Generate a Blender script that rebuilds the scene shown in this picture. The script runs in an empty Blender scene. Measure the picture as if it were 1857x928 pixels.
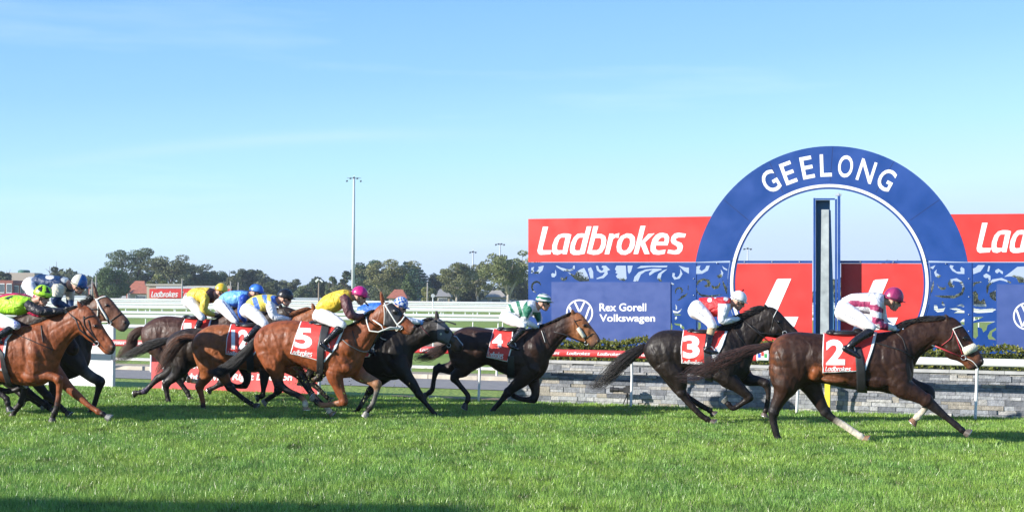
import bpy, bmesh, math, random
import numpy as np
from mathutils import Vector, Matrix, kdtree
from mathutils.bvhtree import BVHTree
random.seed(7); rng = np.random.default_rng(11)
scene = bpy.context.scene
COL = scene.collection
# ------------------------------------------------------------------ camera, sky, sun, exposure
W0 = 1857.0; FPX = 2700.0; CX = 928.5; HY = 541.0; EYE = 1.95; ROLL = 0.0096
cam_d = bpy.data.cameras.new('camera'); cam = bpy.data.objects.new('camera', cam_d); COL.objects.link(cam)
cam_d.sensor_width = 36; cam_d.lens = FPX / W0 * 36; cam_d.shift_y = (HY - 464) / W0
cam_d.clip_start = .1; cam_d.clip_end = 6000
cam.matrix_world = Matrix.Translation((0, 0, EYE)) @ Matrix.Rotation(math.pi / 2, 4, 'X') @ Matrix.Rotation(ROLL, 4, 'Z')
cam_d.dof.use_dof = True; cam_d.dof.focus_distance = 22.5; cam_d.dof.aperture_fstop = 9
scene.camera = cam
SUN_EL = math.radians(20.5)
LX, LY = .93, .37                       # horizontal travel of the sunlight
ln = math.hypot(LX, LY); LX /= ln; LY /= ln
sd = Vector((LX * math.cos(SUN_EL), LY * math.cos(SUN_EL), -math.sin(SUN_EL)))
sun_l = bpy.data.lights.new('sun', 'SUN'); sun_l.energy = 4.9; sun_l.angle = math.radians(.5); sun_l.color = (1, .95, .87)
sun = bpy.data.objects.new('sun', sun_l); COL.objects.link(sun)
sun.rotation_euler = sd.to_track_quat('-Z', 'Y').to_euler()
w = bpy.data.worlds.new('World'); scene.world = w; w.use_nodes = True
nt = w.node_tree; bg = nt.nodes['Background']; bg.inputs[1].default_value = .10
sky = nt.nodes.new('ShaderNodeTexSky'); sky.sky_type = 'NISHITA'; sky.sun_disc = False
sky.sun_elevation = SUN_EL; sky.sun_rotation = math.atan2(-LX, -LY)
sky.air_density = 1.0; sky.dust_density = .6; sky.ozone_density = 1.5
hs = nt.nodes.new('ShaderNodeHueSaturation'); hs.inputs['Saturation'].default_value = 1.0
# thin streaks of high cloud
tc = nt.nodes.new('ShaderNodeTexCoord'); mp = nt.nodes.new('ShaderNodeMapping'); mp.inputs['Scale'].default_value = (2.2, 2.2, 22)
mp.inputs['Rotation'].default_value = (0, math.radians(7), 0)
nz = nt.nodes.new('ShaderNodeTexNoise'); nz.inputs['Scale'].default_value = 1.6; nz.inputs['Detail'].default_value = 6; nz.inputs['Roughness'].default_value = .55
cr = nt.nodes.new('ShaderNodeValToRGB'); cr.color_ramp.elements[0].position = .56; cr.color_ramp.elements[1].position = .85
cr.color_ramp.elements[1].color = (.17, .17, .17, 1)
mx = nt.nodes.new('ShaderNodeMixRGB'); mx.inputs[2].default_value = (7.5, 8.2, 8.8, 1)
nt.links.new(tc.outputs['Generated'], mp.inputs[0]); nt.links.new(mp.outputs[0], nz.inputs[0]); nt.links.new(nz.outputs[0], cr.inputs[0])
nt.links.new(cr.outputs[0], mx.inputs[0]); nt.links.new(sky.outputs[0], hs.inputs['Color']); nt.links.new(hs.outputs[0], mx.inputs[1])
ge = nt.nodes.new('ShaderNodeSeparateXYZ'); nt.links.new(tc.outputs['Generated'], ge.inputs[0])
gr = nt.nodes.new('ShaderNodeValToRGB'); e = gr.color_ramp.elements
e[0].position = 0; e[0].color = (.50, .64, .88, 1); e[1].position = 1; e[1].color = (.05, .15, .42, 1)
for p_, c_ in ((.03, (.54, .70, .93)), (.055, (.55, .80, .98)), (.095, (.42, .74, .99)), (.15, (.28, .57, .98)), (.20, (.215, .48, .97)), (.25, (.17, .41, .92)), (.45, (.10, .28, .65))):
    q_ = e.new(p_); q_.color = (*c_, 1)
mz = nt.nodes.new('ShaderNodeMath'); mz.operation = 'MULTIPLY_ADD'; mz.inputs[1].default_value = -.085; nt.links.new(ge.outputs[0], mz.inputs[0]); nt.links.new(ge.outputs[2], mz.inputs[2])
nt.links.new(mz.outputs[0], gr.inputs[0])
sc_ = nt.nodes.new('ShaderNodeVectorMath'); sc_.operation = 'SCALE'; sc_.inputs['Scale'].default_value = 7.3; nt.links.new(gr.outputs[0], sc_.inputs[0])
m2 = nt.nodes.new('ShaderNodeMixRGB'); m2.inputs[0].default_value = .9; nt.links.new(hs.outputs[0], m2.inputs[1]); nt.links.new(sc_.outputs[0], m2.inputs[2])
nt.links.new(m2.outputs[0], mx.inputs[1])
def mth(op, a, b=None, c=None):
    n = nt.nodes.new('ShaderNodeMath'); n.operation = op
    for i, v in enumerate((a, b, c)):
        if v is None: continue
        if isinstance(v, (int, float)): n.inputs[i].default_value = v
        else: nt.links.new(v, n.inputs[i])
    return n.outputs[0]
# one long thin cirrus streak low on the left
xs, zs = ge.outputs[0], ge.outputs[2]; xo = mth('ADD', xs, .03); arc = mth('MULTIPLY_ADD', mth('MULTIPLY', xo, xo), -.36, .109)
dd = mth('DIVIDE', mth('SUBTRACT', zs, arc), .0042); ga = mth('POWER', 2.718, mth('MULTIPLY', mth('MULTIPLY', dd, dd), -1.0)); xr = mth('DIVIDE', mth('ADD', xs, .17), .12)
gx = mth('POWER', 2.718, mth('MULTIPLY', mth('MULTIPLY', xr, xr), -1.0)); stf = mth('MULTIPLY', mth('MULTIPLY', mth('MULTIPLY', ga, gx), nz.outputs[0]), .28)
m3 = nt.nodes.new('ShaderNodeMixRGB'); m3.inputs[2].default_value = (6.2, 6.7, 7.2, 1); nt.links.new(stf, m3.inputs[0]); nt.links.new(mx.outputs[0], m3.inputs[1]); nt.links.new(m3.outputs[0], bg.inputs[0])
scene.view_settings.view_transform = 'Standard'; scene.view_settings.look = 'None'
scene.view_settings.exposure = 0.8; scene.view_settings.gamma = 1; scene.view_settings.use_curve_mapping = False
scene.cycles.max_bounces = 6; scene.cycles.transparent_max_bounces = 8
try:
    scene.cycles.use_denoising = True
except Exception: pass

# ------------------------------------------------------------------ projection helpers
def unroll(px, py):
    dx = px - CX; dy = py - HY
    return (dx + ROLL * dy) / FPX, (dy - ROLL * dx) / FPX
class Plane:                            # vertical plane Y = Y0 + s*X, moved away from the camera by lat
    def __init__(s, Y0, sl): s.Y0 = Y0; s.sl = sl; s.q = math.hypot(1, sl); s.n = Vector((-sl, 1, 0)) / s.q; s.t = Vector((1, sl, 0)) / s.q
    def P(s, px, py, lat=0.0):
        px = float(px); py = float(py); lat = float(lat)
        u, v = unroll(px, py)
        Y = (s.Y0 + lat * s.q) / (1 - s.sl * u)
        return Vector((u * Y, Y, EYE - v * Y))
    def gz(s, px, z, lat=0.0):          # point of the plane above column px (taken near the horizon) at height z
        u = (px - CX) / FPX; Y = (s.Y0 + lat * s.q) / (1 - s.sl * u)
        return Vector((u * Y, Y, z))
def plane_at(px, Y, sl):
    u = (px - CX) / FPX
    return Plane(Y - sl * u * Y, sl)
def project(p):
    x = p[0] / p[1]; v = (EYE - p[2]) / p[1]
    dx = x * FPX; dy = v * FPX
    return CX + dx - ROLL * dy, HY + dy + ROLL * dx
SL = -.36
def xy_at(px, Y, z=0): return Vector(((px - CX) / FPX * Y, Y, z))

# ------------------------------------------------------------------ materials
_m = {}
def mat(name, c=(.5, .5, .5), rough=.5, metal=0, var=.12, nscale=6, bump=.0, bscale=40, bdist=0., attr=False, trans=0, coat=0, spec=.5, sheen=0):
    if name in _m: return _m[name]
    m = bpy.data.materials.new(name); m.use_nodes = True; t = m.node_tree; b = t.nodes['Principled BSDF']
    b.inputs['Roughness'].default_value = rough; b.inputs['Metallic'].default_value = metal
    b.inputs['Specular IOR Level'].default_value = spec
    b.inputs['Coat Weight'].default_value = coat; b.inputs['Sheen Weight'].default_value = sheen
    tcn = t.nodes.new('ShaderNodeTexCoord')
    if attr:
        src = t.nodes.new('ShaderNodeAttribute'); src.attribute_name = 'Col'; cout = src.outputs['Color']
    else:
        src = t.nodes.new('ShaderNodeRGB'); src.outputs[0].default_value = (*c, 1); cout = src.outputs[0]
    if var:
        n = t.nodes.new('ShaderNodeTexNoise'); n.inputs['Scale'].default_value = nscale; n.inputs['Detail'].default_value = 5
        t.links.new(tcn.outputs['Object'], n.inputs[0])
        r = t.nodes.new('ShaderNodeMapRange'); r.inputs[1].default_value = .3; r.inputs[2].default_value = .7
        r.inputs[3].default_value = 1 - var; r.inputs[4].default_value = 1 + var
        t.links.new(n.outputs[0], r.inputs[0])
        mu = t.nodes.new('ShaderNodeVectorMath'); mu.operation = 'SCALE'
        t.links.new(cout, mu.inputs[0]); t.links.new(r.outputs[0], mu.inputs['Scale']); cout = mu.outputs[0]
        r2 = t.nodes.new('ShaderNodeMapRange'); r2.inputs[1].default_value = .3; r2.inputs[2].default_value = .7
        r2.inputs[3].default_value = max(0.02, rough - .1); r2.inputs[4].default_value = min(1, rough + .1)
        t.links.new(n.outputs[0], r2.inputs[0]); t.links.new(r2.outputs[0], b.inputs['Roughness'])
    t.links.new(cout, b.inputs['Base Color'])
    if bump:
        n2 = t.nodes.new('ShaderNodeTexNoise'); n2.inputs['Scale'].default_value = bscale; n2.inputs['Detail'].default_value = 4; n2.inputs['Distortion'].default_value = bdist
        t.links.new(tcn.outputs['Object'], n2.inputs[0])
        bm_ = t.nodes.new('ShaderNodeBump'); bm_.inputs['Strength'].default_value = 1; bm_.inputs['Distance'].default_value = bump
        t.links.new(n2.outputs[0], bm_.inputs['Height']); t.links.new(bm_.outputs[0], b.inputs['Normal'])
    if trans:
        tr = t.nodes.new('ShaderNodeBsdfTranslucent'); ms = t.nodes.new('ShaderNodeMixShader'); ms.inputs[0].default_value = trans
        t.links.new(cout, tr.inputs[0]); t.links.new(b.outputs[0], ms.inputs[1]); t.links.new(tr.outputs[0], ms.inputs[2])
        t.links.new(ms.outputs[0], t.nodes['Material Output'].inputs[0])
    _m[name] = m
    return m
def srgb(r, g, b):
    f = lambda v: ((v / 255 + .055) / 1.055) ** 2.4 if v > 10 else v / 255 / 12.92
    return (f(r), f(g), f(b))
WHITE = mat('white paint', (.8, .8, .78), .35, var=.04, nscale=3)
WHITE2 = mat('white vinyl', (.8, .8, .8), .5, var=.02)
RED = mat('red board', (.70, .038, .03), .45, var=.09, nscale=2.3)
BLUE = mat('blue board', (.007, .052, .24), .42, var=.14, nscale=2.3)
PURP = mat('sponsor blue board', (.050, .088, .27), .45, var=.06, nscale=5)
STEEL = mat('galvanised steel', (.45, .47, .5), .45, .6, var=.15, nscale=8)
BLACK = mat('black leather', (.012, .012, .014), .35, var=.3, nscale=30, bump=.002, bscale=60)
RUB = mat('black plastic', (.02, .02, .022), .5)
COAT = mat('horse coat', rough=.50, attr=True, var=.32, nscale=13, bump=.0, spec=.27)
def coat_relief(m):
    t = m.node_tree; b = t.nodes['Principled BSDF']; tcn = t.nodes.new('ShaderNodeTexCoord'); hgt = None
    for sc_, scale, amt, dist in (((1.0, 1.0, .45), 3.6, .034, .8), ((1.2, 1.2, .8), 10, .013, .6), ((1, 1, 3), 60, .0007, .2)):
        mp_ = t.nodes.new('ShaderNodeMapping'); mp_.inputs['Scale'].default_value = sc_; mp_.inputs['Rotation'].default_value = (0, .5, 0)
        n = t.nodes.new('ShaderNodeTexNoise'); n.inputs['Scale'].default_value = scale; n.inputs['Detail'].default_value = 1.5; n.inputs['Distortion'].default_value = dist
        t.links.new(tcn.outputs['Object'], mp_.inputs[0]); t.links.new(mp_.outputs[0], n.inputs[0])
        mm = t.nodes.new('ShaderNodeMath'); mm.operation = 'MULTIPLY'; mm.inputs[1].default_value = amt; t.links.new(n.outputs[0], mm.inputs[0])
        if hgt is None: hgt = mm.outputs[0]
        else:
            ad = t.nodes.new('ShaderNodeMath'); ad.operation = 'ADD'; t.links.new(hgt, ad.inputs[0]); t.links.new(mm.outputs[0], ad.inputs[1]); hgt = ad.outputs[0]
    bm_ = t.nodes.new('ShaderNodeBump'); bm_.inputs['Distance'].default_value = 1.0; bm_.inputs['Strength'].default_value = 1.0; t.links.new(hgt, bm_.inputs['Height']); t.links.new(bm_.outputs[0], b.inputs['Normal'])
coat_relief(COAT)
HAIR = mat('horse hair', rough=.5, attr=True, var=.3, nscale=40)
SILK = mat('racing silk', rough=.48, attr=True, var=.10, nscale=12, bump=.05, bscale=6.5, bdist=1.6, spec=.5)
BREE = mat('white breeches', (.78, .78, .8), .6, var=.04, bump=.022, bscale=7, bdist=1.2, attr=True)
SKIN = mat('skin', rough=.5, attr=True, var=.08, nscale=20)
GLOSS = mat('helmet silk', rough=.3, attr=True, var=.06, nscale=15, bump=.006, bscale=22)
CLOTH = mat('saddle cloth fabric', rough=.6, attr=True, var=.06, nscale=10, bump=.014, bscale=9)
BOOT = mat('polished boot', (.01, .01, .014), .22, var=.3, nscale=20, bump=.006, bscale=18)
HOOF = mat('hoof horn', attr=True, rough=.5, var=.3, nscale=40)
LENS = mat('dark lens', (.01, .01, .01), .12, var=0)
STRW = mat('white strap', (.75, .74, .68), .5)
STRB = mat('black strap', (.02, .018, .018), .4)
STRR = mat('red strap', (.4, .03, .04), .45)
WOOL = mat('sheepskin', (.7, .66, .52), .95, bump=.01, bscale=80)
YEL = mat('yellow paint', (.75, .6, .04), .5)

# ------------------------------------------------------------------ object helpers
def tag(o, label=None, cat=None, group=None, kind=None):
    if label: o['label'] = label
    if cat: o['category'] = cat
    if group: o['group'] = group
    if kind: o['kind'] = kind
    return o
def link(name, me, m=None, parent=None, smooth=False):
    o = bpy.data.objects.new(name, me); COL.objects.link(o)
    if m is not None: me.materials.append(m)
    if smooth: me.polygons.foreach_set('use_smooth', [True] * len(me.polygons))
    if parent is not None: o.parent = parent; o.matrix_parent_inverse = parent.matrix_world.inverted() if parent.type == 'EMPTY' else Matrix()
    return o
def empty(name, loc=(0, 0, 0)):
    o = bpy.data.objects.new(name, None); COL.objects.link(o); o.location = loc; o.empty_display_size = .3
    o.matrix_world = Matrix.Translation(loc); return o
class MB:
    def __init__(s): s.v = []; s.f = []; s.c = []; s.fc = []
    def add(s, vs, fs, c=None, fc=None):
        o = len(s.v); s.v += [tuple(p) for p in vs]; s.f += [tuple(i + o for i in f) for f in fs]
        if c is not None: s.c += ([c] * len(vs) if not isinstance(c, list) else c)
        elif s.c: s.c += [(.5, .5, .5)] * len(vs)
        if fc is not None: s.fc += fc
    def box(s, a, b, c=None):          # axis aligned
        x0, y0, z0 = a; x1, y1, z1 = b
        s.add([(x0, y0, z0), (x1, y0, z0), (x1, y1, z0), (x0, y1, z0), (x0, y0, z1), (x1, y0, z1), (x1, y1, z1), (x0, y1, z1)],
              [(0, 3, 2, 1), (4, 5, 6, 7), (0, 1, 5, 4), (1, 2, 6, 5), (2, 3, 7, 6), (3, 0, 4, 7)], c)
    def obox(s, o, ax, ay, az, c=None): # oriented box from a corner and three edges
        o = Vector(o); q = [o, o + ax, o + ax + ay, o + ay]; q += [p + az for p in q]
        s.add(q, [(0, 3, 2, 1), (4, 5, 6, 7), (0, 1, 5, 4), (1, 2, 6, 5), (2, 3, 7, 6), (3, 0, 4, 7)], c)
    def tube(s, pts, rad, n=8, c=None):
        pts = [Vector(p) for p in pts]
        if not isinstance(rad, (list, tuple)): rad = [rad] * len(pts)
        vs = []; fs = []; up = Vector((.13, .21, 1)).normalized()
        for i, p in enumerate(pts):
            t = (pts[min(i + 1, len(pts) - 1)] - pts[max(i - 1, 0)])
            if t.length < 1e-9: t = Vector((0, 0, 1))
            t.normalize(); a = t.cross(up)
            if a.length < .1: a = t.cross(Vector((1, 0, 0)))
            a.normalize(); b = t.cross(a)
            for k in range(n):
                th = 2 * math.pi * k / n; vs.append(p + rad[i] * (a * math.cos(th) + b * math.sin(th)))
        m_ = len(pts)
        for i in range(m_ - 1):
            for k in range(n):
                k2 = (k + 1) % n; fs.append((i * n + k, i * n + k2, (i + 1) * n + k2, (i + 1) * n + k))
        fs.append(tuple(range(n))[::-1]); fs.append(tuple(range((m_ - 1) * n, m_ * n)))
        s.add(vs, fs, c)
    def ell(s, ctr, ax, ay, az, n=16, m_=10, c=None):
        ctr = Vector(ctr); vs = [ctr + az]; fs = []
        for j in range(1, m_):
            ph = math.pi * j / m_
            for k in range(n):
                th = 2 * math.pi * k / n
                vs.append(ctr + az * math.cos(ph) + (ax * math.cos(th) + ay * math.sin(th)) * math.sin(ph))
        vs.append(ctr - az); L = len(vs) - 1
        for k in range(n): fs.append((0, 1 + k, 1 + (k + 1) % n))
        for j in range(m_ - 2):
            for k in range(n):
                a = 1 + j * n + k; b = 1 + j * n + (k + 1) % n; fs.append((a, a + n, b + n, b))
        for k in range(n): fs.append((L, 1 + (m_ - 2) * n + (k + 1) % n, 1 + (m_ - 2) * n + k))
        s.add(vs, fs, c)
    def mesh(s, name='mesh'):
        me = bpy.data.meshes.new(name); me.from_pydata(s.v, [], s.f)
        if s.c:
            a = me.color_attributes.new('Col', 'FLOAT_COLOR', 'POINT')
            arr = np.ones((len(s.v), 4), np.float32); arr[:, :3] = np.array(s.c, np.float32); a.data.foreach_set('color', arr.ravel())
        if s.fc:
            a = me.color_attributes.new('Col', 'FLOAT_COLOR', 'CORNER'); out = []
            for f, c in zip(s.f, s.fc): out += [(*c, 1)] * len(f)
            a.data.foreach_set('color', np.array(out, np.float32).ravel())
        me.update(); return me
    def build(s, name, m=None, parent=None, smooth=False): return link(name, s.mesh(name), m, parent, smooth)
def catmull(pts, k=3):
    pts = [np.array(p, float) for p in pts]; out = []
    n = len(pts)
    for i in range(n - 1):
        p0 = pts[max(i - 1, 0)]; p1 = pts[i]; p2 = pts[i + 1]; p3 = pts[min(i + 2, n - 1)]
        for j in range(k):
            t = j / k
            out.append(.5 * ((2 * p1) + (-p0 + p2) * t + (2 * p0 - 5 * p1 + 4 * p2 - p3) * t * t + (-p0 + 3 * p1 - 3 * p2 + p3) * t ** 3))
    out.append(pts[-1]); return out
def loft_rings(mb, rings, cols=None):
    n = len(rings[0]); vs = []; fs = []; c = []
    for i, r in enumerate(rings):
        vs += r
        if cols: c += [tuple(cols[i])] * n
    m_ = len(rings)
    for i in range(m_ - 1):
        for k in range(n):
            k2 = (k + 1) % n; fs.append((i * n + k, i * n + k2, (i + 1) * n + k2, (i + 1) * n + k))
    a = len(vs); vs.append(sum((Vector(p) for p in rings[0]), Vector()) / n); vs.append(sum((Vector(p) for p in rings[-1]), Vector()) / n)
    if cols: c += [tuple(cols[0]), tuple(cols[-1])]
    for k in range(n):
        fs.append((a, (k + 1) % n, k)); fs.append((a + 1, (m_ - 1) * n + k, (m_ - 1) * n + (k + 1) % n))
    mb.add(vs, fs, c if cols else None)
class Fig:
    """turns traced picture coordinates into solid sections on a plane of its own"""
    def __init__(s, view, plane): s.x0, s.y0, s.k = view; s.pl = plane
    def px(s, x, y): return s.x0 + x / s.k, s.y0 + y / s.k
    def P(s, x, y, lat=0.): return s.pl.P(*s.px(x, y), lat)
    def scale(s, x, y): return s.P(x, y).y / FPX / s.k          # metres per traced unit
    def inv(s, p):
        a, b = project(p); return (a - s.x0) * s.k, (b - s.y0) * s.k
    def trunk(s, mb, chords, n=24, lat=0., sub=3, e=1.0, base=(.1, .1, .1), shrink=1., grow=0.):
        rows = []; cols = []
        for c in chords: rows.append(c[:5]); cols.append(c[5] if len(c) > 5 else base)
        rr = catmull(rows, sub); cc = [np.array(x) for x in cols]; rings = []; oc = []
        for i, r in enumerate(rr):
            T = s.P(r[0], r[1], lat); B = s.P(r[2], r[3], lat); M = (T + B) / 2; v = (T - B) / 2 * shrink
            if grow: v = v.normalized() * (v.length + grow)
            wd = float(max(r[4], .01)) * shrink + grow; ring = []
            for k in range(n):
                th = 2 * math.pi * k / n; cs, sn = math.cos(th), math.sin(th)
                cs = math.copysign(abs(cs) ** e, cs); sn = math.copysign(abs(sn) ** e, sn)
                ring.append(M + v * cs + s.pl.n * wd * sn)
            rings.append(ring); a = min(i // sub, len(cc) - 2); f = i / sub - a; oc.append(cc[a] * (1 - f) + cc[a + 1] * f)
        loft_rings(mb, rings, oc)
    def limb(s, mb, pts, lats, n=14, sub=3, flat=.85, cap_w=9., base=(.1, .1, .1), shrink=1., grow=0., stop=None):
        """pts: (x, y, r[, colour]); lats: one number or one per point"""
        if not isinstance(lats, (list, tuple)): lats = [lats] * len(pts)
        rows = [(p[0], p[1], p[2], l) for p, l in zip(pts, lats)]; cols = [np.array(p[3] if len(p) > 3 else base) for p in pts]
        rr = catmull(rows, sub); rings = []; oc = []
        ctr = [s.P(r[0], r[1], r[3]) for r in rr]
        for i, r in enumerate(rr):
            t = (ctr[min(i + 1, len(rr) - 1)] - ctr[max(i - 1, 0)]).normalized()
            b = t.cross(s.pl.n).normalized(); a = b.cross(t).normalized(); rad = float(max(r[2], .5)) * s.scale(r[0], r[1]) * shrink + grow
            rings.append([ctr[i] + b * rad * math.cos(2 * math.pi * k / n) + a * min(rad * flat, cap_w) * math.sin(2 * math.pi * k / n) for k in range(n)])
            q = min(i // sub, len(cols) - 2); f = i / sub - q; oc.append(cols[q] * (1 - f) + cols[q + 1] * f)
        # rounded ends
        for end in (0, -1):
            R = rings[end]; c = ctr[end]; nb = ctr[1] if end == 0 else ctr[-2]; d = (c - nb).normalized(); rad = (R[0] - c).length
            cap = [c + d * rad * .6 + (p - c) * .6 for p in R]
            if end == 0: rings.insert(0, cap); oc.insert(0, oc[0]); ctr.insert(0, c)
            else: rings.append(cap); oc.append(oc[-1])
        loft_rings(mb, rings, oc); return ctr
def remesh(mb, vox, smooth=4, colour=True, name='body'):
    me = mb.mesh('tmp'); o = bpy.data.objects.new('tmp', me); COL.objects.link(o)
    md = o.modifiers.new('r', 'REMESH'); md.mode = 'VOXEL'; md.voxel_size = vox
    if smooth: sm = o.modifiers.new('s', 'SMOOTH'); sm.iterations = smooth; sm.factor = .5
    dg = bpy.context.evaluated_depsgraph_get(); ev = o.evaluated_get(dg)
    out = bpy.data.meshes.new_from_object(ev, depsgraph=dg); out.name = name
    n = len(out.vertices); co = np.empty(n * 3, np.float32); out.vertices.foreach_get('co', co); co = co.reshape(-1, 3)
    for a in list(out.color_attributes): out.color_attributes.remove(a)
    if colour and mb.c:
        kd = kdtree.KDTree(len(mb.v))
        for i, p in enumerate(mb.v): kd.insert(p, i)
        kd.balance(); cs = np.array(mb.c, np.float32); arr = np.ones((n, 4), np.float32)
        for i in range(n):
            h = kd.find_n(co[i], 3); wt = np.array([1 / (x[2] + 1e-4) for x in h]); arr[i, :3] = (cs[[x[1] for x in h]] * wt[:, None]).sum(0) / wt.sum()
        a = out.color_attributes.new('Col', 'FLOAT_COLOR', 'POINT'); a.data.foreach_set('color', arr.ravel())
    COL.objects.unlink(o); bpy.data.objects.remove(o); bpy.data.meshes.remove(me)
    out.materials.clear()
    return out
def in_poly(x, y, poly):
    c = False; n = len(poly); j = n - 1
    for i in range(n):
        xi, yi = poly[i]; xj, yj = poly[j]
        if (yi > y) != (yj > y) and x < (xj - xi) * (y - yi) / (yj - yi) + xi: c = not c
        j = i
    return c
def paint(me, fig, fn, base):
    n = len(me.vertices); arr = np.ones((n, 4), np.float32)
    for i, v in enumerate(me.vertices):
        x, y = fig.inv(v.co); arr[i, :3] = fn(x, y) or base
    for a in list(me.color_attributes): me.color_attributes.remove(a)
    a = me.color_attributes.new('Col', 'FLOAT_COLOR', 'POINT'); a.data.foreach_set('color', arr.ravel())
def polys(*pc):
    def f(x, y):
        for poly, c in pc:
            if in_poly(x, y, poly): return c
        return None
    return f
# text as flat meshes
_tc = {}
def text2d(body, bold=.0, shear=0., ex=0., subdiv=0):
    key = (body, bold, shear)
    if key not in _tc:
        cu = bpy.data.curves.new('t', 'FONT'); cu.body = body; cu.offset = bold; cu.shear = shear; cu.size = 1; cu.resolution_u = 4
        o = bpy.data.objects.new('t', cu); COL.objects.link(o); dg = bpy.context.evaluated_depsgraph_get()
        me = bpy.data.meshes.new_from_object(o.evaluated_get(dg), depsgraph=dg)
        v = np.array([x.co[:] for x in me.vertices]); f = [tuple(p.vertices) for p in me.polygons]
        COL.objects.unlink(o); bpy.data.objects.remove(o); bpy.data.meshes.remove(me)
        mn = v.min(0); mxx = v.max(0); v = v - mn; v[:, 0] /= (mxx - mn)[0]; v[:, 1] /= (mxx - mn)[1]; _tc[key] = (v, f, (mxx - mn))
    return _tc[key]
def refine(vs, fs, L):
    bm = bmesh.new(); vv = [bm.verts.new((p[0], p[1], 0)) for p in vs]
    for f in fs:
        try: bm.faces.new([vv[i] for i in f])
        except ValueError: pass
    bmesh.ops.triangulate(bm, faces=bm.faces[:])
    for _ in range(5):
        e = [x for x in bm.edges if x.calc_length() > L]
        if not e: break
        bmesh.ops.subdivide_edges(bm, edges=e, cuts=1); bmesh.ops.triangulate(bm, faces=[f for f in bm.faces if len(f.verts) > 3])
    bm.verts.index_update(); o = [(v.co.x, v.co.y, 0) for v in bm.verts], [tuple(v.index for v in f.verts) for f in bm.faces]; bm.free(); return o
def text_on(name, body, box, place, m, parent=None, bold=.0, shear=0., slope=0., fine=0):
    """box x0,y0,x1,y1 in traced units; place(x, y) -> world point; slope = dy over full width"""
    v, f, _ = text2d(body, bold, shear)
    if fine: v, f = refine(v, f, fine)
    x0, y0, x1, y1 = box; mb = MB()
    mb.add([place(x0 + a[0] * (x1 - x0), y1 + (y0 - y1) * a[1] + slope * a[0]) for a in v], f)
    return mb.build(name, m, parent)
def curve_fill(outer, holes, ex=0.):
    cu = bpy.data.curves.new('c', 'CURVE'); cu.dimensions = '2D'; cu.fill_mode = 'BOTH'; cu.extrude = ex
    for poly in [outer] + holes:
        sp = cu.splines.new('POLY'); sp.points.add(len(poly) - 1); sp.use_cyclic_u = True
        for i, p in enumerate(poly): sp.points[i].co = (p[0], p[1], 0, 1)
    o = bpy.data.objects.new('c', cu); COL.objects.link(o); dg = bpy.context.evaluated_depsgraph_get()
    me = bpy.data.meshes.new_from_object(o.evaluated_get(dg), depsgraph=dg)
    v = [x.co.copy() for x in me.vertices]; f = [tuple(p.vertices) for p in me.polygons]
    COL.objects.unlink(o); bpy.data.objects.remove(o); bpy.data.meshes.remove(me); return v, f
def slab(name, pl, poly, m, parent, thick=.03, lat=0., holes=()):
    v, f = curve_fill(poly, list(holes), 1.0); mb = MB()
    mb.add([pl.P(p.x, p.y, lat + (thick if p.z < 0 else 0)) for p in v], f)
    return mb.build(name, m, parent)
# ================================================================== ground
def ground_sheet(name, polyxy, z, m, kind='structure'):
    mb = MB(); mb.add([(p[0], p[1], z) for p in polyxy], [tuple(range(len(polyxy)))])
    return tag(mb.build(name, m), kind=kind)
def grass_mat(name, c1, c2, c3, sc=1.):
    m = bpy.data.materials.new(name); m.use_nodes = True; t = m.node_tree; b = t.nodes['Principled BSDF']; b.inputs['Roughness'].default_value = .8
    b.inputs['Specular IOR Level'].default_value = .2
    g = t.nodes.new('ShaderNodeNewGeometry'); n1 = t.nodes.new('ShaderNodeTexNoise'); n1.inputs['Scale'].default_value = .35 * sc; n1.inputs['Detail'].default_value = 6
    n2 = t.nodes.new('ShaderNodeTexNoise'); n2.inputs['Scale'].default_value = 9 * sc; n2.inputs['Detail'].default_value = 6
    r1 = t.nodes.new('ShaderNodeValToRGB'); r1.color_ramp.elements[0].color = (*c1, 1); r1.color_ramp.elements[1].color = (*c2, 1)
    r1.color_ramp.elements[0].position = .35; r1.color_ramp.elements[1].position = .65
    mxx = t.nodes.new('ShaderNodeMixRGB'); mxx.inputs[2].default_value = (*c3, 1)
    r2 = t.nodes.new('ShaderNodeMapRange'); r2.inputs[1].default_value = .4; r2.inputs[2].default_value = .7; r2.inputs[4].default_value = .7
    t.links.new(g.outputs['Position'], n1.inputs[0]); t.links.new(g.outputs['Position'], n2.inputs[0]); t.links.new(n1.outputs[0], r1.inputs[0])
    t.links.new(n2.outputs[0], r2.inputs[0]); t.links.new(r2.outputs[0], mxx.inputs[0]); t.links.new(r1.outputs[0], mxx.inputs[1]); t.links.new(mxx.outputs[0], b.inputs['Base Color'])
    bm_ = t.nodes.new('ShaderNodeBump'); bm_.inputs['Distance'].default_value = .05; t.links.new(n2.outputs[0], bm_.inputs['Height']); t.links.new(bm_.outputs[0], b.inputs['Normal'])
    return m
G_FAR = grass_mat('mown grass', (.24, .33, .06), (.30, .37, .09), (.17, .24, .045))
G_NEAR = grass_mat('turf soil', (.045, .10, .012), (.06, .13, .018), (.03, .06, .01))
ground_sheet('ground', [(-3000, -200), (3000, -200), (3000, 5000), (-3000, 5000)], -.012, G_FAR)
RAIL_Y0 = 27.4; WALL_Y0 = 28.3; BOARD_Y0 = 29.3
def tp(Y0, x): return Y0 + SL * x
def strip(name, a0, a1, x0, x1, z, m):
    return ground_sheet(name, [(x0, tp(a0, x0)), (x1, tp(a0, x1)), (x1, tp(a1, x1)), (x0, tp(a1, x0))], z, m)
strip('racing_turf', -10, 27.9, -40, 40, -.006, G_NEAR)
ASPH = mat('asphalt', (.27, .25, .23), .85, var=.12, nscale=3, bump=.01, bscale=60)
SAND = mat('sand', (.42, .33, .22), .9, var=.2, nscale=5, bump=.02, bscale=20)
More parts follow.
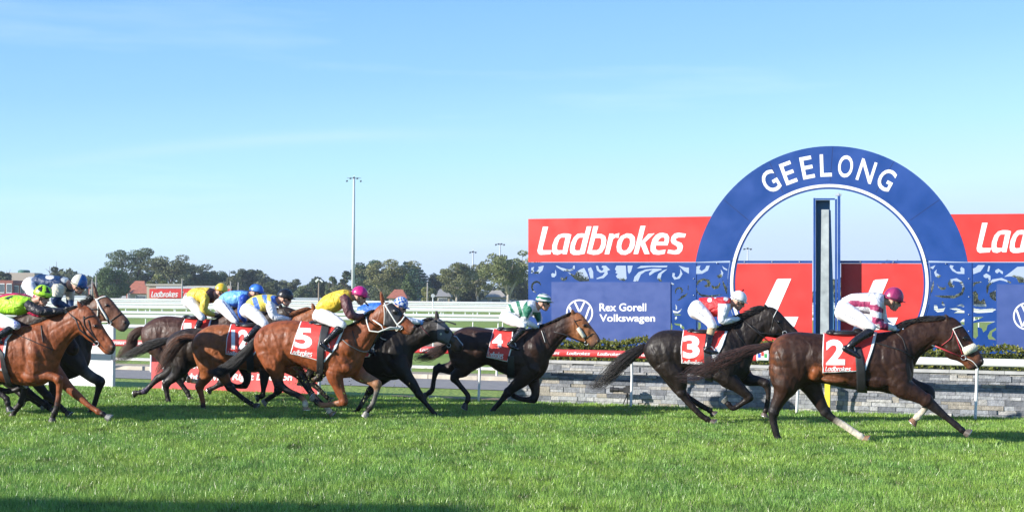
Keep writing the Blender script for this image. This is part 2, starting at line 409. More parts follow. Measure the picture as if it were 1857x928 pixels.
strip('sandy_verge', 35.2, 38.4, -60, 7, -.004, SAND)
strip('service_road', 31.6, 35.2, -60, 7, .0, ASPH)
DIRT = mat('bare soil', (.25, .17, .11), .9, var=.3, nscale=6, bump=.03, bscale=20)
mb = MB(); c0 = xy_at(830, 28.9); ring = []
for i in range(28):
    th = 2 * math.pi * i / 28; r = 1 + .18 * math.sin(3 * th) + .12 * math.sin(7 * th + 1)
    x = c0.x + 1.15 * r * math.cos(th); ring.append((x, c0.y + .55 * r * math.sin(th) + SL * (x - c0.x), .002))
mb.add(ring, [tuple(range(28))]); tag(mb.build('bare_soil_patch', DIRT), kind='structure')
KERB = mat('kerb stone', (.5, .45, .36), .8, var=.2, nscale=5)
mb = MB(); x = -50.
while x < 6:
    L = 1.2; a = Vector((x, tp(35.2, x), 0)); mb.obox(a, Vector((L - .02, SL * (L - .02), 0)), Vector((0, .22, 0)), Vector((0, 0, .1))); x += L
tag(mb.build('road_kerb', KERB), kind='structure')
# bank beyond the second rail
BANK = mat('earth bank', (.30, .2, .13), .9, var=.3, nscale=2, bump=.1, bscale=6)
mb = MB(); N = 60; vs = []
for i in range(N + 1):
    x = -14 + 34 * i / N; y = 62
    h = .42 * min(1, max(0, (x + 5) / 4)) * (1 + .1 * math.sin(x * 2))
    vs += [(x, y - 3, 0), (x, y - 1, h), (x, y + 2, h), (x, y + 4, 0)]
fs = []
for i in range(N):
    for k in range(3): fs.append((4 * i + k, 4 * i + 4 + k, 4 * i + 5 + k, 4 * i + 1 + k))
mb.add(vs, fs); tag(mb.build('earth_bank', BANK), kind='structure')

# ------------------------------------------------------------------ racing turf blades
def blades(name, regions, seed, h0, colscale=1.):
    r = np.random.default_rng(seed); V = []; C = []
    for (Ya, Yb, dens, wd, hh) in regions:
        n = int((Yb - Ya) * 14 * (Ya + Yb) / 2 / 18 * dens); Y = r.uniform(Ya, Yb, n); X = r.uniform(-.375, .375, n) * Y + r.uniform(-.2, .2, n)
        Yr = Y
        keep = (Yr - SL * X) < 28.05; X = X[keep]; Yr = Yr[keep]; n = len(X)
        pn = .5 + .25 * (np.sin(X * 1.7 + 2 * np.sin(Yr * 1.3)) + np.sin(Yr * 2.3 + 1.7 * np.sin(X * .9)))
        gi = np.floor(X / .055 + .3 * np.sin(Yr * 5)).astype(np.int64); gj = np.floor(Yr / .09 + .4 * np.sin(X * 7)).astype(np.int64)
        hsh = (gi * 73856093 ^ gj * 19349663) & 0xffff; tuft = hsh / 65535.
        bare = ((gi // 4) * 83492791 ^ (gj // 3) * 2654435761 & 0xffff) % 97 < 5
        clump = np.clip(.45 * tuft + .40 * (.5 + .5 * np.sin(X * 6.1 + 2.5 * np.sin(Yr * 3.3)) * np.sin(Yr * 4.7 + 2 * np.sin(X * 5.2))) + .2 - .5 * bare, 0, 1)
        h = hh * (.4 + .2 * pn + .7 * clump) * r.uniform(.6, 1.25, n); wdt = wd * r.uniform(.6, 1.3, n)
        a = r.uniform(0, 2 * np.pi, n); ln_ = r.uniform(.1, .75, n) * h; b = r.uniform(0, 2 * np.pi, n)
        v = np.empty((n, 3, 3), np.float32)
        v[:, 0] = np.stack([X - np.cos(a) * wdt, Yr - np.sin(a) * wdt, np.zeros(n)], 1)
        v[:, 1] = np.stack([X + np.cos(a) * wdt, Yr + np.sin(a) * wdt, np.zeros(n)], 1)
        v[:, 2] = np.stack([X + np.cos(b) * ln_, Yr + np.sin(b) * ln_, h], 1); V.append(v.reshape(-1, 3))
        g = r.uniform(0, 1, n); dry = (r.uniform(0, 1, n) < .03)
        big = .5 + .5 * np.sin(X * 2.1 + 1.8 * np.sin(Yr * 1.1 + X * .4)) * np.sin(Yr * 1.9 + 1.3 * np.sin(X * 1.4))
        base = np.stack([.12 + .13 * g + .09 * big, .26 + .15 * g + .08 * big, .042 + .065 * g], 1) * (.30 + 1.12 * clump[:, None] * r.uniform(.6, 1.4, (n, 1))) * colscale
        base[dry] = (.48, .44, .26)
        C.append(np.repeat(base, 3, 0))
    V = np.concatenate(V); C = np.concatenate(C); nv = len(V); nf = nv // 3
    me = bpy.data.meshes.new(name); me.vertices.add(nv); me.loops.add(nv); me.polygons.add(nf)
    me.vertices.foreach_set('co', V.ravel()); me.loops.foreach_set('vertex_index', np.arange(nv, dtype=np.int32))
    me.polygons.foreach_set('loop_start', np.arange(0, nv, 3, dtype=np.int32))
    a = me.color_attributes.new('Col', 'FLOAT_COLOR', 'POINT'); cc = np.ones((nv, 4), np.float32); cc[:, :3] = C; a.data.foreach_set('color', cc.ravel())
    me.update(); me.validate()
    return link(name, me, mat('grass blade', rough=.33, attr=True, var=.0, trans=.3, spec=.42))
g = blades('turf_grass', [(12.4, 16, 3600, .0048, .072), (16, 20, 3000, .006, .066), (20, 24.5, 2400, .0075, .06), (24.5, 31.5, 1700, .009, .055)], 3, .08)
tag(g, 'long green turf grass of the racing track in front of the rail', 'grass', kind='stuff')

# ------------------------------------------------------------------ stone wall with hedge
wall = empty('stone_wall', (2.5, tp(WALL_Y0, 2.5), 0)); tag(wall, 'low grey ledger stone wall with pale capping below the clipped hedge', 'wall')
WPL = Plane(WALL_Y0, SL); xw0 = WPL.P(921, 700).x; xw1 = 12.5; WH = .80
tdir = Vector((1, SL, 0)).normalized(); ndir = Vector((-SL, 1, 0)).normalized()
mb = MB(); o0 = Vector((xw0, tp(WALL_Y0, xw0), 0)); Lw = (xw1 - xw0) * WPL.q
mb.obox(o0 + ndir * .03 + tdir * .02, tdir * (Lw - .04), ndir * .5, Vector((0, 0, WH - .06))); mb.build('wall_core', mat('mortar', (.09, .09, .095), .9), wall)
mb = MB(); z = -.02
STC = [tuple(.98 * v_ for v_ in q_) for q_ in [(.23, .235, .25), (.30, .31, .32), (.17, .18, .20), (.36, .36, .36), (.26, .27, .29), (.40, .39, .37), (.13, .14, .16), (.33, .30, .25)]]
def stone_course(mb, org, d, nn, L, z, h):
    s_ = -random.uniform(0, .2)
    while s_ < L:
        l_ = random.choice([.14, .2, .28, .36, .45]) * random.uniform(.8, 1.15); a = max(s_, 0); b = min(s_ + l_, L)
        if b - a > .02:
            c = np.array(random.choice(STC)) * random.uniform(.85, 1.15); dep = random.uniform(-.014, .012)
            if h > .09 and random.random() < .45:
                hh = h * .5
                mb.obox(org + d * a + nn * dep + Vector((0, 0, z)), d * (b - a - .005), nn * .06, Vector((0, 0, hh - .004)), tuple(c))
                c = np.array(random.choice(STC)); dep = random.uniform(-.014, .012)
                mb.obox(org + d * a + nn * dep + Vector((0, 0, z + hh)), d * (b - a - .005), nn * .06, Vector((0, 0, h - hh - .004)), tuple(c))
            else: mb.obox(org + d * a + nn * dep + Vector((0, 0, z)), d * (b - a - .005), nn * .06, Vector((0, 0, h - .004)), tuple(c))
        s_ += l_
while z < WH - .07:
    h = min(random.choice([.045, .06, .075, .1]), WH - .06 - z)
    if h > .02: stone_course(mb, o0, tdir, ndir, Lw, z, h); stone_course(mb, o0 - tdir * .0, ndir, tdir, .5, z, h)
    z += h
mb.build('stone_facing', mat('ledger stone', rough=.75, attr=True, var=.3, nscale=14, bump=.012, bscale=30), wall)
mb = MB(); s_ = -.03
while s_ < Lw:
    l_ = min(.9, Lw - s_); mb.obox(o0 + tdir * s_ - ndir * .03 + Vector((0, 0, WH - .055)), tdir * (l_ - .006), ndir * .6, Vector((0, 0, .055))); s_ += l_
mb.build('capping', mat('capping stone', (.42, .42, .41), .7, var=.15, nscale=6), wall)
# leaf cards helper: many small leaf quads in one mesh
LEAF = mat('leaf', rough=.5, attr=True, var=.0, trans=.25, spec=.35)
def leafmesh(name, pts, size, cols, parent=None, m=None, updir=.3, asp=.55):
    n = len(pts); pts = np.asarray(pts, float); r = rng
    a = r.normal(size=(n, 3)); a /= np.linalg.norm(a, axis=1)[:, None]; b = r.normal(size=(n, 3)); b -= (a * b).sum(1)[:, None] * a; b /= np.linalg.norm(b, axis=1)[:, None]
    s = (np.asarray(size) * r.uniform(.6, 1.3, n))[:, None]
    v = np.stack([pts - a * s, pts + b * s * asp, pts + a * s, pts - b * s * asp], 1).reshape(-1, 3).astype(np.float32)
    me = bpy.data.meshes.new(name); me.vertices.add(4 * n); me.loops.add(4 * n); me.polygons.add(n)
    me.vertices.foreach_set('co', v.ravel()); me.loops.foreach_set('vertex_index', np.arange(4 * n, dtype=np.int32)); me.polygons.foreach_set('loop_start', np.arange(0, 4 * n, 4, dtype=np.int32))
    at = me.color_attributes.new('Col', 'FLOAT_COLOR', 'POINT'); cc = np.ones((4 * n, 4), np.float32); cc[:, :3] = np.repeat(np.asarray(cols), 4, 0); at.data.foreach_set('color', cc.ravel())
    me.update(); return link(name, me, m or LEAF, parent)
hedge = empty('hedge', (2.5, tp(WALL_Y0 + .35, 2.5), WH)); tag(hedge, 'clipped green box hedge growing along the top of the stone wall', 'hedge')
mb = MB(); mb.obox(o0 + ndir * .09 + Vector((0, 0, WH - .08)), tdir * Lw, ndir * .34, Vector((0, 0, .36))); mb.build('hedge_core', mat('hedge core', (.02, .03, .01), .9), hedge)
n = 17000; s_ = rng.uniform(0, Lw, n); t_ = rng.uniform(0.02, .5, n); top = .38 + .035 * np.sin(s_ * 3.1) + .03 * np.sin(s_ * 7.7 + 1) + .05 * rng.random(n) ** 3
face = rng.random(n) < .6; zz = np.where(face, rng.uniform(-.04, 1, n) * top, top * rng.uniform(.85, 1.05, n)); t_ = np.where(face, rng.uniform(.02, .14, n), t_)
P_ = np.array(o0)[None] + np.array(tdir)[None] * s_[:, None] + np.array(ndir)[None] * t_[:, None]; P_[:, 2] = WH - .02 + zz
g_ = rng.random(n)[:, None]; cl = np.array([.09, .13, .02]) * (1 - g_) + np.array([.26, .25, .05]) * g_
leafmesh('hedge_leaves', P_, .03, cl, hedge)

# ------------------------------------------------------------------ running rail
rail = empty('running_rail', (0, RAIL_Y0, 0)); tag(rail, 'white tubular running rail with curved posts along the near edge of the track', 'rail')
RZ = .97; RP = Plane(RAIL_Y0, SL)
def along(Y0, x, z, off=0): return Vector((x - SL * 0, tp(Y0, x) + off, z))
xr0 = -10.5; xsp = RP.P(1392, 640).x; xs2 = RP.P(1372, 640).x
def rail_beam(mb, x0, x1, z, rh=.066, rd=.035, Y0=RAIL_Y0):
    n = 16; rings = []
    for x in (x0, x0 + .01, x1 - .01, x1):
        c = along(Y0, x, z); rings.append([c + Vector((0, 0, rh * math.cos(2 * math.pi * k / n))) + ndir * rd * math.sin(2 * math.pi * k / n) for k in range(n)])
    loft_rings(mb, rings)
mb = MB(); rail_beam(mb, xsp, 13, RZ); mb.build('rail_tube', WHITE, rail, True)
mb = MB(); rail_beam(mb, xr0, xs2, RZ); mb.build('rail_tube', mat('red rail vinyl', (.66, .06, .06), .4), rail, True)
mb = MB(); rail_beam(mb, xs2 + .005, xsp - .005, RZ); mb.build('rail_joint', WHITE, rail, True)
for px in (1770, 1445, 1143, 866, 558, 292, 2110):
    base = RP.gz(px, 0)
    pts = []
    for k in range(9):
        t = k / 8; pts.append(base + Vector((.03, 0, 0)) * t + ndir * (.10 * max(0, (t - .55) / .45) ** 1.6 * -1 + .1) + Vector((0, 0, t * (RZ - .05))))
    mb = MB(); mb.tube(pts, .024, 10); mb.build('rail_post', WHITE, rail, True)
# words on the red rail
LDB = dict(
 L=([(168,183),(227,183),(165,420),(172,437),(265,437),(250,480),(140,487),(115,470),(108,440)],None),
 a=([(480,268),(430,480),(385,480),(380,468),(330,487),(285,480),(268,450),(272,380),(300,310),(340,270),(390,257),(440,258)],[(415,300),(385,437),(335,437),(322,425),(325,385),(345,325),(365,302),(385,300)]),
 d=([(648,180),(700,180),(625,475),(560,487),(500,487),(470,468),(463,430),(475,360),(505,300),(545,262),(590,255),(628,258)],[(610,300),(575,437),(535,440),(518,430),(520,390),(540,330),(565,302)]),
 b=([(720,178),(775,178),(752,262),(810,262),(850,285),(862,330),(850,400),(815,460),(775,482),(720,487),(650,470)],[(740,305),(705,437),(760,437),(785,420),(805,370),(808,325),(795,305)]),
 r=([(895,258),(940,258),(938,270),(1005,252),(995,305),(960,300),(935,318),(893,480),(842,480)],None),
 o=([(1085,255),(1140,262),(1172,295),(1178,345),(1165,410),(1130,460),(1075,487),(1020,483),(980,450),(973,400),(985,340),(1020,285)],[(1085,300),(1115,310),(1122,345),(1112,395),(1085,435),(1050,442),(1028,425),(1025,385),(1040,335),(1060,308)]),
 k=([(1235,175),(1290,175),(1248,340),(1320,262),(1390,255),(1285,352),(1335,478),(1278,478),(1237,378),(1208,478),(1158,478)],None),
 e=([(1480,250),(1530,262),(1550,300),(1545,345),(1530,385),(1405,385),(1400,415),(1412,435),(1440,440),(1510,430),(1500,475),(1430,487),(1375,480),(1345,445),(1345,390),(1365,320),(1400,275),(1440,253)],[(1425,345),(1495,345),(1500,315),(1490,300),(1465,300),(1440,318)]),
 s=([(1732,260),(1720,300),(1650,300),(1622,312),(1625,335),(1685,360),(1700,395),(1690,440),(1660,475),(1610,482),(1528,470),(1538,430),(1605,440),(1635,430),(1640,408),(1625,390),(1580,365),(1565,335),(1575,290),(1605,258),(1650,248)],None))
_lv = []; _lf = []
for ch, (o_, h_) in LDB.items():
    v, f = curve_fill(o_, [h_] if h_ else []); b_ = len(_lv); _lv += [((p.x - 108) / 1624, (p.y - 175) / 312) for p in v]; _lf += [tuple(i + b_ for i in q) for q in f]
_lr = refine([(a, b) for a, b in _lv], _lf, .12)
def betword(name, box, place, m, parent, slope=0., sub=None):
    x0, y0, x1, y1 = box; mb = MB(); V_, F_ = (_lv, _lf) if not sub else ([(p[0], p[1] / 5) for p in _lr[0]], _lr[1])
    mb.add([place(x0 + a * (x1 - x0), y0 + b * (5 if sub else 1) * (y1 - y0) + slope * a) for a, b in V_], F_)
    return mb.build(name, m, parent)
x = xs2 - .1; k = 0
while x > xr0 + .6:
    def plc(a, b, x=x): return along(RAIL_Y0, x - .42 + a * .42, RZ + .028 - b * .056) - ndir * .0385
    betword('rail_lettering', (0, 0, 1, 1), plc, WHITE2, rail); x -= .545; k += 1

# ------------------------------------------------------------------ finish post structure
BP = Plane(BOARD_Y0, SL)
fin = empty('finish_arch', (BP.P(1505, 515).x, BP.P(1505, 515).y, 0)); tag(fin, 'large blue round finish arch reading GEELONG with cut-out scroll panels and red inner panels', 'finish arch')
def circ(cx, cy, r, a0, a1, n=64): return [(cx + r * math.sin(a0 + (a1 - a0) * i / n), cy - r * math.cos(a0 + (a1 - a0) * i / n)) for i in range(n + 1)]
a_o = math.acos(40 / 250); a_i = math.acos(40 / 186)
slab('arch_ring', BP, circ(1508, 515, 250, -a_o, a_o) + circ(1504, 514, 184, a_i - .01, -a_i + .01), BLUE, fin, .06)
Zr = (940, 240, 2.025)
# outer blue skirt of the ring below the board line
aa = math.radians(112)
slab('ring_skirt', BP, circ(1504, 514, 184, a_i - .012, aa, 24) + circ(1504, 514, 171, aa, a_i - .06, 24), BLUE, fin, .06)
slab('ring_skirt', BP, circ(1504, 514, 184, -aa, -a_i + .012, 24) + circ(1504, 514, 171, -a_i + .06, -aa, 24), BLUE, fin, .06)
slab('inner_rim', BP, circ(1504, 514, 184.4, -a_i, a_i) + circ(1504, 514, 171, a_i, -a_i), BLUE, fin, .055, .0)
aw = math.radians(126)
slab('white_ring', BP, circ(1504, 514, 180, -aw, aw, 90) + circ(1504, 514, 174.5, aw, -aw, 90), WHITE, fin, .006, -.012)
# sky tie beam and red panels, trimmed by the ring
ch = math.sqrt(171 ** 2 - 38 ** 2)
slab('cross_beam', BP, [(1504 - ch, 472.5), (1473, 472.5), (1473, 477), (1504 - ch - 1, 477)], BLUE, fin, .05, -.004)
slab('cross_beam', BP, [(1524, 472.5), (1504 + ch, 472.5), (1504 + ch + 1, 477), (1524, 477)], BLUE, fin, .05, -.004)
def arcx(y, sgn, r=171): return 1504 + sgn * math.sqrt(max(r * r - (y - 514) ** 2, 0))
lp = [(1473, 477.5)] + [(arcx(y, -1), y) for y in range(478, 646, 6)] + [(1473, 645)]
slab('red_panel', BP, lp, RED, fin, .03, .004)
rp = [(1525, 477.5)] + [(arcx(y, 1), y) for y in range(478, 646, 6)] + [(1525, 645)]
slab('red_panel', BP, rp, RED, fin, .03, .004)
def emblem(pts, px0, sc=1.):
    v, f = curve_fill(pts, []); mb = MB(); mb.add([BP.P(p.x, p.y, -.003) for p in v], f); return mb.build('panel_emblem', WHITE2, fin)
emblem([(1408.5, 507), (1411, 505.3), (1435, 505), (1405, 574), (1448, 574), (1441, 591), (1437, 594), (1368, 600), (1366, 596)], 0)
emblem([(1584, 509), (1588, 507), (1611, 505.5), (1581, 576), (1628, 575.5), (1621, 592), (1617, 595), (1548, 602), (1546, 598)], 0)
# GEELONG around the ring
mb = MB()
for i, ch_ in enumerate('GEELONG'):
    ang = math.radians((-30.2, -20.6, -11.1, -2.0, 7.6, 18.0, 28.4)[i]); v, f, sz = text2d(ch_, .014, 0.)
    hw = (28, 22, 22, 21, 27, 29, 28)[i] / 1.35; hh = 20.3
    r0 = 214.5; pts = []
    for a, b, _ in v:
        dx = (a - .5) * hw * 1.35; rr = r0 + (b - .5) * 2 * hh
        x = 1505 + rr * math.sin(ang) + dx * math.cos(ang); y = 514.5 - rr * math.cos(ang) + dx * math.sin(ang); pts.append(BP.P(x, y, -.004))
    mb.add(pts, f)
mb.build('arch_lettering', WHITE2, fin)
# post box (deep open channel) with the steel mirror inside
bx = empty('post_box', (0, 0, 0)); 
bx.matrix_world = Matrix.Translation(BP.P(1500, 640, -.2)); bx.parent = fin; bx.matrix_parent_inverse = fin.matrix_world.inverted()
def quadbox(name, x0, x1, y0, y1, l0, l1, m, parent):
    mb = MB(); vs = [BP.P(a, b, l) for l in (l0, l1) for a, b in ((x0, y0), (x1, y0), (x1, y1), (x0, y1))]
    mb.add(vs, [(0, 1, 2, 3), (7, 6, 5, 4), (0, 4, 5, 1), (1, 5, 6, 2), (2, 6, 7, 3), (3, 7, 4, 0)]); return mb.build(name, m, parent)
BL2 = mat('blue inner', (.07, .20, .34), .4, var=.1)
quadbox('box_side', 1475, 1479, 359, 648, -.16, .1, BLUE, fin); quadbox('box_side', 1514.2, 1518, 361, 648, -.3, .1, BLUE, fin)
quadbox('box_side', 1519, 1524, 355, 648, -.30, .1, BLUE, fin); quadbox('box_top', 1479.3, 1514, 359.5, 362.5, -.2, .1, BLUE, fin)
quadbox('box_back', 1479.3, 1505, 363, 648, .05, .09, BL2, fin); quadbox('box_back', 1505.3, 1514, 560, 648, .05, .09, BL2, fin)
MIR = mat('weathered steel', (.36, .40, .40), .5, .2, var=.25, nscale=5)
mb = MB(); vs = [BP.P(a, b, l) for l in (-.22, -.14) for a, b in ((1489.5, 380), (1503, 380), (1503, 648), (1487, 648))]
mb.add(vs, [(0, 1, 2, 3), (7, 6, 5, 4), (0, 4, 5, 1), (1, 5, 6, 2), (2, 6, 7, 3), (3, 7, 4, 0)]); mb.build('steel_mirror', MIR, fin)
mb = MB(); vs = [BP.P(a, b, l) for l in (-.16, -.05) for a, b in ((1504, 380), (1506.5, 381), (1512, 560), (1512, 648), (1504, 648))]
mb.add(vs, [(0, 1, 2, 3, 4), (9, 8, 7, 6, 5), (0, 5, 6, 1), (1, 6, 7, 2), (2, 7, 8, 3), (3, 8, 9, 4), (4, 9, 5, 0)]); mb.build('mirror_bracket', BL2, fin)
mb = MB(); q = BP.P(1521, 355, -.2); mb.obox(q - tdir * .06, tdir * .1, ndir * .06, Vector((0, 0, .035))); mb.tube([q + Vector((0, 0, .0)), q + Vector((0, 0, .06))], .008); mb.build('strobe_bracket', STEEL, fin)
bpy.data.objects.remove(bx)
# scroll panels
def mapz(lst, org, k): return [[(org[0] + x / k, org[1] + y / k) for x, y in p] for p in lst]
def scroll(cx, cy, r, a0, a1, w, n=22):
    o = []; i_ = []
    for k in range(n + 1):
        t = k / n; a = math.radians(a0 + (a1 - a0) * t); rr = r * (1 - .55 * t); ww = w * math.sin(math.pi * min(1, .12 + t * .8)) + .6
        o.append((cx + (rr + ww / 2) * math.cos(a), cy + (rr + ww / 2) * math.sin(a))); i_.append((cx + (rr - ww / 2) * math.cos(a), cy + (rr - ww / 2) * math.sin(a)))
    return o + i_[::-1]
HL = [[(165,78),(172,80),(160,120),(130,148),(80,150),(75,140),(110,128),(130,105),(125,90)],[(65,95),(90,90),(80,110),(90,130),(88,148),(62,148)],
 scroll(118,255,58,100,350,18),[(236,150),(250,142),(268,150),(272,112),(280,135),(280,160),(262,180),(240,176)],[(275,80),(290,95),(340,125),(400,130),(440,105),(440,78),(424,80),(425,95),(400,112),(360,105),(320,95),(285,78)],
 [(318,180),(340,180),(352,192),(366,172),(376,175),(370,198),(345,212),(322,205)],[(380,135),(440,160),(455,130),(490,110),(520,98),(545,145),(558,175),(565,212),(480,215),(440,195)],
 [(552,105),(580,92),(598,130),(600,190),(575,190),(560,135)],[(622,80),(640,80),(650,110),(675,125),(690,105),(670,90),(680,78),(710,80),(745,115),(720,125),(725,150),(690,185),(630,195),(625,188),(680,165),(700,135),(660,140),(632,120)],
 [(785,110),(800,78),(880,78),(885,160),(888,190),(870,212),(820,200),(795,170),(810,150),(790,140),(800,125)],[(895,78),(940,78),(925,130),(908,150),(898,130)],
 [(975,102),(1010,80),(1240,78),(1235,92),(1180,94),(1100,90),(1030,98)],[(1195,112),(1130,135),(1085,165),(1080,145),(1110,115),(1050,128),(1010,155),(985,215),(945,215),(955,175),(990,135),(1050,112),(1120,104),(1180,105)],
 [(1205,118),(1240,108),(1190,150),(1180,190),(1195,215),(1170,215),(1150,185),(1160,150)],[(1335,78),(1400,95),(1425,95),(1425,148),(1385,125)],
 [(1350,105),(1370,150),(1345,190),(1300,200),(1280,170),(1285,140),(1305,145),(1300,170),(1320,182),(1340,165),(1350,140)],[(1272,222),(1297,235),(1295,250),(1275,242)],
 scroll(1345,300,38,150,420,16),[(1320,382),(1345,362),(1360,340),(1395,325),(1418,312),(1395,345),(1365,362),(1350,375)],[(1416,240),(1423,255),(1421,290),(1415,290)],
 [(1308,410),(1322,430),(1322,455),(1312,460),(1312,435)],[(1286,462),(1300,470),(1330,475),(1365,448),(1348,476),(1330,488),(1290,485)],[(1300,494),(1358,500),(1350,508),(1300,505)],[(1318,512),(1322,535),(1310,552),(1303,530)],
 [(1295,575),(1350,580),(1385,610),(1385,630),(1360,620),(1350,600),(1310,590)],[(1272,570),(1284,600),(1280,630),(1270,630)],
 [(1490,85),(1525,78),(1515,110),(1535,125),(1565,105),(1575,80),(1605,78),(1590,120),(1540,148),(1488,150)],[(1700,110),(1722,140),(1710,180),(1680,188),(1665,165),(1690,155),(1705,145)],
 [(1710,78),(1730,95),(1757,110),(1755,122),(1725,108)],[(1490,240),(1500,205),(1550,188),(1600,200),(1615,230),(1605,260),(1570,265),(1555,250),(1585,240),(1580,215),(1550,205),(1515,225),(1500,248)],
 [(1620,245),(1650,260),(1680,245),(1690,220),(1698,240),(1680,275),(1640,282),(1622,265)],[(1715,195),(1730,230),(1755,270),(1755,330),(1735,290),(1718,240)],
 [(1490,265),(1500,300),(1530,325),(1600,335),(1725,325),(1640,348),(1540,348),(1500,320),(1486,290)],[(1497,560),(1525,570),(1530,610),(1508,640),(1488,640),(1502,600)],
 scroll(1640,480,60,200,460,22),[(1500,400),(1540,420),(1580,470),(1560,480),(1520,450)],[(1600,600),(1660,590),(1720,620),(1660,615)],
 scroll(110,470,60,60,300,20),[(170,360),(190,400),(180,460),(160,420)],[(60,560),(120,600),(200,600),(140,625),(70,600)]]
HR = [[(215,115),(262,95),(240,130),(218,140)],[(385,95),(415,100),(405,120),(440,150),(475,150),(470,125),(480,110),(505,125),(505,170),(450,168),(405,145),(380,110)],[(250,155),(272,130),(268,160),(310,185),(290,205),(262,190)],
 [(365,250),(385,215),(440,205),(490,235),(510,290),(490,345),(420,375),(320,370),(245,350),(330,350),(420,350),(480,320),(490,275),(460,235),(410,225),(400,255),(425,265),(415,285),(380,280)],
 [(275,250),(290,275),(330,285),(350,275),(345,300),(310,305),(282,280)],[(245,220),(250,270),(235,320),(210,350),(222,300)],[(250,430),(275,430),(285,465),(320,460),(345,450),(330,485),(280,492),(250,470)],[(320,395),(345,436),(325,440),(312,420)],
 [(375,460),(440,455),(505,480),(505,500),(415,498),(450,480)],[(435,440),(480,420),(505,436),(500,448),(470,440)],[(505,540),(470,570),(480,590),(505,600)],[(420,600),(460,620),(500,660),(440,640)],
 [(577,125),(600,115),(620,95),(678,95),(640,150),(580,172)],[(708,100),(722,105),(712,150),(698,148)],[(665,180),(690,165),(725,185),(725,220),(705,245),(708,200),(685,205),(668,195)],
 [(765,140),(790,125),(830,150),(828,172),(815,165),(800,150),(780,165),(765,155)],[(690,320),(690,270),(740,215),(820,203),(900,238),(895,250),(840,228),(800,221),(750,238),(712,275),(705,320),(695,340)],
 [(840,194),(900,150),(950,110),(1030,105),(1060,200),(1100,240),(965,245),(940,200),(890,190)],[(580,240),(640,232),(655,238),(600,255),(580,280)],
 [(577,320),(600,310),(620,340),(620,380),(640,400),(670,375),(690,430),(690,446),(600,443),(577,430)],[(715,330),(770,305),(772,400),(740,385),(718,360)],[(577,455),(640,468),(740,458),(772,468),(740,490),(620,500),(577,490)],
 [(577,530),(665,530),(640,545),(590,560),(577,570)],[(577,582),(640,572),(765,568),(700,600),(690,640),(665,660),(650,625),(615,615),(620,690),(600,715),(577,700)],
 [(772,620),(720,650),(700,690),(710,720),(772,725),(760,712),(735,690),(740,660),(772,640)],[(700,785),(720,820),(715,850),(702,830)],[(730,775),(830,800),(890,795),(850,812),(780,812)]]
v1 = mapz(HL, (950, 465), 4.7615); v2 = mapz(HR, (1640, 460), 4.64)
BL3 = BLUE
slab('scroll_panel', BP, [(958, 476), (1255, 476), (1255, 640), (958, 640)], BL3, fin, .025, .006, [h for h in v1 if max(p[0] for p in h) < 1253])
lft = [(1262, 476)] + [(arcx(y, -1, 184.6), y) for y in range(476, 642, 8)] + [(1262, 640)]
slab('scroll_panel', BP, lft, BL3, fin, .025, .006, [h for h in v1 if min(p[0] for p in h) > 1258 and max(p[0] for p in h) < 1321])
rgt = [(1752, 476)] + [(arcx(y, 1, 184.6), y) for y in range(476, 642, 8)] + [(1752, 648)]
slab('scroll_panel', BP, rgt, BL3, fin, .025, .006, [h for h in v2 if min(p[0] for p in h) > 1682 and max(p[0] for p in h) < 1751])
slab('scroll_panel', BP, [(1762, 476), (2040, 476), (2040, 655), (1762, 652)], BL3, fin, .025, .006, [h for h in v2 if min(p[0] for p in h) > 1763])
quadbox('panel_batten', 1254.5, 1262.5, 476, 642, -.004, .06, BLUE, fin); quadbox('panel_batten', 1751.5, 1762.5, 476, 648, -.004, .06, BLUE, fin)
# bolts
for px, py in [(1258, 505), (1258, 535), (1258, 565), (1757, 505), (1757, 538), (1757, 570), (1757, 600), (1300, 477), (1350, 474.5), (1400, 474.5), (1450, 474.5), (1560, 474.5), (1620, 474.5), (1680, 478), (1715, 478)]:
    c = BP.P(px, py, -.012); mb = MB(); mb.ell(c, tdir * .012, Vector((0, 0, .012)), ndir * .012, 8, 5); mb.build('panel_bolt', STEEL, fin)
SEAM = mat('panel joint', (.006, .02, .10), .6); SEAMR = mat('red panel joint', (.35, .02, .02), .6)
for ad in (-52, -27, 0.5, 27, 52):
    a_ = math.radians(ad); p0 = BP.P(1504 + 186 * math.sin(a_), 514 - 186 * math.cos(a_), -.0015); p1 = BP.P(1508 + 248 * math.sin(a_), 515 - 248 * math.cos(a_), -.0015); d_ = (p1 - p0).normalized(); s_ = d_.cross(ndir) * .0045
    mb = MB(); mb.add([p0 - s_, p0 + s_, p1 + s_, p1 - s_], [(0, 1, 2, 3)]); mb.build('panel_seam', SEAM, fin)
for nm_, x_ in (('l', 1066), ('l', 1176)):
    mb = MB(); mb.add([BP.P(x_, 396.5, .0025), BP.P(x_ + .8, 396.5, .0025), BP.P(x_ + .8, 474, .0025), BP.P(x_, 474, .0025)], [(0, 1, 2, 3)]); mb.build('panel_seam', SEAMR, fin)
# legs of the structure down to the ground
for px in (962, 1110, 1258, 1335, 1476, 1522, 1676, 1757, 1900):
    a = BP.gz(px, 0, .12); mb = MB(); mb.obox(a, tdir * .08, ndir * .08, Vector((0, 0, 2.1 if px not in (1476, 1522) else 1.9))); mb.build('support_leg', STEEL, fin)
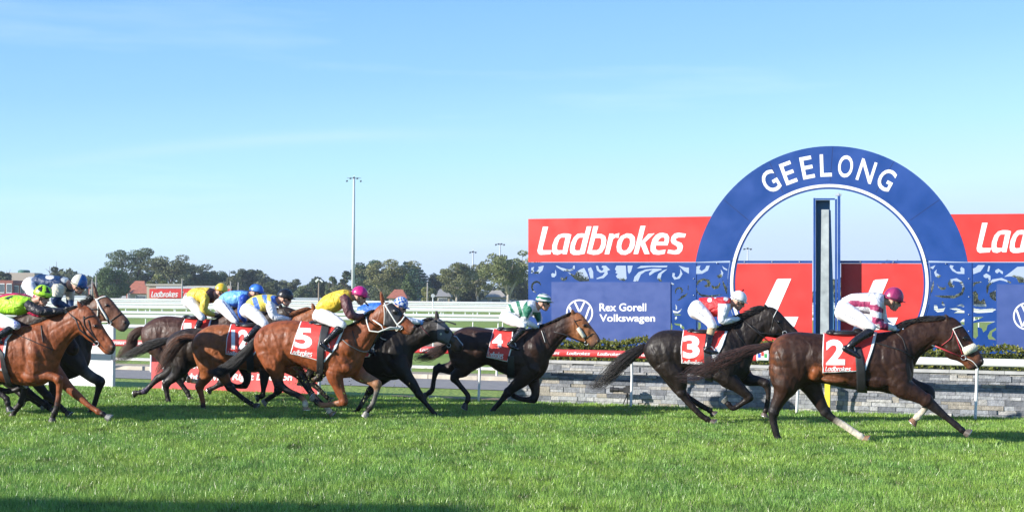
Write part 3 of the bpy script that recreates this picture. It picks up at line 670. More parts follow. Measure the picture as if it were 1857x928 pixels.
# red name boards
lb = empty('name_board', BP.P(1110, 475, .04)); tag(lb, 'long red board with white betting firm lettering at the left of the blue arch', 'sign board', 'red boards beside the arch')
def archx(y): return 1508 - math.sqrt(250 ** 2 - (y - 515) ** 2)
slab('board_face', BP, [(958, 397), (archx(392.5), 392.5)] + [(archx(y), y) for y in range(400, 475, 8)] + [(archx(474.5) + 0, 474.8), (958, 475)], RED, lb, .04, .004)
betword('lettering', (974.5, 409.5, 1244, 462), lambda x, y: BP.P(x, y, -.002), WHITE2, lb)
rb = empty('name_board', BP.P(1850, 475, .04)); tag(rb, 'red board cut off by the frame at the right of the blue arch', 'sign board', 'red boards beside the arch')
slab('board_face', BP, [(2060, 386), (2060, 474), (3016 - archx(474.5), 474.8)] + [(3016 - archx(y), y) for y in range(472, 392, -8)] + [(3016 - archx(388.5), 388.5)], RED, rb, .04, .004)
betword('lettering', (1771, 402.5, 2044, 458.5), lambda x, y: BP.P(x, y, -.002), WHITE2, rb)
# sponsor boards
def vw(parent, cx, cy, r, lat):
    mb = MB(); ro, ri = r, r * .885
    def ringf(a0, a1, n=40):
        vs = []; fs = []
        for i in range(n + 1):
            a = a0 + (a1 - a0) * i / n; vs += [BP.P(cx + ro * math.cos(a), cy + ro * math.sin(a), lat), BP.P(cx + ri * math.cos(a), cy + ri * math.sin(a), lat)]
        for i in range(n): fs.append((2 * i, 2 * i + 2, 2 * i + 3, 2 * i + 1))
        mb.add(vs, fs)
    ringf(0, 2 * math.pi, 48)
    def bar(x0, y0, x1, y1, wd=.125, la=0):
        d = np.array([x1 - x0, y1 - y0]); d = d / np.linalg.norm(d); nn = np.array([1., 0]) * wd / abs(d[1]) * .55
        q = [(x0 - nn[0], y0), (x0 + nn[0], y0), (x1 + nn[0], y1), (x1 - nn[0], y1)]
        mb.add([BP.P(cx + a * r, cy + b * r, lat + la) for a, b in q], [(0, 1, 2, 3)])
    bar(-.36, -.80, -.02, -.08, la=-.001); bar(.36, -.80, .02, -.08, la=-.0016)
    bar(-.74, -.46, -.33, .74, la=-.001); bar(.74, -.46, .33, .74, la=-.001); bar(-.33, .76, .02, .06, la=-.0016); bar(.33, .76, -.02, .06, la=-.0022)
    return mb.build('round_emblem', WHITE2, parent)
s1 = empty('sponsor_board', BP.P(1108, 620, -.03)); tag(s1, 'purple blue board with round car maker emblem reading Rex Gorell behind the fourth horse', 'sign board', 'sponsor boards on the scroll panels')
slab('board_face', BP, [(1000, 511), (1216, 511.5), (1216, 621), (1000, 619)], PURP, s1, .01, -.009)
vw(s1, 1051, 567, 24.5, -.012)
text_on('lettering', 'Rex Gorell', (1087, 549.5, 1172, 564), lambda x, y: BP.P(x, y, -.012), WHITE2, s1, .022)
text_on('lettering', 'Volkswagen', (1087, 569.5, 1188, 587), lambda x, y: BP.P(x, y, -.012), WHITE2, s1, .022)
s2 = empty('sponsor_board', BP.P(1900, 632, -.03)); tag(s2, 'purple blue board with round emblem cut off by the right edge of the picture', 'sign board', 'sponsor boards on the scroll panels')
slab('board_face', BP, [(1807.5, 515), (2026, 517), (2026, 636), (1807.5, 630)], PURP, s2, .01, -.009)
vw(s2, 1862, 573, 25, -.012)
text_on('lettering', 'Rex Gorell', (1900, 556, 1988, 571), lambda x, y: BP.P(x, y, -.012), WHITE2, s2, .022)
text_on('lettering', 'Volkswagen', (1900, 577, 2004, 595), lambda x, y: BP.P(x, y, -.012), WHITE2, s2, .022)
# small round sponsor sign on the rail joint
mb = MB(); c = RP.P(1383, 643, -.05); mb.obox(c - tdir * .1 + Vector((0, 0, -.09)), tdir * .2, ndir * .012, Vector((0, 0, .17)), (.8, .8, .8))
sg = mb.build('rail_sign', WHITE); tag(sg, 'little white square sign with coloured squares hung on the rail behind the leader', 'sign')
for i, cc in enumerate([(.03, .1, .45), (.7, .06, .05), (.05, .35, .1)]):
    mb = MB(); mb.obox(c - tdir * (.08 - i * .055) - ndir * .004 + Vector((0, 0, -.05 + .03 * (i % 2))), tdir * .045, ndir * .003, Vector((0, 0, .07))); mb.build('colour_patch', mat('patch%d' % i, cc, .5, var=0), sg)
# yellow distance post by the wall, remote camera on the grass
pt = WPL.gz(1497, 0, -.25); mb = MB(); mb.obox(pt, tdir * .09, ndir * .09, Vector((0, 0, .52)))
tag(mb.build('yellow_post', YEL), 'short square yellow post at the foot of the stone wall behind the leader', 'post')
cb = empty('remote_camera', WPL.gz(1130, .0, -.3)); tag(cb, 'black remote camera with long lens on a ground plate by the wall', 'camera')
c = WPL.gz(1132, .24, -.3); mb = MB(); mb.obox(c, tdir * .14, ndir * .09, Vector((0, 0, .11))); mb.obox(c + tdir * .04 + Vector((0, 0, .11)), tdir * .06, ndir * .08, Vector((0, 0, .03))); mb.build('camera_body', RUB, cb)
mb = MB(); a = c + ndir * .045 + Vector((0, 0, .055)); mb.tube([a, a - tdir * .1, a - tdir * .101, a - tdir * .2, a - tdir * .201, a - tdir * .26], [.036, .036, .042, .042, .05, .05], 14); mb.build('camera_lens', RUB, cb)
mb = MB(); b0 = c + tdir * .07 + ndir * .04; 
for dx, dy in ((-.1, -.06), (.1, -.05), (0, .1)): mb.tube([b0, Vector((b0.x + dx, b0.y + dy, 0))], .011)
mb.build('camera_stand', RUB, cb)

# ------------------------------------------------------------------ infield: boards, rails, poles
IP = Plane(29.7, SL)
wb = empty('barrier_board', IP.gz(100, 0)); tag(wb, 'white barrier board with grey steel edge behind the two leftmost horses', 'barrier')
IPA = plane_at(205, 31.0, SL)
def board(name, pl, x0, x1, z0, z1, m, parent, th=.05, lat=0.):
    a = pl.gz(x0, z0, lat); b = pl.gz(x1, z0, lat); mb = MB(); mb.obox(a, b - a, pl.n * th, Vector((0, 0, z1 - z0))); return mb.build(name, m, parent)
board('board_face', IPA, -330, 202, .03, 1.30, WHITE, wb)
board('steel_edge', IPA, 202.3, 206, .0, 1.34, STEEL, wb, .09, -.02)
rs = empty('advice_sign', IPA.gz(425, 0)); tag(rs, 'red board on the infield reading Right Advice Right Decision behind the horses', 'sign board')
board('board_face', IPA, 276, 577, .03, .80, mat('faded red', (.66, .08, .08), .5), rs)
board('steel_edge', IPA, 577.3, 580, .0, .82, STEEL, rs, .09, -.02)
def ia(x, y): return IPA.P(x, y, -.006)
text_on('lettering', 'Right Advice', (322, 676, 414, 692), ia, WHITE2, rs, .035, .15, 1)
text_on('lettering', 'Right Decision', (421, 677, 530, 692), ia, WHITE2, rs, .035, .15, 1)
betword('lettering', (325, 649, 470, 668), ia, WHITE2, rs)
def far_rail(Y, px0, px1, z, hh, label, posts, grp='inner running rails', slope=-.03, double=False, dark=False):
    rt = empty('inner_rail', xy_at((px0 + px1) / 2, Y)); tag(rt, label, 'rail', grp)
    pl = plane_at(900, Y, slope); mb = MB(); a = pl.gz(px0, z); b = pl.gz(px1, z); n = 10
    def beam(a, b, hh, rd=.05):
        rings = []
        for c in (a, a.lerp(b, .0005), a.lerp(b, .9995), b): rings.append([c + Vector((0, rd * math.sin(2 * math.pi * k / n), hh / 2 * math.cos(2 * math.pi * k / n))) for k in range(n)])
        loft_rings(mb, rings)
    beam(a, b, hh)
    if double: beam(a - Vector((0, 0, double)), b - Vector((0, 0, double)), hh)
    mb.build('rail_tube', WHITE if not dark else mat('grey rail', (.38, .42, .46), .5), rt, True)
    if posts:
        px = px0
        pm = 0
        while px < px1 and pm < 95:
            c = pl.gz(px, 0); mb = MB(); w_ = max(.03, Y * .0004); mb.tube([c + Vector((0, .08, 0)), c + Vector((0, .08, z * .8)), c + Vector((-.05 * 0, .02, z))], w_, 6); mb.build('rail_post', WHITE, rt); px += posts; pm += 1
    return rt
far_rail(37.5, -40, 960, 1.15, .10, 'white rail beyond the service road, nearest of the inner rails', 157)
far_rail(49, -40, 1100, 1.23, .13, 'second white rail inside the course just above the earth bank', 118)
far_rail(58, -40, 1900, 1.25, .13, 'third white rail inside the course above the green strip', 0)
far_rail(95, -60, 1950, 1.17, .25, 'broad white rail farther across the infield', 54)
far_rail(150, -80, 1950, 1.05, .26, 'thin white rail with close set posts across the infield', 22)
far_rail(175, -80, 1950, 1.16, .18, 'thin white rail directly above the close set posts', 0)
far_rail(210, -80, 1950, 1.28, .30, 'white rail before the far grey fence', 0)
far_rail(300, -80, 1950, 1.43, .55, 'long blue grey far fence at the foot of the trees', 0, grp=None, dark=True)
ll = empty('low_white_border', (0, 0, 0)); tag(ll, 'low white edging strip across the grass behind the road', 'edging')
pl = plane_at(700, 41.5, SL); a = pl.gz(-30, 0); b = pl.gz(915, 0); mb = MB(); mb.obox(a, b - a, Vector((0, .25, 0)), Vector((0, 0, .07))); mb.build('edging', mat('pale gravel', (.6, .58, .55), .8, var=.3, nscale=10), ll)
def pole(px, pytop, Y, r, name, label, head=None, m=STEEL, base=0, grp=None, hv=.5):
    c = xy_at(px, Y); zt = EYE - (pytop - HY + 0.0 - ROLL * (px - CX)) / FPX * Y
    rt = empty(name, c); tag(rt, label, 'pole', grp); mb = MB(); mb.tube([c, c + Vector((0, 0, zt * .5)), c + Vector((0, 0, zt))], [r, r * .8, r * .55], 12); mb.build('pole_shaft', m, rt, True)
    if head: head(rt, c + Vector((0, 0, zt)), Y)
    return rt
def flood(n, spanpx, h=3.2):
    def f(rt, top, Y):
        s = Y / FPX; w_ = spanpx * s / 2; mb = MB(); mb.tube([top - Vector((w_, 0, 0)), top + Vector((w_, 0, 0))], .28 * s * 2, 6); mb.tube([top - Vector((0, 0, 1 * s)), top + Vector((0, 0, 6 * s))], .12 * s * 3, 6); mb.build('head_frame', STEEL, rt)
        for i in range(n):
            x = -w_ + 2 * w_ * i / (n - 1); t = abs(i - (n - 1) / 2) / ((n - 1) / 2); mb = MB()
            o = top + Vector((x, -.2, (-h * .8 * t ** 2 + .5) * s)); mb.obox(o - Vector((1.5 * s, 0, 1.4 * s)), Vector((3 * s, 0, .8 * s)), Vector((0, 2 * s, 0)), Vector((-.3 * s, .5 * s, 2.6 * s))); mb.build('floodlight', RUB, rt)
    return f
WP = mat('pale grey pole', (.5, .52, .54), .5)
pole(640, 323, 240, .30, 'floodlight_mast', 'tall slim floodlight mast rising above the pink capped jockey', flood(5, 25, 8), WP)
pole(857, 457, 420, .30, 'floodlight_mast', 'distant floodlight mast over the trees left of the pale trunked gum', flood(3, 10, 2), WP, grp='distant floodlight masts')
pole(906, 443, 400, .30, 'floodlight_mast', 'distant floodlight mast beside the largest gum tree', flood(4, 15, 2), WP, grp='distant floodlight masts')
pole(1355, 451, 420, .30, 'floodlight_mast', 'faint floodlight mast seen through the left half of the arch', flood(3, 12, 2), WP, grp='distant floodlight masts')
def camhead(rt, top, Y):
    s = Y / FPX; mb = MB(); mb.obox(top + Vector((-5 * s, -.1, -1 * s)), Vector((5 * s, 0, 5 * s)), Vector((0, .4, 0)), Vector((-2 * s, 0, 2.5 * s))); mb.build('camera_box', WHITE, rt)
    mb = MB(); mb.obox(top + Vector((1 * s, -.1, 3 * s)), Vector((5 * s, 0, -4 * s)), Vector((0, .4, 0)), Vector((1.5 * s, 0, 2 * s))); mb.build('camera_box', WHITE, rt)
pole(578, 511, 120, .09, 'camera_pole', 'short pole with two white camera boxes on top, above the yellow jacketed jockey', camhead, mat('wood pole', (.25, .2, .15), .8))
def disc(rt, top, Y):
    s = Y / FPX; mb = MB(); mb.tube([top + Vector((0, -.06, 0)), top + Vector((0, .0, 0))], 3.6 * s, 16); mb.build('sign_disc', WP, rt)
pole(785, 536, 110, .05, 'marker_sign', 'small round pale marker sign on a thin post in the infield', disc, WHITE)
for px, py, lab in ((418, 510, 'wooden power pole right of the yellow capped jockey'), (432, 512, 'thin power pole just left of the blue capped jockey'), (167, 505, 'power pole over the roofs left of the dense round tree'), (174, 500, 'taller power pole left of the dense round tree'), (330, 505, 'thin pole in front of the trees above the long red billboard'), (775, 512, 'pale post with short crossarm under the conifers')):
    pole(px, py, 230, .16, 'power_pole', lab, None, mat('grey wood', (.3, .28, .25), .8), grp='power poles')
# utility wires between poles on the far left
# buildings
BRK = mat('brick', (.30, .10, .07), .8, var=.2, nscale=3); TILE = mat('roof tile', (.42, .14, .08), .8, var=.2, nscale=2); CREAM = mat('cream wall', (.5, .42, .32), .8); GLS = mat('window glass', (.12, .14, .16), .15, var=0)
def house(px0, px1, pybase_z, ztop, Y, label, wall=BRK, roof=None, rh=1.5, wins=3, name='house', dep=7, hip=True):
    a = xy_at(px0, Y); b = xy_at(px1, Y); rt = empty(name, (a + b) / 2); tag(rt, label, 'building')
    mb = MB(); mb.box((a.x, Y, 0), (b.x, Y + dep, ztop)); mb.build('wall', wall, rt)
    if roof:
        o = .4; i_ = (b.x - a.x) * .25 if hip else 0; mb = MB()
        vs = [(a.x - o, Y - o, ztop), (b.x + o, Y - o, ztop), (b.x + o, Y + dep + o, ztop), (a.x - o, Y + dep + o, ztop), (a.x + i_, Y + dep / 2, ztop + rh), (b.x - i_, Y + dep / 2, ztop + rh)]
        mb.add(vs, [(0, 1, 5, 4), (1, 2, 5), (2, 3, 4, 5), (3, 0, 4), (0, 3, 2, 1)]); mb.build('roof', roof, rt)
    for i in range(wins):
        x = a.x + (b.x - a.x) * (i + .5) / wins; ww = min(.9, (b.x - a.x) / wins * .3)
        mb = MB(); mb.box((x - ww - .1, Y - .08, ztop * .42), (x + ww + .1, Y - .003, ztop * .86)); f = mb.build('window', WHITE, rt)
        mb = MB(); mb.box((x - ww, Y - .11, ztop * .46), (x + ww, Y - .082, ztop * .82)); mb.build('pane', GLS, f)
    return rt
house(-30, 23, 0, 4.9, 330, 'two storey red brick building at the far left edge', wins=4)
house(23.5, 47, 0, 4.4, 331, 'red brick building with a pale panel beside the left edge', wins=2)
house(10, 62, 0, 7.6, 400, 'pale tan industrial shed behind the brick buildings', CREAM, wins=0)
house(60, 80, 0, 4.0, 340, 'small brick house behind the white capped jockey', BRK, TILE, 1.2, 1)
house(160, 178, 0, 3.6, 335, 'low house with dark roof left of the dense round tree', BRK, mat('dark roof', (.12, .1, .1), .8), 1.5, 1)
house(229, 262, 0, 2.6, 300, 'red tiled house left of the long red billboard', BRK, TILE, 2.2, 2)
house(236, 275, 0, 2.2, 286, 'lower red tiled house in front of the other tiled roof', CREAM, TILE, 1.6, 1)
house(705, 735, 0, 1.8, 270, 'small house with orange roof above the checked cap', CREAM, TILE, 1.6, 1)
house(790, 815, 0, 2.2, 300, 'grey roofed shed under the gum trees', CREAM, mat('grey roof', (.3, .29, .27), .7), 1.6, 1)
house(884, 915, 0, 2.2, 300, 'pale roofed shed between the gum trunks', CREAM, mat('pale roof', (.42, .38, .32), .7), 1.4, 1)
bl = empty('billboard_shed', xy_at(300, 262)); tag(bl, 'long low shed carrying a red betting billboard in the infield', 'building')
pl = plane_at(300, 262, 0)
def pb(name, x0, x1, y0, y1, m, l0=0, l1=.1, par=bl):
    vs = [pl.P(a, b, l) for l in (l0, l1) for a, b in ((x0, y0), (x1, y0), (x1, y1), (x0, y1))]
    mb = MB(); mb.add(vs, [(0, 1, 2, 3), (7, 6, 5, 4), (0, 4, 5, 1), (1, 5, 6, 2), (2, 6, 7, 3), (3, 7, 4, 0)]); return mb.build(name, m, par)
pb('wall', 266, 420, 518, 545, CREAM, .3, 6); pb('roof', 264, 330, 514.5, 518, mat('shed roof', (.4, .36, .3), .7), .0, 7); pb('fascia', 283, 390, 519, 523, WP, -.2, .2)
pb('billboard', 271, 420, 523.5, 540, RED, -.35, -.25)
betword('lettering', (274, 528, 323, 538.5), lambda x, y: pl.P(x, y, -.37), WHITE2, bl); betword('lettering', (329, 528, 378, 538.8), lambda x, y: pl.P(x, y, -.37), WHITE2, bl)
c = xy_at(43, 420); mb = MB(); zt = EYE + (HY - 491 + 8.5 * 0 - 8.5) * 420 / FPX
mb.tube([c, c + Vector((0, 0, zt)), c + Vector((0, 0, zt + .25))], [1.65, 1.65, 1.2], 28); tag(mb.build('water_tank', mat('green tank', (.04, .15, .11), .6), smooth=False), 'round green water tank above the tan shed at far left', 'tank')

# ------------------------------------------------------------------ trees
BARK = mat('pale bark', (.42, .37, .31), .8, var=.3, nscale=3); BARKD = mat('dark bark', (.10, .08, .06), .9)
TL = mat('tree leaf', rough=.6, attr=True, var=.0, trans=.15, spec=.2)
def tree(px, pytop, wpx, Y, label, kind='gum', name='gum_tree', col=(.06, .075, .03), hollow=.25, dens=1., pale=False, hrun=1.0, grp='trees beyond the course', seed=None):
    r = np.random.default_rng(seed if seed is not None else int(px * 7 + Y))
    base = xy_at(px, Y); pytop -= 3; wpx *= 1.1; H = (HY + ROLL * (px - CX) - pytop) * Y / FPX + EYE; R = wpx / 2 * Y / FPX
    rt = empty(name, base); tag(rt, label, 'tree', grp); mb = MB(); tips = []
    if kind in ('gum', 'round'):
        split = H * (.28 if kind == 'gum' else .2); nl = 7 if kind == 'gum' else 5
        mb.tube([base, base + Vector((r.normal() * .1, 0, split))], [H * .028, H * .022], 8)
        for i in range(nl):
            a = 2 * math.pi * i / nl + r.uniform(-.4, .4); rr = R * r.uniform(.35, .8); zt = H * r.uniform(.62, .95) if i else H * .93
            tip = base + Vector((rr * math.cos(a), rr * math.sin(a) * .8, zt)); st = base + Vector((0, 0, split * r.uniform(.6, 1)))
            mid = st.lerp(tip, .5) + Vector((r.normal() * R * .1, 0, -H * .03)); mb.tube([st, mid, tip], [H * .016, H * .010, H * .004], 6); tips.append(tip); tips.append(mid.lerp(tip, .4))
            for j in range(2):
                q = mid.lerp(tip, r.uniform(.2, .8)); e = q + Vector((r.normal() * R * .35, r.normal() * R * .3, H * r.uniform(.02, .14))); mb.tube([q, e], [H * .006, H * .003], 5); tips.append(e)
    else:
        mb.tube([base, base + Vector((0, 0, H * .9))], [H * .025, H * .008], 8)
    mb.build('trunk', BARK if pale else BARKD, rt, True)
    pts = []; cols = []; sz = []
    n = int(5200 * dens); px_m = Y / FPX
    if kind == 'gum':
        cl = []
        for t in tips: cl.append((np.array(t), r.uniform(.18, .34) * R))
        for i in range(int(10 * dens)):
            a = r.uniform(0, 2 * math.pi); q = r.uniform(.1, .85) ** .6; zc = H * (r.uniform(.42, .96)); env = math.sin(math.pi * min(1, max(0.05, (zc / H - .3) / .78))) ** .5
            cl.append((np.array(base) + np.array([math.cos(a) * R * q * env, math.sin(a) * R * q * env, zc - R * .15]), r.uniform(.16, .34) * R))
        for c, cr_ in cl:
            m_ = int(n / len(cl) * (cr_ / (R * .26)) ** 2) + 20; d = r.normal(size=(m_, 3)); d /= np.linalg.norm(d, axis=1)[:, None]; d *= r.uniform(.35, 1, m_)[:, None] ** .5
            d[:, 2] *= .55; p = c + d * cr_ * 1.15; pts.append(p); tone = r.uniform(.7, 1.25)
            cc = np.array(col) * 2.4 * tone * r.uniform(.75, 1.3, (m_, 1)); cols.append(cc)
    elif kind == 'round':
        for i in range(16):
            d0 = r.normal(size=3); d0 /= np.linalg.norm(d0); c = np.array(base) + np.array([d0[0] * R * .6, d0[1] * R * .6, H * .55 + d0[2] * H * .3]); cr_ = R * r.uniform(.35, .5); m_ = n // 13
            d = r.normal(size=(m_, 3)); d /= np.linalg.norm(d, axis=1)[:, None]; d *= r.uniform(.6, 1, m_)[:, None]; d[:, 2] *= .8
            p = c + d * cr_; p[:, 2] = np.minimum(p[:, 2], H * r.uniform(.9, 1.01, m_)); pts.append(p); cols.append(np.array(col) * 2.1 * r.uniform(.8, 1.2) * r.uniform(.75, 1.3, (m_, 1)))
    else:   # layered conifer
        for i in range(13):
            t = i / 12; zc = H * (.18 + .8 * t); rr = R * (1.05 - t) ** .6; m_ = int(n / 10 * (1.1 - t * .7)); a = r.uniform(0, 2 * math.pi, m_); q = r.uniform(.2, 1, m_) ** .5 * rr * (1 + .15 * np.sin(a * 5 + i))
            pts.append(np.array(base) + np.stack([np.cos(a) * q, np.sin(a) * q, zc - q * .12 + r.normal(0, H * .012, m_)], 1)); cols.append(np.array(col) * 2.1 * r.uniform(.8, 1.2) * r.uniform(.75, 1.3, (m_, 1)))
    pts = np.concatenate(pts); cols = np.concatenate(cols); leafmesh('crown', pts, 1.2 * px_m * (1.1 if kind == 'gum' else 1.2) * max(1, wpx / 75), cols, rt, TL, asp=.7)
    return rt
tree(97, 472, 26, 330, 'lone round dark tree rising above the navy jacketed jockey', 'round', 'round_tree', (.035, .045, .025), dens=.8)
tree(6, 487, 30, 340, 'dark bushy tree at the left edge behind the brick building', 'round', 'round_tree', (.045, .06, .03))
tree(203, 484, 66, 275, 'dense round green tree left of the tiled roofs', 'round', 'round_tree', (.05, .075, .03), dens=1.6)
tree(186, 508, 40, 285, 'greyish shrubby tree in front of the dense round tree', 'round', 'small_tree', (.09, .085, .055), dens=.8)
tree(236, 452, 70, 320, 'tall open crowned gum tree left of the billboard', 'gum', 'gum_tree', (.05, .065, .03), dens=1.25)
tree(262, 486, 48, 330, 'dark gum tree just right of the tall open crowned gum', 'gum', 'gum_tree', (.045, .055, .03))
tree(308, 465, 82, 315, 'broad spreading gum tree above the betting billboard', 'gum', 'gum_tree', (.065, .07, .035), dens=1.4)
tree(286, 500, 40, 290, 'olive bushy tree directly behind the shed roof', 'round', 'small_tree', (.09, .10, .03))
tree(352, 482, 60, 325, 'dark gum tree above the yellow capped jockey', 'gum', 'gum_tree', (.045, .055, .03), dens=1.2)
tree(330, 500, 44, 310, 'small dark gum behind the right end of the billboard', 'gum', 'gum_tree', (.05, .06, .03))
tree(375, 492, 40, 320, 'grey green gum tree between the yellow cap and the power pole', 'gum', 'gum_tree', (.05, .06, .035))
tree(401, 490, 46, 330, 'gum tree behind the first power pole', 'round', 'gum_tree', (.045, .06, .035))
tree(441, 491, 42, 335, 'gum tree behind the blue capped jockey', 'gum', 'gum_tree', (.05, .06, .035), dens=1.2)
tree(420, 503, 50, 300, 'low olive bush under the power poles', 'round', 'small_tree', (.075, .075, .04))
tree(476, 503, 22, 340, 'small dark tree right of the blue cap', 'round', 'small_tree', (.04, .05, .03), dens=.6)
tree(492, 512, 36, 330, 'low bush line above the black capped jockey', 'round', 'small_tree', (.05, .06, .03), dens=.7)
tree(522, 510, 42, 335, 'low pale gum right of the black capped jockey', 'gum', 'gum_tree', (.07, .08, .045))
tree(548, 518, 36, 325, 'low bushy tree left of the camera pole', 'round', 'small_tree', (.06, .075, .035), dens=.8)
tree(575, 501, 36, 330, 'dark tree directly behind the camera pole', 'round', 'round_tree', (.035, .05, .025), dens=.9)
tree(601, 499, 22, 320, 'narrow tree right of the camera pole', 'round', 'small_tree', (.06, .075, .035), dens=.7)
tree(624, 492, 18, 320, 'little tree left of the tall floodlight mast', 'gum', 'gum_tree', (.05, .06, .035), dens=.6)
tree(618, 515, 40, 300, 'low scrubby tree behind the whip', 'round', 'small_tree', (.08, .085, .045), dens=.8)
tree(662, 474, 54, 330, 'dark tree just right of the tall floodlight mast', 'gum', 'gum_tree', (.035, .055, .03), dens=1.4)
tree(694, 473, 74, 290, 'olive gum tree with pale limbs above the pink cap', 'gum', 'gum_tree', (.085, .085, .04), dens=1.6, pale=True)
tree(739, 478, 88, 335, 'wide dark layered conifer behind the olive gum', 'fir', 'conifer_tree', (.02, .042, .032), dens=2.4)
tree(756, 487, 70, 330, 'second dark layered conifer overlapping the first', 'fir', 'conifer_tree', (.022, .045, .03), dens=2)
tree(740, 500, 36, 280, 'lighter green conifer in front of the dark ones', 'fir', 'conifer_tree', (.06, .085, .035), dens=1.2)
tree(790, 497, 48, 340, 'dark low tree between the conifers and the gums', 'round', 'round_tree', (.035, .045, .03))
tree(776, 522, 34, 265, 'round olive bush above the rails left of the fourth horse', 'round', 'small_tree', (.085, .09, .035), dens=.9)
tree(828, 480, 66, 285, 'bushy gum with pale limbs in the middle of the gum row', 'gum', 'gum_tree', (.08, .085, .04), dens=1.8, pale=True)
tree(866, 480, 58, 295, 'gum tree behind the middle of the gum row', 'gum', 'gum_tree', (.07, .075, .035), dens=1.5, pale=True)
tree(922, 454, 92, 270, 'largest gum tree with forked white trunk next to the red board', 'gum', 'gum_tree', (.075, .085, .035), dens=2, pale=True)
tree(955, 490, 60, 300, 'dark gum partly behind the scroll panels', 'round', 'round_tree', (.045, .055, .03))
tree(845, 512, 60, 300, 'dark understorey bush below the middle gums', 'round', 'small_tree', (.04, .05, .025))
tree(708, 516, 80, 300, 'dark understorey bush below the olive gum', 'round', 'small_tree', (.045, .055, .028))
tree(250, 515, 60, 345, 'dark understorey below the tall open gum', 'round', 'small_tree', (.04, .045, .03))
tree(345, 512, 70, 345, 'dark understorey below the spreading gum', 'round', 'small_tree', (.045, .05, .03))
tree(1045, 488, 70, 300, 'dark gum seen through the left scroll panel', 'round', 'round_tree', (.045, .055, .03))
for px, py, w_, lab in ((1120, 505, 60, 'dark tree hidden behind the sponsor board'), (1180, 505, 70, 'low tree seen through the scrolls right of the sponsor board'), (1240, 508, 60, 'low tree seen through the scrolls before the arch'), (1300, 505, 60, 'olive tree seen through the narrow left scroll panel'), (1700, 500, 60, 'olive tree seen through the narrow right scroll panel'), (1770, 498, 60, 'dark tree seen through the far right scroll panel'), (1840, 500, 60, 'dark tree behind the cut-off sponsor board')):
    tree(px, py, w_, 300, lab, 'round', 'round_tree', (.06, .065, .03), dens=.8)
tree(1610, 466, 52, 290, 'olive tree top showing inside the arch above the right red panel', 'round', 'round_tree', (.09, .09, .04))
tg = empty('tree_belt'); 
# distant tree belt reading as one mass
n = 30000; X = rng.uniform(-.42, .42, n); Yb = rng.uniform(370, 410, n); hgt = 5.8 + 1.6 * np.sin(X * 60) + 1.2 * np.sin(X * 143 + 1)
P_ = np.stack([X * Yb, Yb, rng.uniform(0, 1, n) ** .8 * hgt + .2], 1)
bpy.data.objects.remove(tg)
tb = leafmesh('far_scrub', P_, .6, np.array([.085, .10, .055]) * rng.uniform(.6, 1.4, (n, 1)), None, TL, asp=.8)
tag(tb, 'far off belt of low grey green scrub along the horizon', 'scrub', kind='stuff')
# unseen stand added left of the camera to throw shadow over the near turf
gs = empty('shadow_stand', (-46, -10, 0)); tag(gs, 'unseen long roofed stand added left of the camera to throw shadow on the near turf', 'shadow_stand')
CONC = mat('concrete', (.4, .4, .38), .8); sh = 11.8; dep = sh / math.tan(SUN_EL)
ex = -5 - 0 - dep * LX; yedge = 14.35 - SL * 0
mb = MB()
def gpt(x, off, z): return Vector((x, (13.85 - dep * LY) - .03 * (x + dep * LX) + off, z))
for (o0_, o1_, z0, z1) in ((-10, 0, sh - .35, sh),):
    a = gpt(-64, o0_, z0); mb.add([gpt(-64, o0_, z0), gpt(-29.4, o0_, z0), gpt(-29.4, o1_, z0), gpt(-64, o1_, z0), gpt(-64, o0_, z1), gpt(-29.4, o0_, z1), gpt(-29.4, o1_, z1), gpt(-64, o1_, z1)], [(0, 3, 2, 1), (4, 5, 6, 7), (0, 1, 5, 4), (1, 2, 6, 5), (2, 3, 7, 6), (3, 0, 4, 7)])
mb.build('roof', STEEL, gs)
mb = MB()
for i in range(12):
    z0, z1, o0_, o1_ = 0, .9 + i * .75, -1.2 - i * .75, -.45 - i * .75
    mb.add([gpt(-64, o0_, z0), gpt(-29.4, o0_, z0), gpt(-29.4, o1_, z0), gpt(-64, o1_, z0), gpt(-64, o0_, z1), gpt(-29.4, o0_, z1), gpt(-29.4, o1_, z1), gpt(-64, o1_, z1)], [(0, 3, 2, 1), (4, 5, 6, 7), (0, 1, 5, 4), (1, 2, 6, 5), (2, 3, 7, 6), (3, 0, 4, 7)])
mb.build('seating_tier', CONC, gs)
mb = MB(); mb.add([gpt(-64, -10.3, 0), gpt(-29.4, -10.3, 0), gpt(-29.4, -10.05, 0), gpt(-64, -10.05, 0), gpt(-64, -10.3, sh), gpt(-29.4, -10.3, sh), gpt(-29.4, -10.05, sh), gpt(-64, -10.05, sh)], [(0, 3, 2, 1), (4, 5, 6, 7), (0, 1, 5, 4), (1, 2, 6, 5), (2, 3, 7, 6), (3, 0, 4, 7)])
mb.build('rear_wall', CONC, gs)
for i in range(6):
    a = gpt(-63 + i * 6.5, -.6, 0); mb = MB(); mb.tube([a, a + Vector((0, 0, sh - .3))], .15); mb.build('roof_column', STEEL, gs)

# thin air haze over the distance
mb = MB(); mb.box((-900, -60, -1.2), (900, 620, 27)); hz = mb.build('haze'); tag(hz, 'thin blue morning haze in the air over the far trees', 'haze', kind='stuff')
hm = bpy.data.materials.new('haze'); hm.use_nodes = True; t = hm.node_tree; t.nodes.remove(t.nodes['Principled BSDF']); pv = t.nodes.new('ShaderNodeVolumePrincipled')
pv.inputs['Color'].default_value = (.80, .87, 1, 1); pv.inputs['Density'].default_value = .00024; pv.inputs['Anisotropy'].default_value = .2; t.links.new(pv.outputs[0], t.nodes['Material Output'].inputs['Volume']); hz.data.materials.append(hm)
scene.cycles.volume_bounces = 0
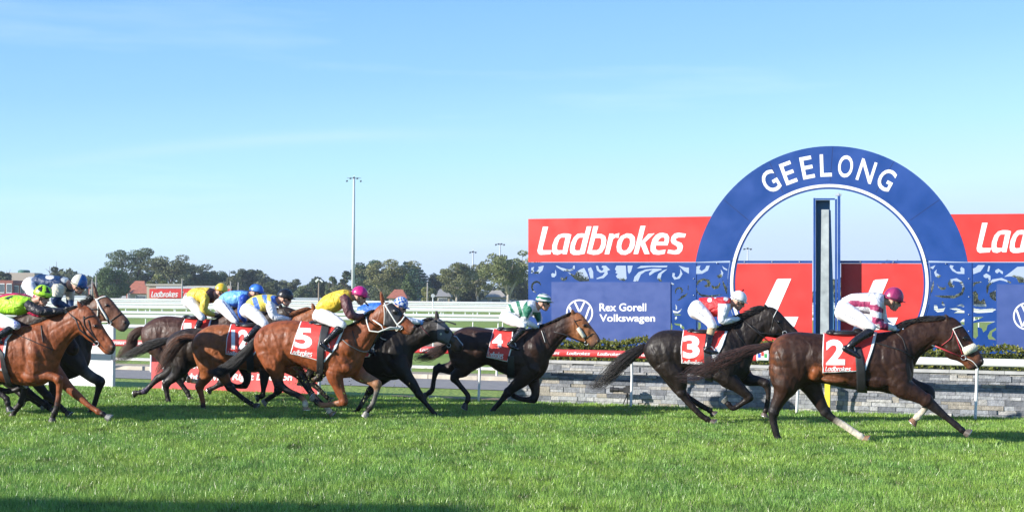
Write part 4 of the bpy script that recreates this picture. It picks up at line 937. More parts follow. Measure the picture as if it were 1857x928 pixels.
# ================================================================== horses
CAMP = Vector((0, 0, EYE))
D1 = (.032, .0135, .008); BR = (.12, .038, .014); KK = (.014, .011, .011); BAY = (.22, .060, .020); CH = (.36, .12, .035); SOCK = (.62, .55, .44); TAN = (.30, .14, .07); GRY = (.12, .11, .10)
class Surf:
    def __init__(s, fig, me): s.fig = fig; s.bvh = BVHTree.FromPolygons([v.co for v in me.vertices], [tuple(p.vertices) for p in me.polygons])
    def hit(s, x, y, off=.01, side=-1):
        m = s.fig.P(x, y)
        if side < 0: o = CAMP; d = (m - CAMP).normalized()
        else: d = -s.fig.pl.n; o = m - d * 2
        loc, n, i, _ = s.bvh.ray_cast(o, d)
        if loc is None or (loc - m).length > .7:
            loc, n, i, _ = s.bvh.find_nearest(m + s.fig.pl.n * .04 * side)
        if n.dot(d) > 0: n = -n
        return loc + n * off
    def strap(s, pts, wd, name, m, parent, off=.004, side=-1, flat=True, n=5):
        pp = catmull(pts, n) if len(pts) > 2 else [np.array(pts[0]) + (np.array(pts[1], float) - np.array(pts[0])) * i / 8 for i in range(9)]
        mb = MB(); mb.tube([s.hit(p[0], p[1], off + wd * .15, side) for p in pp], wd / 2, 7); return mb.build(name, m, parent, True)
def dens(pts, n):
    pts = [np.array(p, float) for p in pts]; L = [0]
    for a, b in zip(pts, pts[1:]): L.append(L[-1] + np.linalg.norm(b - a))
    out = []
    for i in range(n + 1):
        t = L[-1] * i / n
        for j in range(len(pts) - 1):
            if t <= L[j + 1] + 1e-9: f = (t - L[j]) / max(L[j + 1] - L[j], 1e-9); out.append(pts[j] * (1 - f) + pts[j + 1] * f); break
    return out
def patch(sf, Lp, Rp, name, m, parent, off=.012, nx=30, ny=30, cfn=None, rip=.0, side=-1, th=.004):
    A = dens(Lp, ny); B = dens(Rp, ny); mb = MB(); vs = []; fs = []; fc = []; seed = random.uniform(0, 9)
    for j in range(ny + 1):
        for i in range(nx + 1):
            p = A[j] * (1 - i / nx) + B[j] * (i / nx)
            r_ = rip * (math.sin(i * .33 + seed + j * .1) + .6 * math.sin(j * .3 - i * .15 + seed)) * (j / ny + .2)
            vs.append(sf.hit(p[0], p[1], off + r_, side))
    for j in range(ny):
        for i in range(nx):
            a = j * (nx + 1) + i; fs.append((a, a + 1, a + nx + 2, a + nx + 1)); fc.append(cfn((i + .5) / nx, (j + .5) / ny) if cfn else (.5, .5, .5))
    mb.add(vs, fs, None, fc if cfn else None); o = mb.build(name, m, parent, True)
    md = o.modifiers.new('s', 'SOLIDIFY'); md.thickness = th; md.offset = 1 if side > 0 else -1
    return o
def strands(mb, path, rad, n, length_jit=.25, w_=.008, wave=.02, seed=0, cols=((.02, .015, .012),), taper=True):
    """hair: ribbons that follow a path, spread over its radius"""
    r = np.random.default_rng(seed); pth = [np.array(p) for p in path]; m_ = len(pth)
    for k in range(n):
        d = r.normal(size=3); d /= np.linalg.norm(d); q = r.uniform(0, 1) ** .5; end = int(max(4, m_ * (1 - length_jit * r.uniform(0, 1) ** .7))); ph = r.uniform(0, 6.3); f1 = r.uniform(.5, 1.3); c = np.array(cols[r.integers(len(cols))]) * r.uniform(.7, 1.4)
        pts = [Vector(pth[i] + d * q * rad[i] + np.array([0, .5, 1]) * wave * math.sin(ph + i * f1) * (i / m_)) for i in range(end)]
        rr = [w_ * (.8 if i < 2 else 1) * (1 - .85 * (i / (end - 1)) ** 2) for i in range(end)]
        mb.tube(pts, rr, 4, tuple(c))
GRV = [ # anatomical furrows (negative) and ridges (positive): trunk frame u along, v down
 ([(.80, .10), (.87, .35), (.90, .60), (.87, .78)], -.016, .020), ([(.70, .12), (.685, .45), (.72, .70), (.78, .86)], -.015, .020), ([(.76, .10), (.80, .40), (.84, .62)], .010, .018),
 ([(.75, .52), (.80, .66), (.84, .70)], -.012, .015), ([(.73, .60), (.77, .74), (.80, .80)], .008, .020),
 ([(.12, .20), (.17, .50), (.22, 1.0)], -.015, .020), ([(.34, .30), (.31, .55), (.33, .80), (.40, .97)], -.020, .026), ([(.24, .15), (.26, .5), (.27, .8)], .010, .025),
 ([(.36, .45), (.42, .70), (.50, .90)], -.010, .018), ([(.30, .06), (.34, .12), (.38, .16)], .012, .022),

 ([(.55, .84), (.66, .90), (.76, .92)], -.007, .012), ([(.72, .78), (.60, .80), (.50, .76)], .005, .010)]
NGR = [([(.05, .80), (.30, .78), (.52, .74)], -.012, .016), ([(.05, .30), (.25, .34), (.48, .38)], -.007, .018), ([(.12, .55), (.3, .56), (.45, .55)], .006, .02), ([(.54, .40), (.555, .62), (.575, .78)], -.010, .012),
 ([(.66, .62), (.76, .58), (.86, .56)], .005, .008), ([(.62, .72), (.72, .76), (.82, .72)], -.006, .010), ([(.72, .36), (.82, .40), (.90, .42)], -.005, .010)]
def grooves(fig, sp, me):
    segs = []
    for ch, lst in ((sp['trunk'], GRV), (sp['neck'], NGR)):
        m_ = len(ch) - 1
        def at(u, v):
            q = min(u * m_, m_ - 1e-6); i = int(q); f = q - i; a = ch[i]; b = ch[i + 1]
            T = np.array(a[:2]) * (1 - f) + np.array(b[:2]) * f; B = np.array(a[2:4]) * (1 - f) + np.array(b[2:4]) * f; return T * (1 - v) + B * v
        for pts, amp, sg in lst:
            pp = catmull([at(*p) for p in pts], 5); segs.append((np.array(pp), amp, sg / fig.scale(*pp[0])))
    n = len(me.vertices); co = np.empty(n * 3, np.float32); me.vertices.foreach_get('co', co); co = co.reshape(-1, 3); no = np.empty(n * 3, np.float32); me.vertices.foreach_get('normal', no); no = no.reshape(-1, 3)
    X = co[:, 0] / co[:, 1] * FPX; V = (EYE - co[:, 2]) / co[:, 1] * FPX; zx = (CX + X - ROLL * V - fig.x0) * fig.k; zy = (HY + V + ROLL * X - fig.y0) * fig.k
    side = np.abs(no @ np.array(fig.pl.n)); d_ = np.zeros(n, np.float32)
    for pp, amp, sg in segs:
        a = pp[:-1]; b = pp[1:]; L = np.linalg.norm(b - a, axis=1); best = np.full(n, 1e9); tt = np.zeros(n); tot = L.sum(); acc = 0
        bb = (zx > pp[:, 0].min() - 4 * sg) & (zx < pp[:, 0].max() + 4 * sg) & (zy > pp[:, 1].min() - 4 * sg) & (zy < pp[:, 1].max() + 4 * sg); ii = np.nonzero(bb)[0]; x = zx[ii]; y = zy[ii]; bs = best[ii]; tq = tt[ii]
        for i in range(len(a)):
            dx, dy = b[i] - a[i]; t = np.clip(((x - a[i][0]) * dx + (y - a[i][1]) * dy) / (L[i] ** 2 + 1e-9), 0, 1); dd = np.hypot(x - a[i][0] - t * dx, y - a[i][1] - t * dy); m_ = dd < bs; bs = np.where(m_, dd, bs); tq = np.where(m_, (acc + t * L[i]) / tot, tq); acc += L[i]
        prof = np.exp(-(bs / (sg * 1.35)) ** 2); end = np.clip(np.sin(np.pi * np.clip(tq * .9 + .05, 0, 1)) * 1.6, 0, 1)
        d_[ii] += amp * prof * end * .62
    co += no * (d_ * np.clip(side * 1.6, 0, 1))[:, None]; me.vertices.foreach_set('co', co.ravel()); me.update()
def horse(sp):
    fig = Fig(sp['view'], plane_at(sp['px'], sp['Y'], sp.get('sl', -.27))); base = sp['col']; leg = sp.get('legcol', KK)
    mb = MB(); k = sp['view'][2]
    fig.trunk(mb, sp['trunk'], base=base, sub=4)
    fig.trunk(mb, sp['neck'], base=base, sub=4, n=20)
    s1 = fig.scale(sp['trunk'][4][0], sp['trunk'][4][1])
    hooves = []
    for L in sp['legs']:
        side, hind, pts = L['s'], L['h'], L['p']; n = len(pts)
        if n < 3: continue
        top, bot = (.115, .10) if hind else (.13, .085)
        lats = [side * (top + (bot - top) * min(1, i / (n * .55))) for i in range(n)]
        pl_ = []
        for i, p in enumerate(pts[:-1]):
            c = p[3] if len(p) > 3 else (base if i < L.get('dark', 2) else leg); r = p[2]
            pl_.append((p[0], p[1], r, c))
        e = pts[-1]; a = pts[-2]; pl_.append((a[0] * .45 + e[0] * .55, a[1] * .45 + e[1] * .55, a[2] * .9, pl_[-1][3])); lats[-1] = lats[-2]
        fig.limb(mb, pl_, lats, n=16, sub=4, flat=.8, cap_w=.155 if hind else .125)
        bend = max(range(3, max(4, len(pl_) - 2)), key=lambda q: -(Vector((pl_[q][0] - pl_[q - 1][0], pl_[q][1] - pl_[q - 1][1], 0)).normalized().dot(Vector((pl_[q + 1][0] - pl_[q][0], pl_[q + 1][1] - pl_[q][1], 0)).normalized()) if q < len(pl_) - 1 else 1))
        for q, gr_ in ((bend, 1.18), (len(pl_) - 2, 1.22)):
            if 2 < q < len(pl_):
                b_ = fig.P(pl_[q][0], pl_[q][1], lats[q]); rr1 = pl_[q][2] * fig.scale(pl_[q][0], pl_[q][1]) * gr_; mb.ell(b_, fig.pl.t * rr1, fig.pl.n * rr1 * .85, Vector((0, 0, rr1)), 12, 8, pl_[q][3])
        # point of the hock, knee and fetlock joints
        for q, am, rr0 in ((3, .030 if hind else .008, .030), (len(pl_) - 3, .006, .0)):
            if 0 < q < len(pl_) - 1 and am:
                a_, b_, c_ = (fig.P(pl_[w_][0], pl_[w_][1], lats[w_]) for w_ in (q - 1, q, q + 1)); out = b_ - (a_ + c_) / 2
                if out.length > .005: out.normalize(); rr1 = pl_[q][2] * fig.scale(pl_[q][0], pl_[q][1]); mb.ell(b_ + out * am + (a_ - b_).normalized() * .02, out * rr1 * .8, fig.pl.n * rr1 * .55, (a_ - c_).normalized() * rr1 * 1.3, 12, 8, pl_[q][3])
        hooves.append((a, e, lats[-1], L.get('hc', (.06, .045, .035))))
    # head planes: jowl, facial crest, lips
    ex, ey = sp['eye']; nx_, ny_ = sp['nostril']; q6 = sp['neck'][6]; hcl = sp.get('headcol', base)
    for sd_ in (-1, 1):
        jx, jy = ex * .72 + q6[2] * .28 - (nx_ - ex) * .10, ey * .45 + q6[3] * .55; mb.ell(fig.P(jx, jy, sd_ * .045), fig.pl.t * .085, fig.pl.n * .05, Vector((0, 0, .085)), 16, 10, hcl)
        fig.limb(mb, [(ex + (nx_ - ex) * .12, ey + (ny_ - ey) * .30, 4 * k / 3.1), (ex + (nx_ - ex) * .45, ey + (ny_ - ey) * .66, 3 * k / 3.1)], sd_ * .062, n=8, base=hcl)
        mb.ell(fig.P(ex, ey, sd_ * .068), fig.pl.t * .035, fig.pl.n * .022, Vector((0, 0, .026)), 12, 8, tuple(np.array(hcl) * .6))
        mb.ell(fig.P(nx_, ny_, sd_ * .035), fig.pl.t * .028, fig.pl.n * .028, Vector((0, 0, .034)), 12, 8, tuple(np.array(hcl) * .5))
    # masses of muscle under the skin
    for (x, y, rx, ry, ang, lt, d, cc) in sp.get('mus', []):
        for sd_ in (-1, 1):
            c = fig.P(x, y, sd_ * lt); a = math.radians(ang); sc = fig.scale(x, y); t = fig.pl.t; z = Vector((0, 0, 1))
            mb.ell(c, (t * math.cos(a) - z * math.sin(a)) * rx * sc, (t * math.sin(a) + z * math.cos(a)) * ry * sc, fig.pl.n * d, 16, 10, cc or base)
    for (x0, y0, x1, y1) in sp['ears']:
        for lt in (-.055, .055):
            x1 += (x1 - x0) * .35 * (lt < 0); y1 += (y1 - y0) * .35 * (lt < 0); rows = [(x0, y0, 11 * k / 3.1), (x0 * .5 + x1 * .5, y0 * .5 + y1 * .5, 10.5 * k / 3.1), (x1, y1, 3.5 * k / 3.1)]
            if lt > 0: rows = [(a + 6 * k / 3.1, b, c) for a, b, c in rows]
            fig.limb(mb, rows, [lt * .8, lt, lt * 1.05], n=10, sub=3, flat=.5, base=tuple(np.array(sp.get('headcol', base)) * .8))
    body = remesh(mb, .0120, 4, name='horse')
    grooves(fig, sp, body)
    o = link(sp.get('name', 'racehorse'), body, COAT, None, True); tag(o, sp['label'], 'horse', 'racehorses galloping past the finish'); sf = Surf(fig, body)
    for (a, e, lt, hc) in hooves:
        A = fig.P(a[0], a[1], lt); E = fig.P(e[0], e[1], lt); d = (E - A).normalized(); S = A.lerp(E, .42); b = d.cross(fig.pl.n).normalized()
        toe = b if b.dot(Vector((1, 0, 0))) > 0 else -b; rings = []; hl = (E - S).length
        for t, r, sh_ in ((0, .030, 0), (.15, .042, 0), (.95, .060, .016), (1, .056, .016)):
            c = S + d * hl * t + toe * sh_; rings.append([c + toe * r * math.cos(2 * math.pi * q / 14) * 1.12 + fig.pl.n * r * .9 * math.sin(2 * math.pi * q / 14) for q in range(14)])
        hb = MB(); loft_rings(hb, rings, [tuple(v_ * .65 for v_ in hc)] * 4); ho = hb.build('hoof', HOOF, o)
        hb = MB(); rings = []
        for t, r in ((1.0, .057), (1.07, .057)):
            c = S + d * (hl * 1.005 + (t - 1) * .1) + toe * .016; rings.append([c + toe * r * math.cos(2 * math.pi * q / 14) * 1.12 + fig.pl.n * r * .9 * math.sin(2 * math.pi * q / 14) for q in range(14)])
        loft_rings(hb, rings); hb.build('horseshoe', mat('horseshoe', (.55, .55, .55), .35, .8), ho)
    for sd_ in (-1, 1):
        x, y = sp['eye']; p = sf.hit(x, y, -.004, sd_); mb = MB(); mb.ell(p, fig.pl.t * .026, Vector((0, 0, .022)), fig.pl.n * .02, 12, 8); mb.build('eye', LENS, o, True)
        x, y = sp['nostril']; p = sf.hit(x, y, .0, sd_); mb = MB(); mb.ell(p, fig.pl.t * .02, Vector((0, 0, .028)), fig.pl.n * .012, 12, 8); mb.build('nostril', mat('nostril', (.01, .006, .006), .6), o, True)
        if sd_ < 0:
            rx_, ry_ = sp.get('ring', sp['nostril']); c_ = sp['neck'][-1]; sf.strap([(rx_ + (nx_ - rx_) * .15, ry_ + (ny_ - ry_) * .1 + 0), (rx_ * .5 + c_[2] * .5, ry_ * .4 + c_[3] * .6 - 2 * k / 3.1), (c_[2] * .8 + c_[0] * .2, c_[3] * .8 + c_[1] * .2)], .009, 'mouth', mat('nostril', (.01, .006, .006), .6), o, off=-.002)
    # tail
    if 'tail' in sp:
        T = sp['tail']; rr = catmull([(p[0], p[1], p[2]) for p in T], 5); path = [fig.P(p[0], p[1], .0) for p in rr]; rad = [float(max(p[2], 1)) * fig.scale(p[0], p[1]) for p in rr]
        hb = MB(); tc_ = sp.get('tailcol', ((.02, .015, .013), (.035, .02, .016)))
        mm = len(path) * 2 // 3; cr = [rad[i] * .42 * (1 - (i / mm) ** 2 * .85) for i in range(mm)]; hb.tube(path[:mm], cr, 8, tc_[0])
        strands(hb, path, rad, sp.get('ntail', 150) * 3, .6, .0038, .03, int(sp['px']), tc_); hb.build('tail', HAIR, o, True)
    # mane: locks leave the crest and stream backwards
    hb = MB(); r = np.random.default_rng(int(sp['px']) + 5); cr = catmull(sp['crest'], 12); mh = sp.get('mane', (60, 18)); mc = sp.get('manecol', (.014, .011, .010))
    nl = int(sp.get('nmane', 190) * 2)
    for q in range(nl):
        i = r.uniform(0, len(cr) - 1.01); j = int(i); p = cr[j] * (1 - (i - j)) + cr[j + 1] * (i - j); lt = r.uniform(-.045, .045); ln_ = mh[0] * r.uniform(.4, 1.15); up = mh[1] * r.uniform(-.8, 1.3)
        kk = k / 3.1; p0 = fig.P(p[0], p[1] + 4 * kk, lt); p1 = fig.P(p[0] - ln_ * .35, p[1] - up * .8 + 1 * kk, lt * 1.5); p2 = fig.P(p[0] - ln_, p[1] - up * .3 + ln_ * sp.get('droop', .25) + 3 * kk, lt * 2.2)
        pts = [p0.lerp(p1, t).lerp(p1.lerp(p2, t), t) for t in (0, .25, .5, .75, 1)]; hb.tube(pts, [.009, .008, .006, .004, .0015], 4, tuple(np.array(mc) * r.uniform(.7, 1.6)))
    hb.build('mane', HAIR, o, True)
    if 'cloth' in sp:
        c = sp['cloth']
        def cf(u, v):
            if v > .965 or u < .025 or v < .0: return (.8, .8, .8)
            if u > .955: return (.8, .8, .8)
            if 'flash' in c and u > c['flash'] + .25 * (1 - v) : return (.8, .8, .8)
            return (.70, .045, .035)
        cl = patch(sf, c['L'], c['R'], 'saddle_cloth', CLOTH, o, .016, 56, 40, cf, .0025)
        patch(sf, c['L'], c['R'], 'saddle_cloth', CLOTH, o, .016, 20, 16, cf, .004, side=1)
        cs = Surf(fig, bpy.data.meshes.new_from_object(cl.evaluated_get(bpy.context.evaluated_depsgraph_get())))
        if 'num' in c:
            body_, box = c['num']; text_on('cloth_number', body_, box, lambda x, y: cs.hit(x, y, .005), WHITE2, cl, .04, 0., c.get('ns', 0), .16)
        if 'word' in c: betword('cloth_lettering', c['word'], lambda x, y: cs.hit(x, y, .005), WHITE2, cl, c.get('ws', 0), True)
        if 'girth' in c:
            g = c['girth']; patch(sf, g[0], g[1], 'girth', RUB, o, .03, 6, 20)
            patch(sf, g[0], g[1], 'girth', RUB, o, .03, 6, 20, side=1)
        x, y, hw_ = c['saddle']; s_ = fig.scale(x, y); mb = MB(); t = fig.pl.t; z = Vector((0, 0, 1))
        mb.ell(fig.P(x, y), t * hw_ * s_, fig.pl.n * .16, z * .045, 20, 10); mb.ell(fig.P(x + hw_ * .7, y - 3, 0), t * .09, fig.pl.n * .1, z * .065, 14, 8); mb.ell(fig.P(x - hw_ * .8, y - 3, 0), t * .08, fig.pl.n * .13, z * .05, 14, 8); mb.build('saddle', BLACK, o, True)
    for (pts, wd, nm, m) in sp.get('straps', []): sf.strap(pts, wd, nm, m, o)
    for (pts, wd, nm, m) in sp.get('fstraps', []): sf.strap(pts, wd, nm, m, o, side=1)
    if 'roll' in sp:
        x0, y0, x1, y1, rr_ = sp['roll']; mb = MB(); A = sf.hit(x0, y0, .012); B = sf.hit(x1, y1, .012); mb.tube([A, A.lerp(B, .08), A.lerp(B, .92), B], [rr_ * .7, rr_, rr_, rr_ * .7], 14); mb.build('noseband_roll', WOOL, o, True)
    if 'ring' in sp:
        x, y = sp['ring']; c = sf.hit(x, y, .012); mb = MB(); mb.tube([c + (fig.pl.t * math.cos(a) + Vector((0, 0, math.sin(a)))) * .032 for a in [i * math.pi / 8 for i in range(17)]], .006, 6); mb.build('bit_ring', STEEL, o, True)
    return o, fig, sf

# ================================================================== riders
CW = (.78, .78, .80); SK = (.50, .27, .19)
def helmet(fig, c, rx, ry, pitch, pat, parent, m=GLOSS, peakc=(.02, .02, .02), peak=True):
    s_ = fig.scale(*c); a = math.radians(pitch); t = fig.pl.t; z = Vector((0, 0, 1)); f = t * math.cos(a) - z * math.sin(a); u = z * math.cos(a) + t * math.sin(a); n_ = fig.pl.n
    C0 = fig.P(*c) - u * ry * s_ * .25; RX = rx * s_; RZ = ry * s_ * 1.28; RN = .112; mb = MB(); nt_, na = 14, 40; vs = [C0 + u * RZ]; fs = []; fc = []
    for j in range(1, nt_ + 1):
        ph = math.radians(104) * j / nt_
        for k in range(na):
            th = 2 * math.pi * k / na; vs.append(C0 + u * RZ * math.cos(ph) + (f * RX * math.cos(th) + n_ * RN * math.sin(th)) * math.sin(ph))
    for k in range(na): fs.append((0, 1 + k, 1 + (k + 1) % na)); fc.append(pat((k + .5) / na, .5 / nt_))
    for j in range(nt_ - 1):
        for k in range(na): a0 = 1 + j * na + k; b0 = 1 + j * na + (k + 1) % na; fs.append((a0, a0 + na, b0 + na, b0)); fc.append(pat((k + .5) / na, (j + 1.5) / nt_))
    L = len(vs); vs.append(C0 - u * RZ * .24)
    for k in range(na): fs.append((L, 1 + (nt_ - 1) * na + (k + 1) % na, 1 + (nt_ - 1) * na + k)); fc.append((.02, .02, .02))
    mb.add(vs, fs, None, fc); h = mb.build('helmet', m, parent, True)
    if peak:
        mb = MB(); mb.ell(C0 + f * RX * .82 - u * .012, f * .075, n_ * .085, u * .009 + f * .004, 18, 6); mb.build('helmet_peak', mat('peak%d' % (hash(peakc) % 999), peakc, .4), h, True)
    mb = MB(); mb.tube([C0 + f * RX * 1.015 * math.cos(q) * 1 + n_ * RN * 1.02 * math.sin(q) - u * (.004 + .012 * math.sin(q) ** 2) for q in [i * math.pi / 12 for i in range(25)]], .006, 5); mb.build('goggle_strap', RUB, h, True)
    return C0, f, u
def rider(sp, fig0):
    fig = Fig(sp['view'], fig0.pl) if 'pl' not in sp else Fig(sp['view'], sp['pl']); n_ = fig.pl.n; t = fig.pl.t; z = Vector((0, 0, 1))
    (cx_, cy_), rx, ry, pitch = sp['cap'][:4]; s_ = fig.scale(cx_, cy_)
    a = math.radians(pitch); f = t * math.cos(a) - z * math.sin(a); u = z * math.cos(a) + t * math.sin(a)
    C0 = fig.P(cx_, cy_) - u * ry * s_ * .25
    mb = MB(); HC = C0 - u * .055 + f * .012
    mb.ell(HC + u * .03, f * .095, n_ * .074, u * .095, 18, 12, SK)                      # skull
    mb.ell(HC - u * .055 + f * .028, f * .062, n_ * .052, u * .06, 14, 10, SK)           # jaw
    mb.ell(HC - u * .098 + f * .062, f * .022, n_ * .024, u * .018, 10, 8, SK)           # chin
    mb.ell(HC - u * .018 + f * .098, f * .024, n_ * .013, u * .028, 10, 8, tuple(np.array(SK) * 1.08))  # nose
    mb.ell(HC - u * .064 + f * .086, f * .012, n_ * .024, u * .009, 10, 6, (.38, .13, .11))   # lips
    for sd_ in (-1, 1): mb.ell(HC - u * .01 - f * .01 + n_ * .076 * sd_, f * .02, n_ * .009, u * .032, 10, 8, tuple(np.array(SK) * .95))
    tr = sp['torso']; tl = tr[-1]; nk = fig.P((tl[0] + tl[2]) / 2, (tl[1] + tl[3]) / 2)
    mb.tube([nk - (HC - nk).normalized() * .06, nk.lerp(HC, .5), HC - u * .03 - f * .02], [.065, .058, .06], 14, SK)
    fig.trunk(mb, [c + (SK,) for c in tr], base=SK, shrink=.86)
    cl = MB(); fig.trunk(cl, tr, base=CW, sub=4)
    hands = []
    for sd_, arm in ((-1, sp['arm']), (1, sp.get('arm2') or [(p[0] + 6, p[1] - 4, p[2]) for p in sp['arm']])):
        la = sp.get('lata', [.17, .21, .07]); lats = [sd_ * v for v in (la + [la[-1]] * 4)[:len(arm)]]
        fig.limb(mb, [(p[0], p[1], p[2] * .7, SK) for p in arm], lats, n=10)
        fig.limb(cl, arm, lats, n=14, flat=1.0)
        A = fig.P(arm[-2][0], arm[-2][1], lats[-2]); B = fig.P(arm[-1][0], arm[-1][1], lats[-1]); hands.append((A, B, sd_))
    gc = sp.get('glove', SK)
    for A, B, sd_ in hands:                                                                # hand closed round the rein
        d = (B - A).normalized(); up = Vector((0, 0, 1)); sdv = n_ * -1
        pc = B + d * .05; w2 = (up - d * up.dot(d)).normalized()
        mb.tube([A.lerp(B, .7), B, B + d * .02], [.028, .025, .026], 10, gc)
        mb.ell(pc, d * .048, n_ * .024, w2 * .042, 12, 8, gc)
        for i in range(4):
            ln_ = (.9, 1, .95, .8)[i]; o_ = pc + d * .036 + w2 * (.03 - i * .02); q1 = o_ + d * .028 * ln_ + n_ * -sd_ * .004; q2 = q1 + d * .006 + n_ * -sd_ * .026 * ln_; q3 = q2 - d * .022 * ln_ + n_ * -sd_ * .006
            mb.tube([o_ - d * .012, q1, q2, q3], [.0105, .010, .0095, .008], 8, gc)
        th = pc + w2 * .03 - d * .015; mb.tube([th, th + w2 * .018 + d * .022 - n_ * sd_ * .012, th + w2 * .012 + d * .048 - n_ * sd_ * .02], [.013, .011, .009], 8, gc)
    lg = sp['leg']; ll = sp.get('latl', [.10, .14, .21, .24]); br = MB(); bt = []
    for sd_ in (-1, 1):
        lats = [sd_ * v for v in (ll + [ll[-1]] * 4)[:len(lg)]]
        fig.limb(mb, [(p[0], p[1], p[2] * .75, SK) for p in lg], lats, n=10); fig.limb(br, lg, lats, n=16, flat=.95)
        bo = sp['boot']; lb = [sd_ * v for v in (sp.get('latb', [.25, .285, .31]) + [.31] * 4)[:len(bo)]]
        fig.limb(mb, [(p[0], p[1], p[2] * .7, SK) for p in bo], lb, n=10)
        b_ = MB(); fig.limb(b_, bo, lb, n=14, flat=.9)
        ft = sp['foot']; fig.limb(b_, ft, [sd_ * .31] * len(ft), n=14, flat=.9); bt.append((b_, sd_))
    # hips
    h0 = lg[0]; fig.trunk(br, sp['hips'], sub=4) if 'hips' in sp else None
    pm = remesh(mb, .0085, 2, name='person'); o = link('person', pm, SKIN, None, True); tag(o, sp['label'], 'person', 'jockeys riding in the race')
    sm = remesh(cl, .011, 3, colour=False, name='silks'); paint(sm, fig, sp['pat'], sp['base']); link('silks', sm, SILK, o, True)
    bm2 = remesh(br, .011, 3, colour=False, name='breeches'); paint(bm2, fig, sp.get('bpat', lambda x, y: None), sp.get('bcol', CW)); bo_ = link('breeches', bm2, BREE, o, True)
    for b_, sd_ in bt:
        bo2 = link('boot', remesh(b_, .011, 2, colour=False, name='boot'), BOOT, o, True)
        ft = sp['foot']; q = fig.P(ft[1][0], ft[1][1] + 6, sd_ * .31); mb = MB(); rr_ = .055
        top = fig.P(sp['boot'][0][0], sp['boot'][0][1], sd_ * .26)
        mb.tube([q + t * (rr_ * math.cos(w)) + z * (rr_ * 1.1 * math.sin(w) + .03) for w in [i * math.pi / 8 for i in range(17)]], .007, 6); mb.build('stirrup', STEEL, bo2, True)
    if 'name' in sp:
        bs = Surf(fig, bm2); txt, box, sl_ = sp['name']; v, ff, _ = text2d(txt, .01, 0.); v, ff = refine(v, ff, .04); x0, y0, x1, y1 = box; ang = math.atan2(sl_, x1 - x0); mb = MB()
        mb.add([bs.hit(x0 + p[0] * (x1 - x0) + (p[1]) * (y1 - y0) * math.sin(ang), y0 + p[0] * sl_ + (1 - p[1]) * (y1 - y0) * math.cos(ang), .004) for p in v], ff); mb.build('breeches_lettering', mat('ink', (.30, .29, .32), .6), bo_)
    C0, f, u = helmet(fig, (cx_, cy_), rx, ry, pitch, sp['cpat'], o, peakc=sp.get('peakc', (.02, .02, .02)))
    mb = MB(); g = HC + f * .080 + u * .018; mb.ell(g, f * .026, n_ * .062, u * .027, 14, 8); mb.build('goggles', LENS, o, True)
    mb = MB(); mb.tube([HC + u * .02 + n_ * -.08, HC - u * .05 - n_ * .062 + f * .03, HC - u * .118 + f * .045, HC - u * .05 + n_ * .062 + f * .03, HC + u * .02 + n_ * .08], .006, 5); mb.build('chin_strap', RUB, o, True)
    if 'pom' in sp:
        mb = MB(); mb.ell(C0 + u * (ry * s_ * 1.28 + .012), t * .03, n_ * .03, u * .026); mb.build('pompom', mat('red wool', (.55, .02, .02), .9), o, True)
    return o, fig, hands
def rein(fa, pts, wd, m, parent, name='rein'):
    mb = MB(); mb.tube(pts, wd, 6); return mb.build(name, m, parent, True)
def plain(c): return lambda u, v: c
